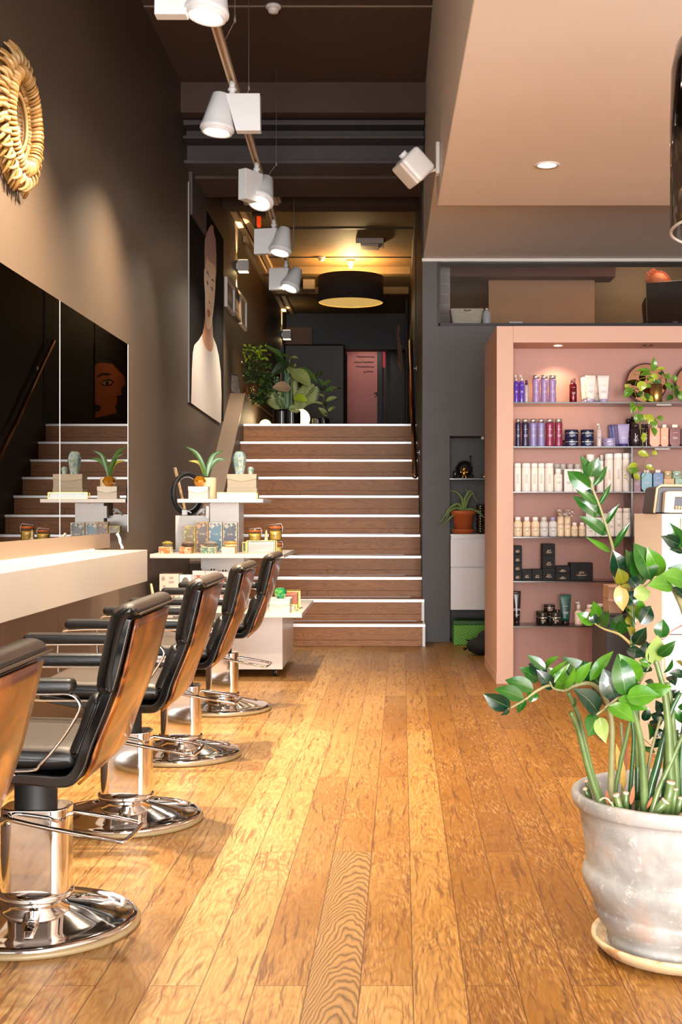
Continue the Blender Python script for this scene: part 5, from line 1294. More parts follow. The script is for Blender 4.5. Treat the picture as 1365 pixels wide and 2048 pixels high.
# ------------------------------------------------------------------ products
U = 8.1/F
M_SILV = mat('silver_cap', '#d6d4d6', .25, metal=.9, var=.02)
M_CLR = mat('clear_plastic', '#cfc4be', .15, var=.05)
M_PW = mat('print_white_ink', '#ddd4dc', .5); M_PD = mat('print_dark_ink', '#6d625c', .5)
PRO = {}
def product(x0, x1, hpx, k, kind, body, cap, label, cat, group=None, Y=8.1, dz=0.0, ink=None, txt=None, name=None):
    u = Y/F; x = Xp((x0+x1)/2, Y); w = (x1-x0)*u; h = hpx*u; z = SZ[k]+dz; r = w/2; ink = ink or M_PW
    nm = name or {'cyl': 'shampoo_bottle', 'can': 'spray_can', 'spray': 'spray_bottle', 'tube': 'product_tube', 'jar': 'product_jar', 'oct': 'faceted_bottle', 'pump': 'pump_bottle', 'box': 'product_box', 'small': 'product_bottle'}[kind]
    t = thing(nm, (x, Y, z), label, cat, group)
    yf = Y-r-.0004
    if kind in ('cyl', 'can', 'small'):
        cf = {'cyl': .86, 'can': .84, 'small': .80}[kind]
        if kind == 'cyl': pf = [(r*.93, 0), (r*.97, .01), (r*.9, h*.3), (r*.86, h*.5), (r*.96, h*.75), (r, h*cf-.004), (r*.92, h*cf)]
        elif kind == 'can': pf = [(r*.96, 0), (r, .004), (r, h*cf-.003), (r*.96, h*cf)]
        else: pf = [(r*.92, 0), (r, .004), (r, h*cf-.012), (r*.7, h*cf-.002), (r*.6, h*cf)]
        MB().lathe([(a, z+b) for a, b in pf], (x, Y, 0), 24).build('body', body, t)
        rc = {'cyl': .86, 'can': .96, 'small': .66}[kind]*r
        MB().lathe([(rc, z+h*cf), (rc, z+h-.002), (rc-.002, z+h), (0, z+h)], (x, Y, 0), 24).build('cap', cap, t)
    elif kind in ('spray', 'pump'):
        cf = .78 if kind == 'spray' else .62
        MB().lathe([(r*.94, z), (r, z+.005), (r, z+h*cf-.012), (r*.55, z+h*cf)], (x, Y, 0), 24).build('body', body, t)
        MB().lathe([(r*.5, z+h*cf), (r*.52, z+h*.86), (r*.3, z+h*.87), (r*.3, z+h), (0, z+h)], (x, Y, 0), 18).box(x-r*.75, x+r*.15, Y-.004, Y+.004, z+h*.92, z+h*.99).build('nozzle', cap, t)
    elif kind == 'jar':
        MB().lathe([(r*.95, z), (r, z+.003), (r, z+h*.58)], (x, Y, 0), 28).build('body', body, t)
        MB().lathe([(r*.98, z+h*.6), (r, z+h*.62), (r, z+h-.002), (r*.97, z+h), (0, z+h)], (x, Y, 0), 28).build('lid', cap, t)
        MB().lathe([(r*1.005, z+h*.56), (r*1.005, z+h*.64)], (x, Y, 0), 28, cap0=False, cap1=False).build('rim_band', M_SILV, t)
    elif kind == 'tube':
        hc = h*.13; n = 20; rows = 8; vs = []; fs = []
        for i in range(rows+1):
            q = i/rows; zz = z+hc+(h-hc)*q; ax = r*(.74+.26*q); ay = .017*(1-q)**.8+.0012
            for a in range(n): vs.append((x+ax*math.cos(2*PI*a/n), Y+ay*math.sin(2*PI*a/n), zz))
        for i in range(rows):
            for a in range(n): fs.append((i*n+a, i*n+(a+1) % n, (i+1)*n+(a+1) % n, (i+1)*n+a))
        fs += [tuple(range(n))[::-1], tuple(rows*n+a for a in range(n))]
        MB().add(vs, fs, True).build('tube_body', body, t)
        MB().lathe([(r*.68, z), (r*.68, z+hc), (r*.6, z+hc)], (x, Y, 0), 20).build('cap', cap, t)
        yf = Y-.019
    elif kind == 'oct':
        c = w*.24; hb = h*.86; d = w*.32
        o = [(x-r+c, z), (x+r-c, z), (x+r, z+c*1.2), (x+r, z+hb-c*.6), (x+r-c*.6, z+hb), (x-r+c*.6, z+hb), (x-r, z+hb-c*.6), (x-r, z+c*1.2)]
        MB().prism(o, 1, Y-d, Y+d).build('body', body, t, bevel=.002)
        MB().box(x-r*.5, x+r*.5, Y-d*.5, Y+d*.5, z+hb, z+h).build('cap', cap, t, bevel=.002)
        yf = Y-d-.0004
    elif kind == 'box':
        MB().box(x-r, x+r, Y-.02, Y+.1 if Y+.1 < BY-.01 else BY-.02, z, z+h).build('carton', body, t, bevel=.001)
        yf = Y-.0205
    mb = MB()
    if txt:
        s, vert, size = txt
        M = Matrix.Translation((x, yf, z+h*.45))
        if vert: M = M @ Matrix.Rotation(R(-90), 4, 'Y')
        text(mb, s, size, M, 0, (h*.6 if vert else w*.9))
        if not vert: bars(mb, x, yf, z+h*.3, w*.5, 2, .005)
    else:
        bars(mb, x, yf, z+h*.62, w*.42, 1); bars(mb, x, yf, z+h*.42, w*.5, 3, .005)
    mb.build('label_print', ink, t)
    return t
def C(n, c, rough=.3, **k): return mat('prod_'+n, c, rough, var=.03, **k)
VIO = C('violet', '#5a3bb0', .15); LIL = C('lilac', '#a183b4', .35); LIL2 = C('blue_lilac', '#8e86bc', .35); NAVY = C('navy', '#2c2448', .3); MAR = C('maroon', '#8f2a4e', .3); REDM = C('red_metal', '#6e1424', .2, metal=.4)
WHT = C('white', '#fdf8f3', .4); WHT2 = C('cream_white', '#f9efe5', .45); TUBW = C('tube_white', '#e9e2dc', .4); BLKP = C('black', '#1a1517', .25); BLKB = C('plum_black', '#2d2026', .2)
G1 = 'bottles and sprays on the top shelf of the salmon unit'
product(1028.8, 1038, 57, 1, 'spray', VIO, M_CLR, 'violet spray bottle on the top shelf, touching the salmon frame', 'spray bottle', G1)
product(1038.6, 1049.5, 57, 1, 'spray', VIO, M_CLR, 'violet spray bottle on the top shelf, second from the frame', 'spray bottle', G1)
product(1050, 1057.5, 46, 1, 'small', C('silver_grey', '#b9aeb6', .3), NAVY, 'slim silver bottle with dark cap behind the violet sprays', 'bottle', G1)
for i, (a, b) in enumerate(((1065, 1081), (1081.8, 1097), (1097.5, 1113.6))):
    product(a, b, 56, 1, 'cyl', LIL, M_SILV, ('first', 'middle', 'last')[i]+' of three lilac silver capped bottles on the top shelf', 'bottle', G1)
product(1139.5, 1154.5, 50, 1, 'small', REDM, C('dusty_cap', '#9a6a62'), 'single dark red metallic bottle on the top shelf', 'bottle', G1)
for i, (a, b, yy) in enumerate(((1162, 1180, 8.19), (1165, 1184, 8.15), (1171, 1192.5, 8.07), (1188, 1206, 8.18), (1195.5, 1219.5, 8.07))):
    product(a, b, 55-(yy-8.07)*10, 1, 'tube', TUBW, C('lilac_cap', '#a99cc4'), ('rearmost white tube of the fan', 'second white tube of the fan', 'front white tube of the fan beside the red bottle', 'white tube between and behind the front pair', 'wide white tube at the end of the fan')[i]+' on the top shelf', 'tube', 'white tubes with lilac caps on the top shelf', Y=yy, ink=mat('print_lilac_ink', '#9a8fa8'))
G2 = 'silver capped bottles on the second shelf'
for i, (a, b, m) in enumerate(((1031, 1042.5, NAVY), (1043.6, 1059, NAVY), (1059.6, 1074.8, LIL2), (1075.5, 1090.5, LIL2), (1091.3, 1108.8, MAR), (1109.6, 1126, MAR))):
    product(a, b, 56, 2, 'cyl', m, M_SILV, ('dark navy bottle beside the salmon frame', 'dark navy bottle next to the first lilac one', 'lilac bottle next to the navy pair', 'lilac bottle next to the maroon pair', 'maroon bottle next to the lilac pair', 'maroon bottle next to the navy jars')[i]+', second shelf', 'bottle', G2)
for i, (a, b) in enumerate(((1130, 1157.5), (1162, 1189))):
    for j in range(2):
        product(a, b, 17, 2, 'jar', C('navy_jar', '#20244a', .12), C('navy_lid', '#1a1f3a', .15), ('lower' if j == 0 else 'upper')+' navy jar of the '+('first' if i == 0 else 'second')+' stack on the second shelf', 'jar', 'stacked navy jars on the second shelf', dz=j*17.2*U, ink=mat('print_silver', '#9aa0b4', .3))
product(1126, 1140, 15, 2, 'jar', C('navy_jar', '#20244a', .12), C('navy_lid', '#1a1f3a', .15), 'navy jar half hidden behind the first stack on the second shelf', 'jar', 'stacked navy jars on the second shelf', Y=8.2)
product(1193.5, 1204.5, 47, 2, 'spray', C('pink_white', '#d8c2c4', .3), M_CLR, 'slim pinkish spray bottle beside the navy jars', 'spray bottle', ink=M_PD)
product(1206.5, 1232, 16.5, 2, 'jar', C('lilac_jar', '#9c90c0', .3), C('lilac_jar', '#9c90c0', .3), 'low lilac jar before the lilac tubes on the second shelf', 'jar', Y=8.06)
for i, (a, b, yy, m) in enumerate(((1218, 1232, 8.22, C('dusk_blue', '#5a5f96', .35)), (1224, 1243, 8.19, C('mid_lilac', '#7d76ac', .35)), (1230, 1250, 8.16, C('mid_lilac', '#7d76ac', .35)), (1236, 1260, 8.09, C('pale_lilac', '#a79cc8', .35)))):
    product(a, b, 46, 2, 'tube', m, C('violet_cap', '#3a3070', .15), ('dusk blue tube at the back of the lilac fan', 'lilac tube behind the low lilac jar', 'lilac tube just behind the front one', 'front lilac tube with violet cap')[i]+', second shelf', 'tube', 'lilac tubes fanned on the second shelf', Y=yy)
product(1261.5, 1282, 46, 2, 'small', BLKB, BLKB, 'wide black bottle lettered k on the second shelf', 'bottle', txt=('k', 0, .05))
for i, (a, b, h, yy) in enumerate(((1253, 1262, 58, 8.21), (1262, 1274, 62, 8.2), (1283.5, 1289, 46, 8.12), (1290, 1297, 46, 8.12))):
    product(a, b, h, 2, 'can', BLKB, BLKP, ('tall black can standing behind the lilac tubes', 'tall black can standing behind the bottle lettered k', 'slim black can right beside the bottle lettered k', 'dark maroon can before the orange bottle')[i], 'can', 'dark cans on the second shelf', Y=yy)
OR = C('coral', '#f09a74', .3); RED = C('ruby', '#6a0816', .15)
WCAP = C('white_cap', '#ecdcd0', .4)
product(1299, 1320, 45, 2, 'oct', OR, WCAP, 'coral faceted bottle under the hanging vine', 'bottle')
product(1321.5, 1337, 45, 2, 'oct', OR, WCAP, 'slim coral pump bottle beside the coral faceted one', 'bottle')
product(1338.5, 1361, 45, 2, 'oct', RED, WCAP, 'ruby red faceted bottle on the second shelf', 'bottle')
product(1362.5, 1380, 43, 2, 'oct', C('dark_plum', '#3a2028', .2), WCAP, 'dark plum bottle at the right edge of the second shelf', 'bottle')
# third shelf: white bottles and cans
G3 = 'white bottles and cans on the third shelf'
s3 = ('SESSION', 1, .017)
for i, (a, b, h, yy, kd, tx) in enumerate(((1028.8, 1043, 57, 8.1, 'can', s3), (1044.3, 1062, 57, 8.1, 'can', s3), (1062.5, 1076, 57, 8.12, 'can', s3), (1076.5, 1090, 57, 8.12, 'can', s3), (1090.5, 1108, 57, 8.1, 'can', s3),
        (1108.8, 1125.5, 46, 8.1, 'small', None), (1128.5, 1145.5, 45, 8.1, 'box', None), (1146.3, 1162, 45, 8.1, 'box', None), (1163, 1178, 45, 8.1, 'box', None),
        (1173, 1190, 75, 8.18, 'can', None), (1194, 1208, 62, 8.12, 'can', None), (1201, 1209, 74, 8.2, 'can', None), (1210, 1227, 76, 8.1, 'can', s3), (1228, 1245, 77, 8.1, 'can', s3), (1245.8, 1262, 77, 8.1, 'can', s3))):
    product(a, b, h, 3, kd, WHT2 if kd != 'box' else C('white_carton', '#eae6e2', .5), WHT, 'white '+('can', 'can', 'can', 'can', 'can', 'short bottle', 'carton', 'carton', 'carton', 'tall can', 'can', 'tall can', 'tall can', 'tall can', 'tall can')[i]+' on the third shelf, '+
            ('against the salmon frame', 'second from the frame', 'third from the frame', 'fourth from the frame', 'fifth from the frame', 'after the five short cans', 'first of the three cartons', 'middle of the three cartons', 'last of the three cartons', 'behind the plant tip leaves', 'right of the plant stem', 'half hidden behind its neighbour', 'third from the glass divider', 'second from the glass divider', 'beside the glass divider')[i],
            'carton' if kd == 'box' else 'bottle', G3, Y=yy, ink=M_PD, txt=tx)
for i, x in enumerate((1108, 1120, 1134, 1149)):
    product(x, x+13, 56, 3, 'can', C('grey_white', '#b9b0ac', .5), C('grey_white', '#b9b0ac', .5), 'pale grey cap in the back row of the third shelf, '+('first', 'second', 'third', 'fourth')[i]+' from the frame', 'bottle', 'pale grey bottles in the back row', Y=8.21, ink=M_PD)
product(1267.5, 1281, 40, 3, 'box', C('mauve', '#9c7486', .4), M_PD, 'mauve carton right of the glass divider', 'carton')
product(1282.5, 1304, 44, 3, 'oct', C('sky', '#62a0b6', .3), WCAP, 'sky blue faceted bottle on the third shelf', 'bottle')
product(1306, 1326.5, 44, 3, 'oct', C('blue', '#0d5c9c', .25), WCAP, 'strong blue faceted bottle on the third shelf', 'bottle')
CRB = C('cream_box', '#e3c290', .5); MIN = C('mint', '#a9cdb8', .45)
product(1327.5, 1348, 26, 3, 'box', CRB, CRB, 'cream carton under a cream jar, third shelf', 'carton', ink=M_PD)
product(1328, 1344, 15, 3, 'jar', CRB, CRB, 'cream jar standing on the cream carton', 'jar', dz=26.3*U, ink=M_PD)
product(1350, 1373, 26, 3, 'box', MIN, MIN, 'mint carton under a mint jar, third shelf', 'carton', ink=M_PD)
product(1344.5, 1364, 15, 3, 'jar', MIN, MIN, 'mint green jar standing on the mint carton', 'jar', dz=26.3*U, Y=8.12, ink=M_PD)
# fourth shelf
G4 = 'small white bottles and cartons on the fourth shelf'
ox = ('OLAPLEX', 0, .018)
MILK = C('milk', '#efd8b8', .35)
for i, (a, b, cm) in enumerate(((1027.5, 1045, WHT), (1046.3, 1062, WHT), (1063, 1079.5, WHT), (1080.3, 1097, C('cool_white', '#dcdad8', .4)), (1098, 1114.5, C('cool_white', '#dcdad8', .4)))):
    product(a, b, 39, 4, 'small', MILK if i < 3 else cm, cm if i < 4 else C('lilac_cap', '#a99cc4'), ('first', 'second', 'third', 'fourth', 'fifth')[i]+' squat white bottle from the frame on the fourth shelf', 'bottle', G4, txt=ox, ink=M_PD)
for i, (a, b) in enumerate(((1115.2, 1128.6), (1129.4, 1142))):
    product(a, b, 54, 4, 'spray', MILK, M_CLR, ('first', 'second')[i]+' cream spray bottle with wrapped nozzle on the fourth shelf', 'spray bottle', G4, txt=ox, ink=M_PD)
mb = MB(); rr = random.Random(4)
cxp = Xp(1128.5, 8.1); 
for k in range(26):
    a = rr.uniform(0, PI); p = Vector((cxp+rr.uniform(-.055, .05), 8.08+rr.uniform(-.02, .03), SZ[4]+.135+rr.uniform(-.01, .02)))
    mb.leaf(p, p+Vector((.03*math.cos(a), rr.uniform(-.01, .01), .028*math.sin(a))), .03, n=3, curl=.4)
one(mb, 'plastic_wrap', mat_glass('film_wrap', (.95, .93, .9), .18, .15), 'crumpled clear film over the spray nozzles on the fourth shelf', 'plastic film')
for i, (a, b, h) in enumerate(((1143, 1156.3, 28), (1158, 1171.3, 28))):
    product(a, b, h, 4, 'small', MILK, WHT, ('first', 'second')[i]+' low cream bottle between sprays and cartons, fourth shelf', 'bottle', G4, txt=('OLAPLEX', 0, .014), ink=M_PD)
WCT = C('white_carton', '#eae6e2', .5)
for i, (a, b, h, yy) in enumerate(((1172, 1187, 57, 8.16), (1173, 1190, 38, 8.08), (1190.8, 1202, 38, 8.08), (1202.6, 1215.6, 38, 8.08), (1208, 1229, 46, 8.13))):
    product(a, b, h, 4, 'box', WCT, WCT, ('tall white carton behind the plant leaf', 'white carton with a red line, first of the front row', 'white carton in the middle of the front row', 'white carton at the end of the front row', 'wide white carton behind the front row')[i]+', fourth shelf', 'carton', G4, Y=yy, txt=('OLAPLEX', 0, .016), ink=M_PD)
for i, (a, b, h) in enumerate(((1216.5, 1229.5, 50), (1230.3, 1245.3, 57), (1246.2, 1262, 57))):
    product(a, b, h, 4, 'can', WHT, WHT, ('third', 'second', 'first')[i]+' white bottle from the glass divider, fourth shelf', 'bottle', G4, ink=M_PD, Y=8.06)
for i, x in enumerate((1267.5, 1279.5)):
    product(x, x+10, 46, 4, 'spray', C('cool_white', '#dcdad8', .4), C('cool_white', '#dcdad8', .4), ('white', 'farther white')[i]+' dropper bottle right of the glass divider', 'bottle', ink=M_PD)
# fifth shelf: black boxes
GBX = C('black_box', '#0d0b0b', .6, spec=.25)
G5 = 'black lettered boxes on the fifth shelf'
def gbox(a, b, h, dz, lab, sz=.013, Y=8.1, ring=False):
    t = product(a, b, h, 5, 'box', GBX, GBX, lab, 'box', G5, dz=dz, Y=Y, ink=mat('print_gold', '#c9a98a', .4), txt=('ghd', 0, sz))
    if ring:
        x = Xp((a+b)/2, Y); z = SZ[5]+h*U*.32; r = .028
        MB().tube([(x+r*math.cos(q), Y-.021, z+r*.8*math.sin(q)) for q in [2*PI*.85*i/24 for i in range(25)]], .0012, 4).build('printed_ring', mat('print_grey', '#6a625e', .4), t)
    return t
for j in range(4): gbox(1026.5, 1044, 17, j*17.3*U, ('bottom', 'second', 'third', 'top')[j]+' black box of the stack of four by the frame')
gbox(1044.8, 1064, 21, 0, 'single low black box next to the stack of four')
gbox(1064.8, 1085, 21.5, 0, 'single low black box next to the stack of three')
for j in range(3): gbox((1077, 1077, 1086)[j] if False else 1085.8, 1110, 24, j*24.3*U, ('bottom', 'middle', 'top')[j]+' black box of the stack of three', .016)
for j in range(2): gbox(1111, 1140, 14, j*14.4*U, ('lower', 'upper')[j]+' flat black box of the stack of two', .014)
gbox(1141, 1185.5, 34.5, 0, 'large black box with a printed ring at the end of the fifth shelf', .022, ring=True)
# lowest shelf
t = product(1025.5, 1042.5, 67, 6, 'tube', C('black_brown', '#2a1815', .25), BLKP, 'tall dark tube lettered CREW against the salmon frame', 'tube', txt=('CREW', 0, .02))
JB = C('black_jar', '#191513', .2)
for i, (a, b, h, dz, yy, lab) in enumerate(((1076.5, 1096, 25, 0, 8.07, 'front black jar nearest the dark tube'), (1101.6, 1122.5, 25, 0, 8.07, 'front black jar nearest the teal tube'), (1088, 1111, 14, 25.4, 8.12, 'black jar resting on top of the others'), (1073, 1092, 25, 0, 8.17, 'black jar in the back row near the dark tube'), (1094, 1110, 25, 0, 8.15, 'black jar in the middle of the back row'), (1110, 1121, 27, 0, 8.19, 'black jar in the back row near the teal tube'))):
    product(a, b, h, 6, 'jar', JB, C('black_lid', '#2a2416', .3), lab+', lowest shelf', 'jar', 'black jars on the lowest shelf', dz=dz*U, Y=yy, ink=mat('print_gold', '#c9a98a', .4))
product(1120, 1143, 60, 6, 'tube', speck('teal_tube', ['#0f1a1a', '#14584e', '#101414'], 60), BLKP, 'black and teal patterned tube on the lowest shelf', 'tube')
product(1150, 1166, 46, 6, 'pump', C('pale_rose', '#e6cdbf', .35), M_CLR, 'pale pump bottle wrapped in film on the lowest shelf', 'bottle', ink=M_PD)
product(1171, 1192, 40, 6, 'small', C('pale_rose', '#e6cdbf', .35), WHT, 'pale wide bottle behind the plant leaves, lowest shelf', 'bottle', ink=M_PD)
product(1193, 1210, 42, 6, 'small', C('pale_rose', '#e6cdbf', .35), WHT, 'pale bottle farthest right on the lowest shelf', 'bottle', ink=M_PD)
# round mirrors on the top shelf
def rmirror(px, lab, r=41):
    Y = 8.17; u = Y/F; x = Xp(px, Y); z = SZ[1]+r*u+.004
    t = thing('round_mirror', (x, Y, SZ[1]), lab, 'mirror', 'round copper toned mirrors on the top shelf')
    M = Matrix.Translation((x, Y, z)) @ Matrix.Rotation(R(-96), 4, 'X') 
    MB().lathe([(0, 0), (r*u*.95, 0)], n=48, M=M @ Matrix.Rotation(PI, 4, 'X'), cap0=False, cap1=False).build('mirror_glass', mat('copper_mirror', '#c9a08c', .03, metal=1, var=0), t)
    MB().tube([M @ Vector((r*u*.97*math.cos(a), r*u*.97*math.sin(a), 0)) for a in [2*PI*k/56 for k in range(56)]], .0042, 8, closed=True).build('frame', mat('dark_bead_frame', '#4a3432', .3, metal=.5, var=.5, vscale=200), t)
rmirror(1294, 'round mirror with dark beaded frame behind the trailing plant')
rmirror(1393, 'round mirror with dark frame cut by the right edge of the photo')
# trailing pothos in a gold vase
Y = 8.08; u = Y/F
t = thing('potted_pothos', (Xp(1313, Y), Y, SZ[1]), 'trailing pothos in a golden vase hanging down from the top shelf', 'plant')
rv = 12*u
MB().lathe([(rv*.92, SZ[1]+.001), (rv, SZ[1]+.004), (rv, SZ[1]+38*u), (rv*.92, SZ[1]+38*u), (rv*.9, SZ[1]+20*u)], (Xp(1313, Y), Y, 0), 36).build('vase', mat('champagne_gold', '#b99a5c', .3, metal=.9, var=.1, vscale=60), t)
def q7(x, y): return (1220+x/6.83, 700+y/6.83)
M_PO = mat('pothos_green', '#5e8c24', .35, var=.35, vscale=30, coat=.3); M_POL = mat('pothos_lime', '#a9b83a', .35, var=.25, vscale=40, coat=.3); M_POD = mat('pothos_dark', '#2f5a1c', .35, var=.3, vscale=30, coat=.3)
M_VINE = mat('vine_stem', '#8a8a3c', .6)
vines = [[(600, 440), (520, 380), (400, 400), (350, 470), (350, 580), (385, 700), (405, 860), (415, 1000), (425, 1150), (455, 1290), (475, 1390), (500, 1460), (465, 1550), (460, 1590), (500, 1640)],
         [(620, 440), (560, 360), (460, 350), (380, 340), (330, 360)], [(640, 430), (720, 380), (800, 400), (860, 470), (880, 600), (870, 690)], [(650, 430), (760, 330), (850, 380), (930, 480), (960, 620)],
         [(465, 1585), (400, 1620), (360, 1650)], [(420, 1750), (340, 1790), (270, 1800), (230, 1760), (200, 1740)], [(500, 1640), (490, 1690), (440, 1760), (420, 1750)], [(490, 1460), (560, 1450), (620, 1440)], [(350, 580), (280, 540), (230, 500)], [(540, 980), (620, 940), (680, 910)], [(405, 760), (480, 720), (500, 690)], [(425, 1050), (450, 1075), (480, 1070)]]
mb = MB()
yv = {0: .0, 2: -.03, 3: .0}
for i, v in enumerate(vines):
    P = smooth_line([tuple(PX(*q7(x, y), (Y if j == 0 and i < 4 else 7.985-.004*(i % 3)))) for j, (x, y) in enumerate(v)], 3)
    mb.tube(P, .0019, 5)
mb.build('vine', M_VINE, t)
heart = lambda q: (math.sin(PI*min(1, q*1.0))**.55*(1-q)**.45*1.25 if q > 0 else .25)
lv = [((590, 290), (606, 92), 95, 0), ((640, 265), (775, 262), 60, 1), ((560, 285), (345, 290), 65, 0), ((560, 320), (410, 345), 75, 0), ((350, 330), (330, 345), 60, 1), ((660, 350), (520, 395), 90, 1), ((600, 350), (520, 400), 70, 0), ((700, 300), (710, 350), 75, 2),
      ((440, 425), (425, 570), 140, 1), ((600, 400), (530, 440), 70, 1), ((245, 470), (215, 520), 60, 1), ((310, 520), (200, 655), 110, 0), ((300, 520), (190, 590), 70, 0), ((400, 570), (440, 640), 80, 2), ((480, 590), (540, 690), 80, 2), ((520, 640), (595, 708), 90, 1), ((440, 640), (500, 690), 90, 1),
      ((760, 340), (840, 395), 85, 0), ((880, 345), (900, 440), 65, 0), ((800, 450), (850, 560), 80, 0), ((850, 480), (900, 560), 75, 2), ((870, 630), (765, 690), 80, 2), ((930, 550), (900, 640), 90, 2), ((990, 560), (970, 700), 110, 0), ((780, 440), (770, 500), 60, 0), ((940, 490), (930, 540), 45, 0),
      ((330, 720), (280, 770), 55, 0), ((345, 740), (300, 868), 80, 0), ((360, 770), (340, 850), 60, 1), ((400, 770), (440, 845), 90, 0), ((395, 870), (360, 1005), 100, 0), ((410, 880), (430, 940), 70, 0), ((460, 890), (450, 990), 70, 0), ((560, 880), (530, 1010), 110, 1), ((500, 880), (480, 960), 70, 1), ((600, 950), (610, 1070), 100, 0), ((560, 980), (640, 1040), 70, 1), ((590, 1060), (618, 1185), 90, 0),
      ((665, 905), (735, 970), 70, 0), ((440, 1170), (475, 1265), 90, 1), ((440, 1160), (520, 1170), 60, 1), ((390, 1400), (540, 1450), 90, 1), ((585, 1390), (655, 1430), 65, 1), ((380, 1560), (240, 1610), 75, 1), ((370, 1610), (280, 1690), 130, 0), ((310, 1600), (250, 1660), 80, 1), ((330, 1690), (410, 1780), 90, 1), ((500, 1580), (610, 1640), 75, 1), ((200, 1710), (235, 1735), 35, 1), ((600, 460), (640, 390), 60, 2), ((660, 460), (700, 400), 60, 2), ((560, 470), (500, 520), 60, 0)]
rr = random.Random(12)
for i, (a, b, w_, c) in enumerate(lv):
    yy = (8.03 if a[1] < 700 else 7.97)-rr.uniform(0, .03)
    A = PX(*q7(*a), yy); B = PX(*q7(*b), yy-rr.uniform(-.015, .03))
    mb = MB(); mb.leaf(A, B, w_/6.83*u*1.05, (rr.uniform(-.4, .4), -1, rr.uniform(.1, .7)), .12, .2, heart, 8)
    mb.build('leaf', (M_PO, M_POL, M_POD)[c], t)
one(MB().ell(PX(1290, 878+22, 7.98), (.006, .006, .009)), 'x', M_TERRA, 'x', 'x') if False else None
# ------------------------------------------------------------------ reception desk and things by it
DY = 5.5; dx0 = Xp(1326, DY); dz = Zp(1027.5, DY)
M_DESKL = mat('cream_desk', '#f8efe6', .45, var=.01)
t = thing('reception_desk', (dx0, DY, 0), 'white reception desk behind the potted plant at the right edge', 'desk')
MB().box(dx0, 3.2, DY, 6.12, .56, dz).build('upper_panel', mat('cool_white_desk', '#b4babd', .25, var=.01), t, bevel=.002)
MB().box(dx0-.002, dx0+.03, DY+.001, 6.118, .03, dz-.001).build('side_panel', M_DESKL, t)
MB().prism([(DY-.22, .0), (6.1, .0), (6.1, .555), (DY-.0, .555)], 0, dx0+.004, 3.2).build('lower_panel', M_DESKL, t)
MB().box(dx0-.003, 3.2, DY-.01, DY+.003, .545, .558).build('shadow_gap', mat('pale_grey_line', '#b9b4ae', .5), t)
# till machine on the desk
Y = 5.62
t = thing('card_printer', (Xp(1345, Y), Y, dz), 'black till unit with a cream framed card printer on the reception desk', 'till')
x0 = Xp(1310, Y); z1 = Zp(972, Y)
MB().prism([(x0, dz), (1.9, dz), (1.9, z1), (x0+.03, z1), (x0+.015, z1-.008)][::-1], 1, Y, Y+.28).build('case', mat('charcoal_case', '#2e2b30', .4), t, bevel=.008)
MB().tube([(x0-.002, Y-.002, dz+.004), (x0+.012, Y-.002, z1-.01), (x0+.03, Y-.002, z1+.002), (1.9, Y-.002, z1+.002)], .006, 8).build('case_trim', M_CREAM, t)
Yp = Y-.06
mb = MB(); xa = Xp(1329, Yp); zc_ = Zp(985, Yp)
mb.prism([(xa, dz+.005), (xa+.006, zc_), (xa+.02, zc_+.006), (1.75, zc_+.006), (1.75, zc_-.02), (xa+.05, zc_-.02), (xa+.045, dz+.02), (1.75, dz+.02), (1.75, dz+.003), (xa+.03, dz+.003)][::-1], 1, Yp, Yp+.05)
mb.build('printer_frame', mat('beige_plastic2', '#d9c2ac', .4), t, bevel=.003)
mb = MB().box(xa+.05, 1.75, Yp+.02, Yp+.05, dz+.02, zc_-.02)
mb.build('printer_slot', mat('navy_plastic', '#22243c', .4), t)
mb = MB(); rr = random.Random(6)
for k in range(16): mb.box(xa+.055+k*.012, xa+.063+k*.012, Yp+.015, Yp+.02, dz+.022, dz+.03+rr.random()*.006)
mb.build('cards', speck('card_mix', ['#c04a34', '#d9b04a', '#e4dcd0'], 90), t)
# dark trolley between desk and shelves, with cartons and cables
Y = 7.0
t = thing('dark_storage_bin', (Xp(1262, Y), Y, 0), 'dark grey storage bin standing on the floor between shelves and desk', 'storage bin')
MB().box(Xp(1214, Y), Xp(1313, Y), Y, 7.5, .0, Zp(1232, Y)).build('bin_body', mat('dark_grey_plastic', '#3a3436', .5, var=.06), t, bevel=.004)
MB().box(Xp(1211, Y), Xp(1316, Y), Y-.01, 7.51, Zp(1232, Y), Zp(1228, Y)).build('bin_rim', mat('dark_grey_plastic', '#3a3436'), t, bevel=.003)
MB().box(Xp(1292, Y), Xp(1303, Y), Y-.002, Y, Zp(1365, Y), Zp(1352, Y)).build('code_sticker', mat('pale_sticker', '#c9b0a8', .6), t)
zb4 = Zp(1228, Y)+.001
for i in range(2):
    tt, X0, X1, z0, z1 = obox('flap_carton', 1218, 1245, 1173+28*(1-i) if False else 0, 27, Y+.03, .18, mat('tan_card', '#b08a6e', .6), ('lower', 'upper')[i]+' tan carton with a folded flap on the dark storage bin', 'box', 'tan cartons on the storage bin', zbase=zb4+i*28*(Y+.03)/F)
    MB().prism([(X0-.004, z1-.004), (X1+.004, z1-.014), (X1+.004, z1+.004), (X0-.004, z1+.006)], 1, Y-.0, Y+.028).build('folded_flap', mat('tan_card_light', '#c9a488', .6), tt)
t = thing('cable_bundle', (Xp(1300, Y), Y+.06, zb4), 'black cables hanging down the side of the reception desk', 'cables')
for k, pts in enumerate(([(1300, 1180), (1306, 1200), (1303, 1228)], [(1303, 1176), (1310, 1200), (1309, 1228)], [(1306, 1172), (1313, 1200), (1312, 1228)], [(1290, 1190), (1299, 1210), (1296, 1228)])):
    MB().tube(smooth_line([tuple(PX(x, y, Y+.05)) for x, y in pts], 4), .008, 7).build('cable', M_RUB, t)
t = thing('hair_clips', (Xp(1255, Y), Y+.1, zb4), 'bunch of black combs and clips standing on the dark storage bin', 'hair clips')
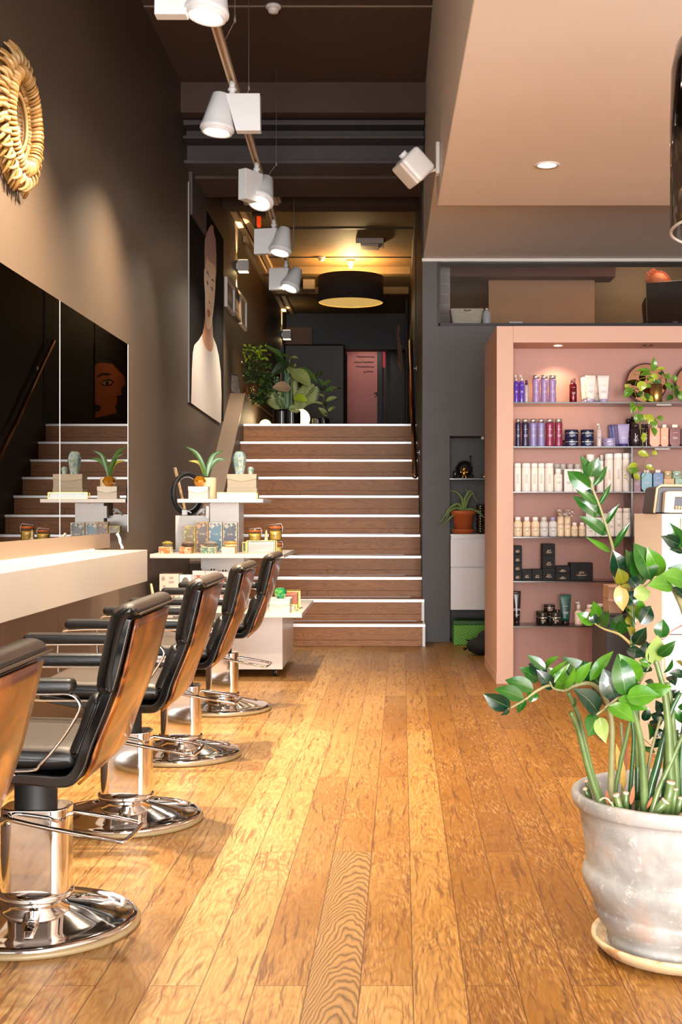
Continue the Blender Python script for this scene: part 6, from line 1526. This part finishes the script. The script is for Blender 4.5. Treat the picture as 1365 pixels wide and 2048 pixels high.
rr = random.Random(9)
for k in range(9):
    x = 1246+k*5.2; 
    MB().tube([PX(x, 1227, Y+.12), PX(x+rr.uniform(-4, 4), 1227-rr.uniform(14, 30), Y+.12)], .006, 6).build('clip', M_RUB, t)
# ------------------------------------------------------------------ big plant in the whitewashed pot
PY = 3.13; pu = PY/F; pcx = Xp(1367, PY)
def rz(x, y): return ((1367-x)*pu, H-(y-VY)*pu)
def washed():
    m, nt, b, o = new_mat('whitewashed_clay'); g = NG(nt)
    tc = g.n('ShaderNodeTexCoord').outputs['Object']
    f = g.noise(tc, 5, 5, .62, .5); f2 = g.noise(tc, 38, 5, .7, .2); f3 = g.noise(tc, 9, 2)
    c = g.ramp(f, [(.3, '#7f7c78'), (.45, '#979590'), (.58, '#aaa9a6'), (.75, '#8d959a')])
    c = g.mix(g.ramp(f2, [(.56, 0.0), (.68, .8)]), c, (*lin('#cac8c3'), 1))
    c = g.mix(g.ramp(f3, [(.6, 0.0), (.75, .5)]), c, (*lin('#b58f74'), 1))
    g.set(b.inputs['Base Color'], c); b.inputs['Roughness'].default_value = .42
    g.set(b.inputs['Normal'], g.bump(f2, .2, .002)); return m
M_WASH = washed()
out = [rz(1213, 1893), rz(1213, 1880), rz(1218, 1862), rz(1206, 1845), rz(1197, 1833), rz(1191.5, 1821), rz(1190, 1812), rz(1192, 1806), rz(1186, 1795), rz(1177, 1778), rz(1169, 1762), rz(1166.5, 1748), rz(1169, 1737), rz(1175, 1726), rz(1174, 1710), rz(1170.4, 1679), rz(1163.7, 1637), rz(1160, 1614), rz(1150, 1609), rz(1146, 1600), rz(1144.5, 1590), rz(1148, 1582), rz(1156, 1581), rz(1163, 1588)]
out += [(out[-1][0]-.004, .33), (out[-1][0]-.012, .30)]
pr = []
for i_ in range(len(out)-3):
    a_, b_ = out[i_], out[i_+1]; pr += [a_, ((a_[0]+b_[0])/2, (a_[1]+b_[1])/2)]
pr += out[-3:]
bp = thing('plant_pot', (pcx, PY, .0), 'large whitewashed clay pot with ringed sides holding the tall green plant', 'plant pot')
MB().lathe([(0, pr[0][1]+.0)]+pr, (pcx, PY, 0), 72, cap1=False).build('pot_body', M_WASH, bp)
MB().lathe([(0, .335), (out[-2][0]-.001, .328)], (pcx, PY, 0), 40, cap0=False, cap1=False).build('potting_soil', mat('dark_soil', '#35281c', .95, var=.4, vscale=60, bump=.8, bscale=50), bp)
mb = MB()
for x, y in ((1177.5, 1750), (1196.5, 1775), (1203, 1777)):
    r_ = (1367-x)*pu; 
sp_ = speck('stained_saucer', ['#b0845a', '#cdb38c', '#d3bb94', '#c2a47c', '#cfb68e'], 14, .35)
sc_t = thing('plant_saucer', (pcx, PY, 0), 'stained cream clay saucer on the floor under the whitewashed pot', 'saucer')
MB().lathe([(0, 0), (.175, .0), (.205, .010), (.217, .022), (.221, .026), (.228, .036), (.227, .044), (.220, .045), (.214, .036), (.205, .024), (.19, .013), (0, .013)], (pcx, PY, 0), 72).build('saucer_body', sp_, sc_t)
def leafmat(name, c1, c2, rough=.22):
    m, nt, b, o = new_mat(name); g = NG(nt)
    tc = g.n('ShaderNodeTexCoord').outputs['Object']
    f = g.noise(tc, 14, 3)
    uvn = g.n('ShaderNodeAttribute'); uvn.attribute_name = 'rib'
    rib = g.ramp(uvn.outputs['Fac'], [(.80, 0.0), (.97, .55)])
    cc = g.mix(rib, g.ramp(f, [(.3, c1), (.7, c2)]), (*lin('#a9bf6a'), 1))
    g.set(b.inputs['Base Color'], cc); b.inputs['Roughness'].default_value = rough
    vein = g.m('SINE', g.m('MULTIPLY', f, 60)); g.set(b.inputs['Normal'], g.bump(g.noise(tc, 45, 2), .25, .003))
    b.inputs['Coat Weight'].default_value = .35; b.inputs['Coat Roughness'].default_value = .09
    b.inputs['Subsurface Weight'].default_value = 0
    tr_ = g.n('ShaderNodeBsdfTranslucent'); g.set(tr_.inputs[0], g.ramp(f, [(.3, c1), (.7, c2)]))
    mx = g.n('ShaderNodeMixShader'); mx.inputs[0].default_value = .15
    nt.links.new(b.outputs[0], mx.inputs[1]); nt.links.new(tr_.outputs[0], mx.inputs[2]); nt.links.new(mx.outputs[0], o.inputs[0])
    return m
LG = [leafmat('leaf_dark', '#08241a', '#0f331d'), leafmat('leaf_mid', '#154514', '#265c18'), leafmat('leaf_bright', '#346e16', '#52841c'), leafmat('leaf_pale', '#7c9a4a', '#9aab66'), leafmat('leaf_olive', '#525e12', '#746a1c'), leafmat('leaf_orange', '#b5752c', '#c98f48', .5)]
zz = thing('zz_plant', (pcx, PY, .33), 'tall glossy green plant with arching leaf stems in the whitewashed pot', 'plant')
LV = [  # base, tip, width px, depth, tone
 ((1068,1379),(1010,1360),27,3.0,1), ((1048.5,1398),(989,1378),28,2.98,1), ((1021,1415),(967,1387),30,2.96,0), ((1072,1385),(1060,1406),21,3.0,1), ((1053,1400),(1036,1426),15,2.98,1), ((1019,1417),(1001,1431),9,2.96,0),
 ((1077,1361),(1039,1335),24,3.08,1), ((1095,1347),(1057,1327),22,3.06,0), ((1108,1378),(1073,1339),24,3.05,0), ((1092,1339),(1055,1310),17,3.04,1), ((1092,1338),(1120,1312),13,3.06,2), ((1100,1350),(1135,1321),9,3.02,2), ((1109,1366),(1141,1326),10,3.02,2), ((1130,1378),(1151,1331),14,3.0,2), ((1152,1367),(1185,1323),20,3.02,2), ((1181,1362),(1228,1302),20,3.03,2), ((1128,1380),(1097,1334),32,3.1,2), ((1176,1365),(1126,1313),34,3.12,1), ((1207,1378),(1168,1320),28,3.1,1), ((1152,1371),(1108,1341),30,3.12,1), ((1140,1375),(1118,1340),26,3.1,1),
 ((1198,1428),(1146,1377),40,2.96,0), ((1198,1422),(1171,1375),30,3.0,0), ((1194,1431),(1178,1474),34,2.94,1), ((1200,1435),(1213,1487),25,2.93,3), ((1198,1442),(1205,1482),27,2.97,0),
 ((1231,1398),(1207,1336),38,2.97,0), ((1253,1393),(1235,1308),40,2.96,1), ((1279,1363),(1238,1307),34,3.0,2), ((1266,1392),(1262,1345),22,2.99,1), ((1219,1411),(1270.5,1445),34,2.93,2), ((1237,1399),(1298,1420),28,2.95,2), ((1254,1395),(1320,1390),38,2.94,2), ((1285,1382),(1347,1373),28,2.95,2),
 ((1178.5,955),(1161,910),21,3.3,1), ((1180,953.5),(1198.5,914),24,3.29,1), ((1182,977),(1135,942),29,3.29,1), ((1195,1008),(1145,968.5),23,3.3,0), ((1195,1009),(1150,976),15,3.285,1), ((1202,1032),(1146,992),23,3.3,1), ((1214.6,1069),(1158.6,1032.6),22,3.28,1), ((1222,1104),(1171,1073),10,3.28,2), ((1187,972),(1214.6,932),12,3.3,1), ((1198,1011),(1223,967),9,3.3,1), ((1213,1049),(1241,1007),10,3.3,1), ((1228,1097),(1262,1044),11,3.28,1),
 ((1241,1154),(1226,1100),34,3.14,0), ((1248,1172),(1225,1132),18,3.15,1), ((1276,1164),(1251.5,1098),28,3.12,1), ((1287,1169.5),(1262,1101),36,3.11,1), ((1304,1160.5),(1268,1085),44,3.08,1), ((1323,1151.5),(1295,1094),32,3.1,2), ((1248,1168),(1237,1136),24,3.06,4), ((1275,1175),(1259,1155),24,3.07,0), ((1262,1177),(1240,1172),11,3.06,4), ((1253,1185),(1272,1213),32,3.08,0), ((1268,1192),(1302,1184),28,3.05,3), ((1345,1171),(1295,1171),31,3.02,2), ((1372,1166),(1320,1150),36,3.04,2), ((1392,1150),(1335,1136),24,3.06,1), ((1349,1173),(1375,1205),22,3.05,0), ((1240,1170),(1247,1223),25,3.04,5),
 ((1364,1098),(1340,1045),32,3.1,1), ((1360,1090),(1322,1072),23,3.09,0), ((1365,1104),(1338,1098),11,3.08,0), ((1366,1100),(1385,1060),26,3.1,1), ((1372,1150),(1400,1120),26,3.1,1),
 ((1190,1247),(1154,1226),22,3.28,2), ((1193,1237),(1187,1201.5),22,3.27,2), ((1191,1247),(1184,1223),16,3.25,0), ((1196,1251),(1207.5,1220.5),9,3.26,1), ((1203,1254),(1218,1219),14,3.26,1), ((1212,1257),(1216,1245),12,3.27,0), ((1224,1259),(1246,1228.6),19,3.25,1), ((1228,1261),(1244,1236),14,3.28,3), ((1241,1267),(1259,1229),20,3.24,1),
 ((1265,1250),(1259,1228),20,3.12,4), ((1271,1246),(1256,1224),22,3.13,4), ((1281,1248),(1302,1211),28,3.09,0), ((1273,1219),(1254,1205),18,3.12,4), ((1267.6,1276),(1254,1254),20,3.1,4), ((1270.5,1289),(1294,1254),24,3.08,0), ((1278,1290),(1287,1270),14,3.08,2), ((1269,1317),(1272,1291),29,3.1,0), ((1323,1276),(1327,1238),26,3.08,1), ((1306,1327),(1316,1270),34,3.0,3), ((1308,1325),(1300,1285),24,3.02,0), ((1317,1311),(1353,1280.6),20,2.98,1), ((1304,1329),(1278,1320),16,3.04,2), ((1301,1332),(1281,1345),20,3.06,0), ((1290,1318),(1294,1282),26,3.14,0), ((1283,1240),(1276,1190),22,3.16,2), ((1262,1240),(1250,1215),14,3.14,1),
 ((1328,1346),(1346,1317),13,3.1,1), ((1370,1350),(1338,1346),16,3.1,0), ((1365,1335),(1352,1322),12,3.12,4), ((1340,1352),(1352,1372),18,3.16,0), ((1310,1378),(1290,1362),20,3.16,0), ((1330,1440),(1302,1428),18,3.2,0), ((1300,1450),(1326,1445),16,3.2,0), ((1300,1465),(1330,1462),18,3.22,0), ((1346,1412),(1366,1448),16,3.12,1), ((1350,1460),(1368,1490),18,3.15,1), ((1290,1442),(1296,1412),16,3.16,0), ((1325,1425),(1312,1400),18,3.2,0), ((1305,1492),(1330,1478),14,3.2,0), ((1285,1497),(1312,1505),10,3.2,1), ((1300,1480),(1296,1445),12,3.2,1), ((1340,1396),(1362,1380),14,3.14,0), ((1358,1420),(1375,1400),16,3.14,1),
]
rr = random.Random(21)
zshape = lambda q: max(0, math.sin(PI*min(1, q**.82)))**(.55+.55*q) if q < .999 else 0
for i, (a, b, w_, Y, c) in enumerate(LV):
    A = PX(*a, Y); B = PX(*b, Y-rr.uniform(-.02, .05))
    nr = (rr.uniform(-.35, .35), -1, rr.uniform(-.1, .8))
    mb = MB(); mb.leaf(A, B, w_*Y/F*1.2, nr, rr.uniform(.06, .14), .16 if w_ > 14 else .35, zshape, 9)
    mb.build('leaf', LG[c], zz)
M_STEM = leafmat('stem_green', '#4a6430', '#6c8048', .4); M_STEMD = leafmat('stem_dark_green', '#1f4426', '#38602c', .35); M_STEMB = leafmat('stem_brown_green', '#7a7a4a', '#9a9468', .45)
ST = [ # points (px), radius px start->end, depths start,end, material
 ([(1213,1612),(1199,1600),(1178,1540),(1157.5,1460),(1142,1424)],8,5,3.02,3.0,0), ([(1214,1614),(1190,1560),(1172,1490),(1160,1440),(1148,1410),(1137,1385)],5,4,3.06,3.04,0), ([(1221,1616),(1223,1560),(1224.5,1499),(1224,1444),(1213,1400),(1198,1378),(1180,1367),(1154,1371),(1130,1382)],7.5,3.2,3.08,3.03,2),
 ([(1130,1382),(1108,1377),(1100,1362),(1094.7,1345)],2.6,1.5,3.03,3.05,2), ([(1100,1371),(1090,1373.5),(1070.5,1384.5),(1053,1398),(1022,1416)],3.2,1.8,3.03,2.97,2), ([(1149,1413),(1152,1404),(1149,1396)],2.2,2,3.03,3.02,1),
 ([(1290,1623),(1288,1560),(1283,1490),(1275,1450),(1266,1420),(1258,1398)],9,5,3.0,2.98,0), ([(1262,1392),(1244,1395.5),(1235,1398),(1219,1411),(1193,1430)],4,2.6,2.98,2.95,2),
 ([(1179,955),(1186,977),(1200,1012),(1212,1048),(1223,1082),(1227,1101),(1224,1123),(1232,1159),(1246,1180),(1262,1230),(1266,1270),(1264,1290)],2.2,5,3.3,3.2,2),
 ([(1264,1290),(1240,1269),(1209,1258),(1190,1247)],3.5,1.6,3.2,3.27,3), ([(1264,1290),(1270,1350),(1275,1420),(1276,1500),(1276,1600)],4,6,3.2,3.12,1),
 ([(1257,1185),(1277,1178),(1296,1169.5),(1305,1160)],2.6,2.2,3.1,3.08,2), ([(1262,1182),(1267,1240),(1268,1280),(1266,1320)],3,3,3.1,3.12,1),
 ([(1395,1600),(1390,1400),(1375,1250),(1356,1193),(1341,1172),(1322,1160)],8,4,3.1,3.04,2), ([(1364,1098),(1362,1037)],2.5,1.5,3.1,3.1,2), ([(1385,1500),(1395,1250),(1385,1150),(1364,1098)],5,3,3.15,3.1,1),
 ([(1345,1630),(1341,1530),(1339,1478),(1336,1434),(1330,1385),(1323,1358),(1311.5,1318)],10,5,3.0,3.0,0), ([(1323,1355),(1316,1335),(1308,1322)],4.5,3,3.02,3.0,1), ([(1295,1625),(1302,1580),(1316,1530),(1328,1480),(1336,1450),(1345,1417),(1362,1385)],10,4,3.03,3.06,1), ([(1352,1610),(1354,1563),(1350,1500),(1346,1440),(1342,1400),(1336,1365)],8,5,3.08,3.08,0), ([(1290,1610),(1293.5,1563),(1302,1510),(1310,1478),(1323,1433)],4,2.6,3.1,3.12,2),
 ([(1226,1612),(1231.5,1580),(1243,1520),(1253,1480),(1262,1440),(1268,1425)],5.5,3.5,3.12,3.1,0), ([(1258,1625),(1263,1560),(1268,1477),(1264,1440)],5.5,3,3.1,3.1,1), ([(1275,1620),(1276,1556),(1273,1460),(1272,1400)],5,4,3.14,3.12,0), ([(1300,1640),(1318,1580),(1345,1520),(1365,1474),(1380,1450)],6,4,2.97,3.02,0), ([(1365,1610),(1362,1540),(1366,1480),(1372,1430)],8,5,3.1,3.1,1), ([(1330,1620),(1332,1560),(1335,1500)],9,6,3.14,3.14,1), ([(1243,1445),(1246,1490),(1248,1560),(1244,1610)],3,4,3.16,3.14,4 if False else 2),
 ([(1300,1332),(1287,1355),(1281,1365),(1277,1385)],2,2,3.04,3.05,2), ([(1326,1279),(1345,1262),(1366,1250)],1.8,1.5,3.08,3.12,5),
]
SM = [M_STEM, M_STEMD, M_STEMB, mat('stem_yellow', '#b5a468', .5), M_STEMB, mat('stem_rose', '#b08078', .5)]
for pts, r0, r1, ya, yb_, mi in ST:
    n = len(pts); P = smooth_line([tuple(PX(x, y, ya+(yb_-ya)*i/(n-1))) for i, (x, y) in enumerate(pts)], 4)
    if pts[0][1] > 1590 and pts[0][0] < 1390:
        e_ = Vector(P[0]); P = [tuple(e_+Vector(((pcx-e_.x)*.08, (PY-e_.y)*.3, min(0, .345-e_.z))))]+P
    m_ = len(P)
    MB().tube(P, [(r0+(r1-r0)*i/(m_-1))*3.05/F for i in range(m_)], 10).build('stem', SM[mi], zz)
M_CUT = mat('cut_stem_end', '#cfae98', .7, var=.1)
for (x0, y0), (x1, y1), r0, Y in (((1188,1612),(1171,1578),5,3.1), ((1184,1600),(1173,1563),3.6,3.2), ((1249,1632),(1233,1590),7,2.93), ((1250,1622),(1253,1586),6.5,3.0), ((1288,1636),(1332,1602),9.5,2.9), ((1326,1645),(1343,1565),9.5,2.95), ((1340,1632),(1352,1578),6,2.92), ((1348,1640),(1362,1596),6,2.9), ((1240,1628),(1224,1606),3,2.92), ((1364,1650),(1366,1632),8,2.88)):
    Y = max(Y, 2.97); p0 = PX(x0, y0, Y+.02); p0.z = .345; p1 = PX(x1, y1, Y-.01); d = (p1-p0).normalized()
    s_ = MB().tube([p0, p0.lerp(p1, .5)+Vector((.001, 0, .001)), p1], [r0*Y/F*1.05, r0*Y/F, r0*Y/F*.93], 12).build('stem_stub', M_STEM, zz)
    MB().tube([p1-d*.0008, p1+d*.0012], r0*Y/F*.96, 12).build('cut_end', M_CUT, s_)
for a, b, w_, Y, c in (((1250,1582),(1233,1487),17,3.12,'dry_tan'), ((1246,1568),(1256,1478),9,3.14,'dry_rust'), ((1262,1610),(1268,1570),10,2.98,'dry_rust'), ((1218,1612),(1214,1580),9,3.0,'dry_rust'), ((1294,1618),(1306,1592),6,2.98,'dry_rust')):
    mb = MB(); mb.leaf(PX(*a, Y), PX(*b, Y), w_*Y/F, (0, -1, .2), .05, .3, n=6)
    mb.build('dry_sheath', mat(c, '#b08a44' if c == 'dry_tan' else '#9a5a34', .7, var=.3, vscale=40), zz)
MB().tube(smooth_line([tuple(PX(x, y, 2.92)) for x, y in ((1200,1601),(1208,1596),(1216,1598),(1223,1607))], 4), .0022, 6).build('dry_stalk', mat('dry_rust2', '#c09a84', .7), zz)
# ------------------------------------------------------------------ plants on the stair landing
def q6(x, y): return (480+x/6.205, 670+y/6.205)
HG = [mat('hall_leaf_dark', '#24391a', .4, var=.2, coat=.2), mat('hall_leaf_mid', '#4d6a2a', .4, var=.2, coat=.2), mat('hall_leaf_pale', '#8f9a58', .45, var=.2), mat('hall_leaf_lime', '#a3b82c', .35, var=.15), mat('hall_leaf_rose', '#a88a6a', .45, var=.2)]
M_POTB = mat('black_ribbed_pot', '#0c0b0b', .15, var=0, coat=.6)
def ribbed(t, cx, Y, w, h, zb_, nm='pot'):
    u = Y/F; x = Xp(cx, Y); r = w*u/2; n = 96; vs = []; fs = []
    pf = [(.9, 0), (1, .12), (1, .9), (.95, 1), (.88, 1), (.86, .8)]
    for q, z in pf:
        for k in range(n):
            a = 2*PI*k/n; rr_ = r*q*(1+(.02 if k % 2 else -.005)); vs.append((x+rr_*math.cos(a), Y+rr_*math.sin(a), zb_+z*h*u))
    for i in range(len(pf)-1):
        for k in range(n): fs.append((i*n+k, i*n+(k+1) % n, (i+1)*n+(k+1) % n, (i+1)*n+k))
    fs.append(tuple(range(n))[::-1]); fs.append(tuple((len(pf)-1)*n+k for k in range(n)))
    MB().add(vs, fs, False).build(nm, M_POTB, t)
HZ = 2.0065
# 1 elephant ear in the black pot
Y = 13.45
t = thing('elephant_ear_plant', (Xp(574, Y), Y, HZ), 'large leaved plant in a black ribbed pot on the stair landing', 'plant')
ribbed(t, 574, Y, 54, 34, HZ)
stems = [[(590, 930), (590, 700), (585, 560), (545, 400), (535, 330)], [(600, 930), (600, 700), (600, 560), (600, 400), (625, 290)], [(580, 930), (585, 650), (600, 560), (640, 520), (680, 480)], [(570, 930), (560, 700), (565, 560), (560, 420)], [(640, 930), (640, 700), (640, 560)]]
for s_ in stems:
    P = smooth_line([tuple(PX(*q6(x, y), Y)) for x, y in s_], 4); n = len(P)
    MB().tube(P, [.022-.014*i/(n-1) for i in range(n)], 8).build('stem', mat('hall_stem', '#54704a', .4), t)
arrow = lambda q: (math.sin(PI*min(1, q+.12))**.6 if q < .88 else math.sin(PI*min(1, q+.12))**.6) if q > 0 else .2
for a, b, w_, c, dy in (((540, 290), (275, 118), 60, 1, 0), ((520, 360), (430, 165), 130, 0, .1), ((530, 300), (440, 170), 100, 0, .15), ((610, 330), (395, 510), 130, 0, -.1), ((625, 280), (725, 290), 50, 2, 0), ((625, 290), (530, 245), 40, 1, 0), ((640, 430), (880, 640), 190, 2, -.1), ((650, 400), (620, 480), 150, 2, .05), ((740, 395), (970, 600), 80, 1, .1), ((640, 660), (400, 655), 150, 4, -.2), ((670, 770), (840, 830), 120, 3, -.25), ((620, 380), (700, 400), 90, 1, .1), ((760, 640), (720, 560), 120, 0, .3), ((770, 690), (780, 620), 80, 1, .2), ((700, 820), (780, 720), 90, 2, .1)):
    mb = MB(); mb.leaf(PX(*q6(*a), Y+dy), PX(*q6(*b), Y+dy-.08), w_/6.205*Y/F, (.2, -1, .5), .1, .15, None, 8); mb.build('leaf', HG[c], t)
# fern fronds around the pot rim
rr = random.Random(31)
def frond(t, pts, w_, c, Y, n=16):
    P = smooth_line([tuple(PX(*q6(x, y), Y)) for x, y in pts], 6); m = len(P); mb = MB()
    mb.tube(P, .004, 5)
    for i in range(2, m):
        q = i/m; p = Vector(P[i]); d = (p-Vector(P[i-1])).normalized(); sd = Vector((d.z, 0, -d.x))
        for s_ in (-1, 1):
            L = w_*(math.sin(PI*min(1, q*.9+.1))**.7)
            mb.leaf(p, p+sd*s_*L+d*L*.5, L*.28, n=3)
    mb.build('fern_frond', HG[c], t)
frond(t, [(560, 930), (500, 850), (440, 760), (420, 710)], .12, 2, Y+.1); frond(t, [(640, 900), (640, 760), (630, 620), (680, 520)], .09, 2, Y+.12); frond(t, [(700, 900), (770, 810), (850, 740), (930, 640)], .12, 2, Y+.05); frond(t, [(720, 930), (740, 880), (750, 840)], .07, 2, Y-.1)
frond(t, [(600, 930), (660, 915), (740, 925)], .05, 2, Y-.15); frond(t, [(540, 900), (520, 840), (500, 800)], .06, 1, Y-.05)
for k in range(26):
    x = rr.uniform(480, 740); y = rr.uniform(780, 920)
    mb = MB(); mb.leaf(PX(*q6(x, y), Y+.1), PX(*q6(x+rr.uniform(-40, 40), y-rr.uniform(10, 50)), Y+.05), rr.uniform(.04, .09), (rr.uniform(-.5, .5), -1, .4), .1, .2, None, 4); mb.build('leaf', HG[rr.choice((0, 1, 1))], t)
# 2 bushy plant in a copper pot on the ledge
Y = 13.25
t = thing('bushy_plant', (-1.5, Y, 2.33), 'dense bushy plant in a copper pot on the ledge beside the stairs', 'plant')
u = Y/F; xcp = -1.49; 
MB().lathe([(.07, 2.331), (.085, 2.34), (.09, 2.331+28*u-.03), (.082, 2.331+28*u-.03), (.0, 2.331+24*u-.03)], (Xp(505, Y), Y, 0), 32).build('pot', mat('copper_pot', '#c9865a', .25, metal=.9, var=.15, vscale=30), t)
mb = MB(); mb.tube([PX(508, 800, Y), PX(510, 740, Y), PX(512, 700, Y)], .012, 7); mb.build('stem', mat('dark_bark', '#2c2018', .8), t)
mb1 = [MB(), MB(), MB(), MB()]
for k in range(760):
    q = rr.random(); yy = 692+115*q; hw = 8+20*math.sin(PI*min(1, .18+q*.75)); cxp = 512+6*q
    x = cxp+rr.uniform(-hw, hw); dY = rr.uniform(-.16, .16)
    a = rr.uniform(-PI, PI); L = rr.uniform(4, 9)
    c = 3 if (q < .25 and rr.random() < .55) else rr.choice((0, 0, 1))
    mb1[c].leaf(PX(x, yy, Y+dY), PX(x+L*math.cos(a), yy+L*math.sin(a)*.8, Y+dY-.03), L*.6*u, (rr.uniform(-.6, .6), -1, rr.uniform(0, .8)), .15, .2, None, 3)
for k in range(110):
    q = rr.random(); x = 522+38*q+rr.uniform(-7, 7); yy = 765+22*q+rr.uniform(-26, 14)
    a = rr.uniform(-PI, PI); L = rr.uniform(4, 9)
    mb1[rr.choice((0, 1))].leaf(PX(x, yy, Y+.2), PX(x+L*math.cos(a), yy+L*math.sin(a)*.8, Y+.2), L*.6*u, (rr.uniform(-.6, .6), -1, .4), .15, .2, None, 3)
tag(mb1[0].build('dark_foliage', HG[0], t), kind='stuff'); tag(mb1[1].build('mid_foliage', HG[1], t), kind='stuff'); tag(mb1[3].build('young_foliage', HG[3], t), kind='stuff')
# 3 small plant in the second black pot
Y = 13.7
t = thing('small_zz_plant', (Xp(652, Y), Y, HZ), 'small upright leafy plant in a dark ribbed pot by the glowing globe', 'plant')
ribbed(t, 642, Y, 34, 20, HZ)
for pts in ([(1050, 1050), (1050, 900), (1050, 700), (1050, 620)], [(1060, 1050), (1090, 960), (1100, 940)], [(1000, 1000), (960, 500)]):
    if pts[0][0] == 1000: continue
    MB().tube([PX(*q6(x, y), Y) for x, y in pts], .009, 6).build('stem', mat('hall_stem_dark', '#3a3226', .5), t)
for a, b, w_, c in (((1050, 640), (970, 545), 55, 1), ((1050, 620), (1135, 560), 60, 1), ((1060, 700), (1215, 650), 60, 1), ((1050, 770), (980, 735), 35, 2), ((1060, 690), (880, 640), 40, 0), ((1050, 860), (850, 830), 35, 2), ((1070, 820), (1210, 770), 60, 2), ((1040, 830), (1080, 900), 50, 0), ((1090, 950), (1190, 890), 45, 2), ((1090, 1010), (970, 900), 70, 2), ((920, 530), (970, 470), 50, 0), ((970, 510), (1050, 425), 60, 0), ((1200, 655), (1270, 675), 30, 0), ((1100, 930), (1200, 870), 40, 0), ((1040, 960), (1090, 1000), 40, 1)):
    mb = MB(); mb.leaf(PX(*q6(*a), Y), PX(*q6(*b), Y-.05), w_/6.205*Y/F, (.2, -1, .4), .1, .2, None, 6); mb.build('leaf', HG[c], t)
# glowing globe lamp
Y = 13.75; r = 20.5*Y/F
t = thing('globe_lamp', (Xp(600, Y), Y, HZ), 'glowing round globe lamp on the floor behind the black plant pot', 'lamp')
MB().ell((Xp(600, Y), Y, HZ+r), (r, r, r), 40, 24).build('globe', mat_emit('globe_glow', '#ffdf9c', 3.2), t)
MB().lathe([(.05, HZ), (.05, HZ+.012)], (Xp(600, Y), Y, 0), 24).build('foot', M_BLK, t)
light('POINT', 'globe_bulb', (Xp(600, Y)-.12, Y-.02, HZ+r+.02), 9, (1, .72, .38), .1)
Y = 14.2
one(MB().ell((Xp(531, Y), Y, HZ+.07), (.07, .07, .07)), 'small_globe_lamp', mat_emit('globe_glow', '#ffdf9c', 3.2), 'small glowing ball lamp on the floor by the ledge, left of the pots', 'lamp')
light('POINT', 'small_globe_bulb', (Xp(533, Y)+.1, Y-.05, HZ+.14), 5, (1, .72, .38), .06)
# small framed photo leaning on the ledge
p0 = Vector((XL+.06, 13.15, 2.333))
t = thing('leaning_photo', p0, 'small framed photo leaning on the ledge before the bushy plant', 'picture')
Mx = Matrix.Translation((-1.60, 13.12, 2.333)) @ Matrix.Rotation(R(58), 4, 'Z') @ Matrix.Rotation(R(-12), 4, 'X')
MB().box(-.08, .08, -.006, .006, 0, .215, Mx).build('frame', mat('dark_frame2', '#4a4240', .5), t)
MB().box(-.07, .07, -.0075, -.0062, .012, .2, Mx).build('print', mat('pale_photo', '#8a8078', .4, var=.5, vscale=20), t)
# ------------------------------------------------------------------ daylight from the shop window behind the camera, plus an added fill
light('AREA', 'shop_window_daylight', (1.1, -3.8, 2.2), 820, (.95, .97, 1.0), 5.4, (1.0, 6, 1.7), sy=4.0)
light('AREA', 'soffit_fill', (1.2, -3.7, .9), 820, (1, .97, .93), 5.0, (1.3, 5, 3.4), sy=1.5)  # low upward fill with no real source, added to brighten the soffit
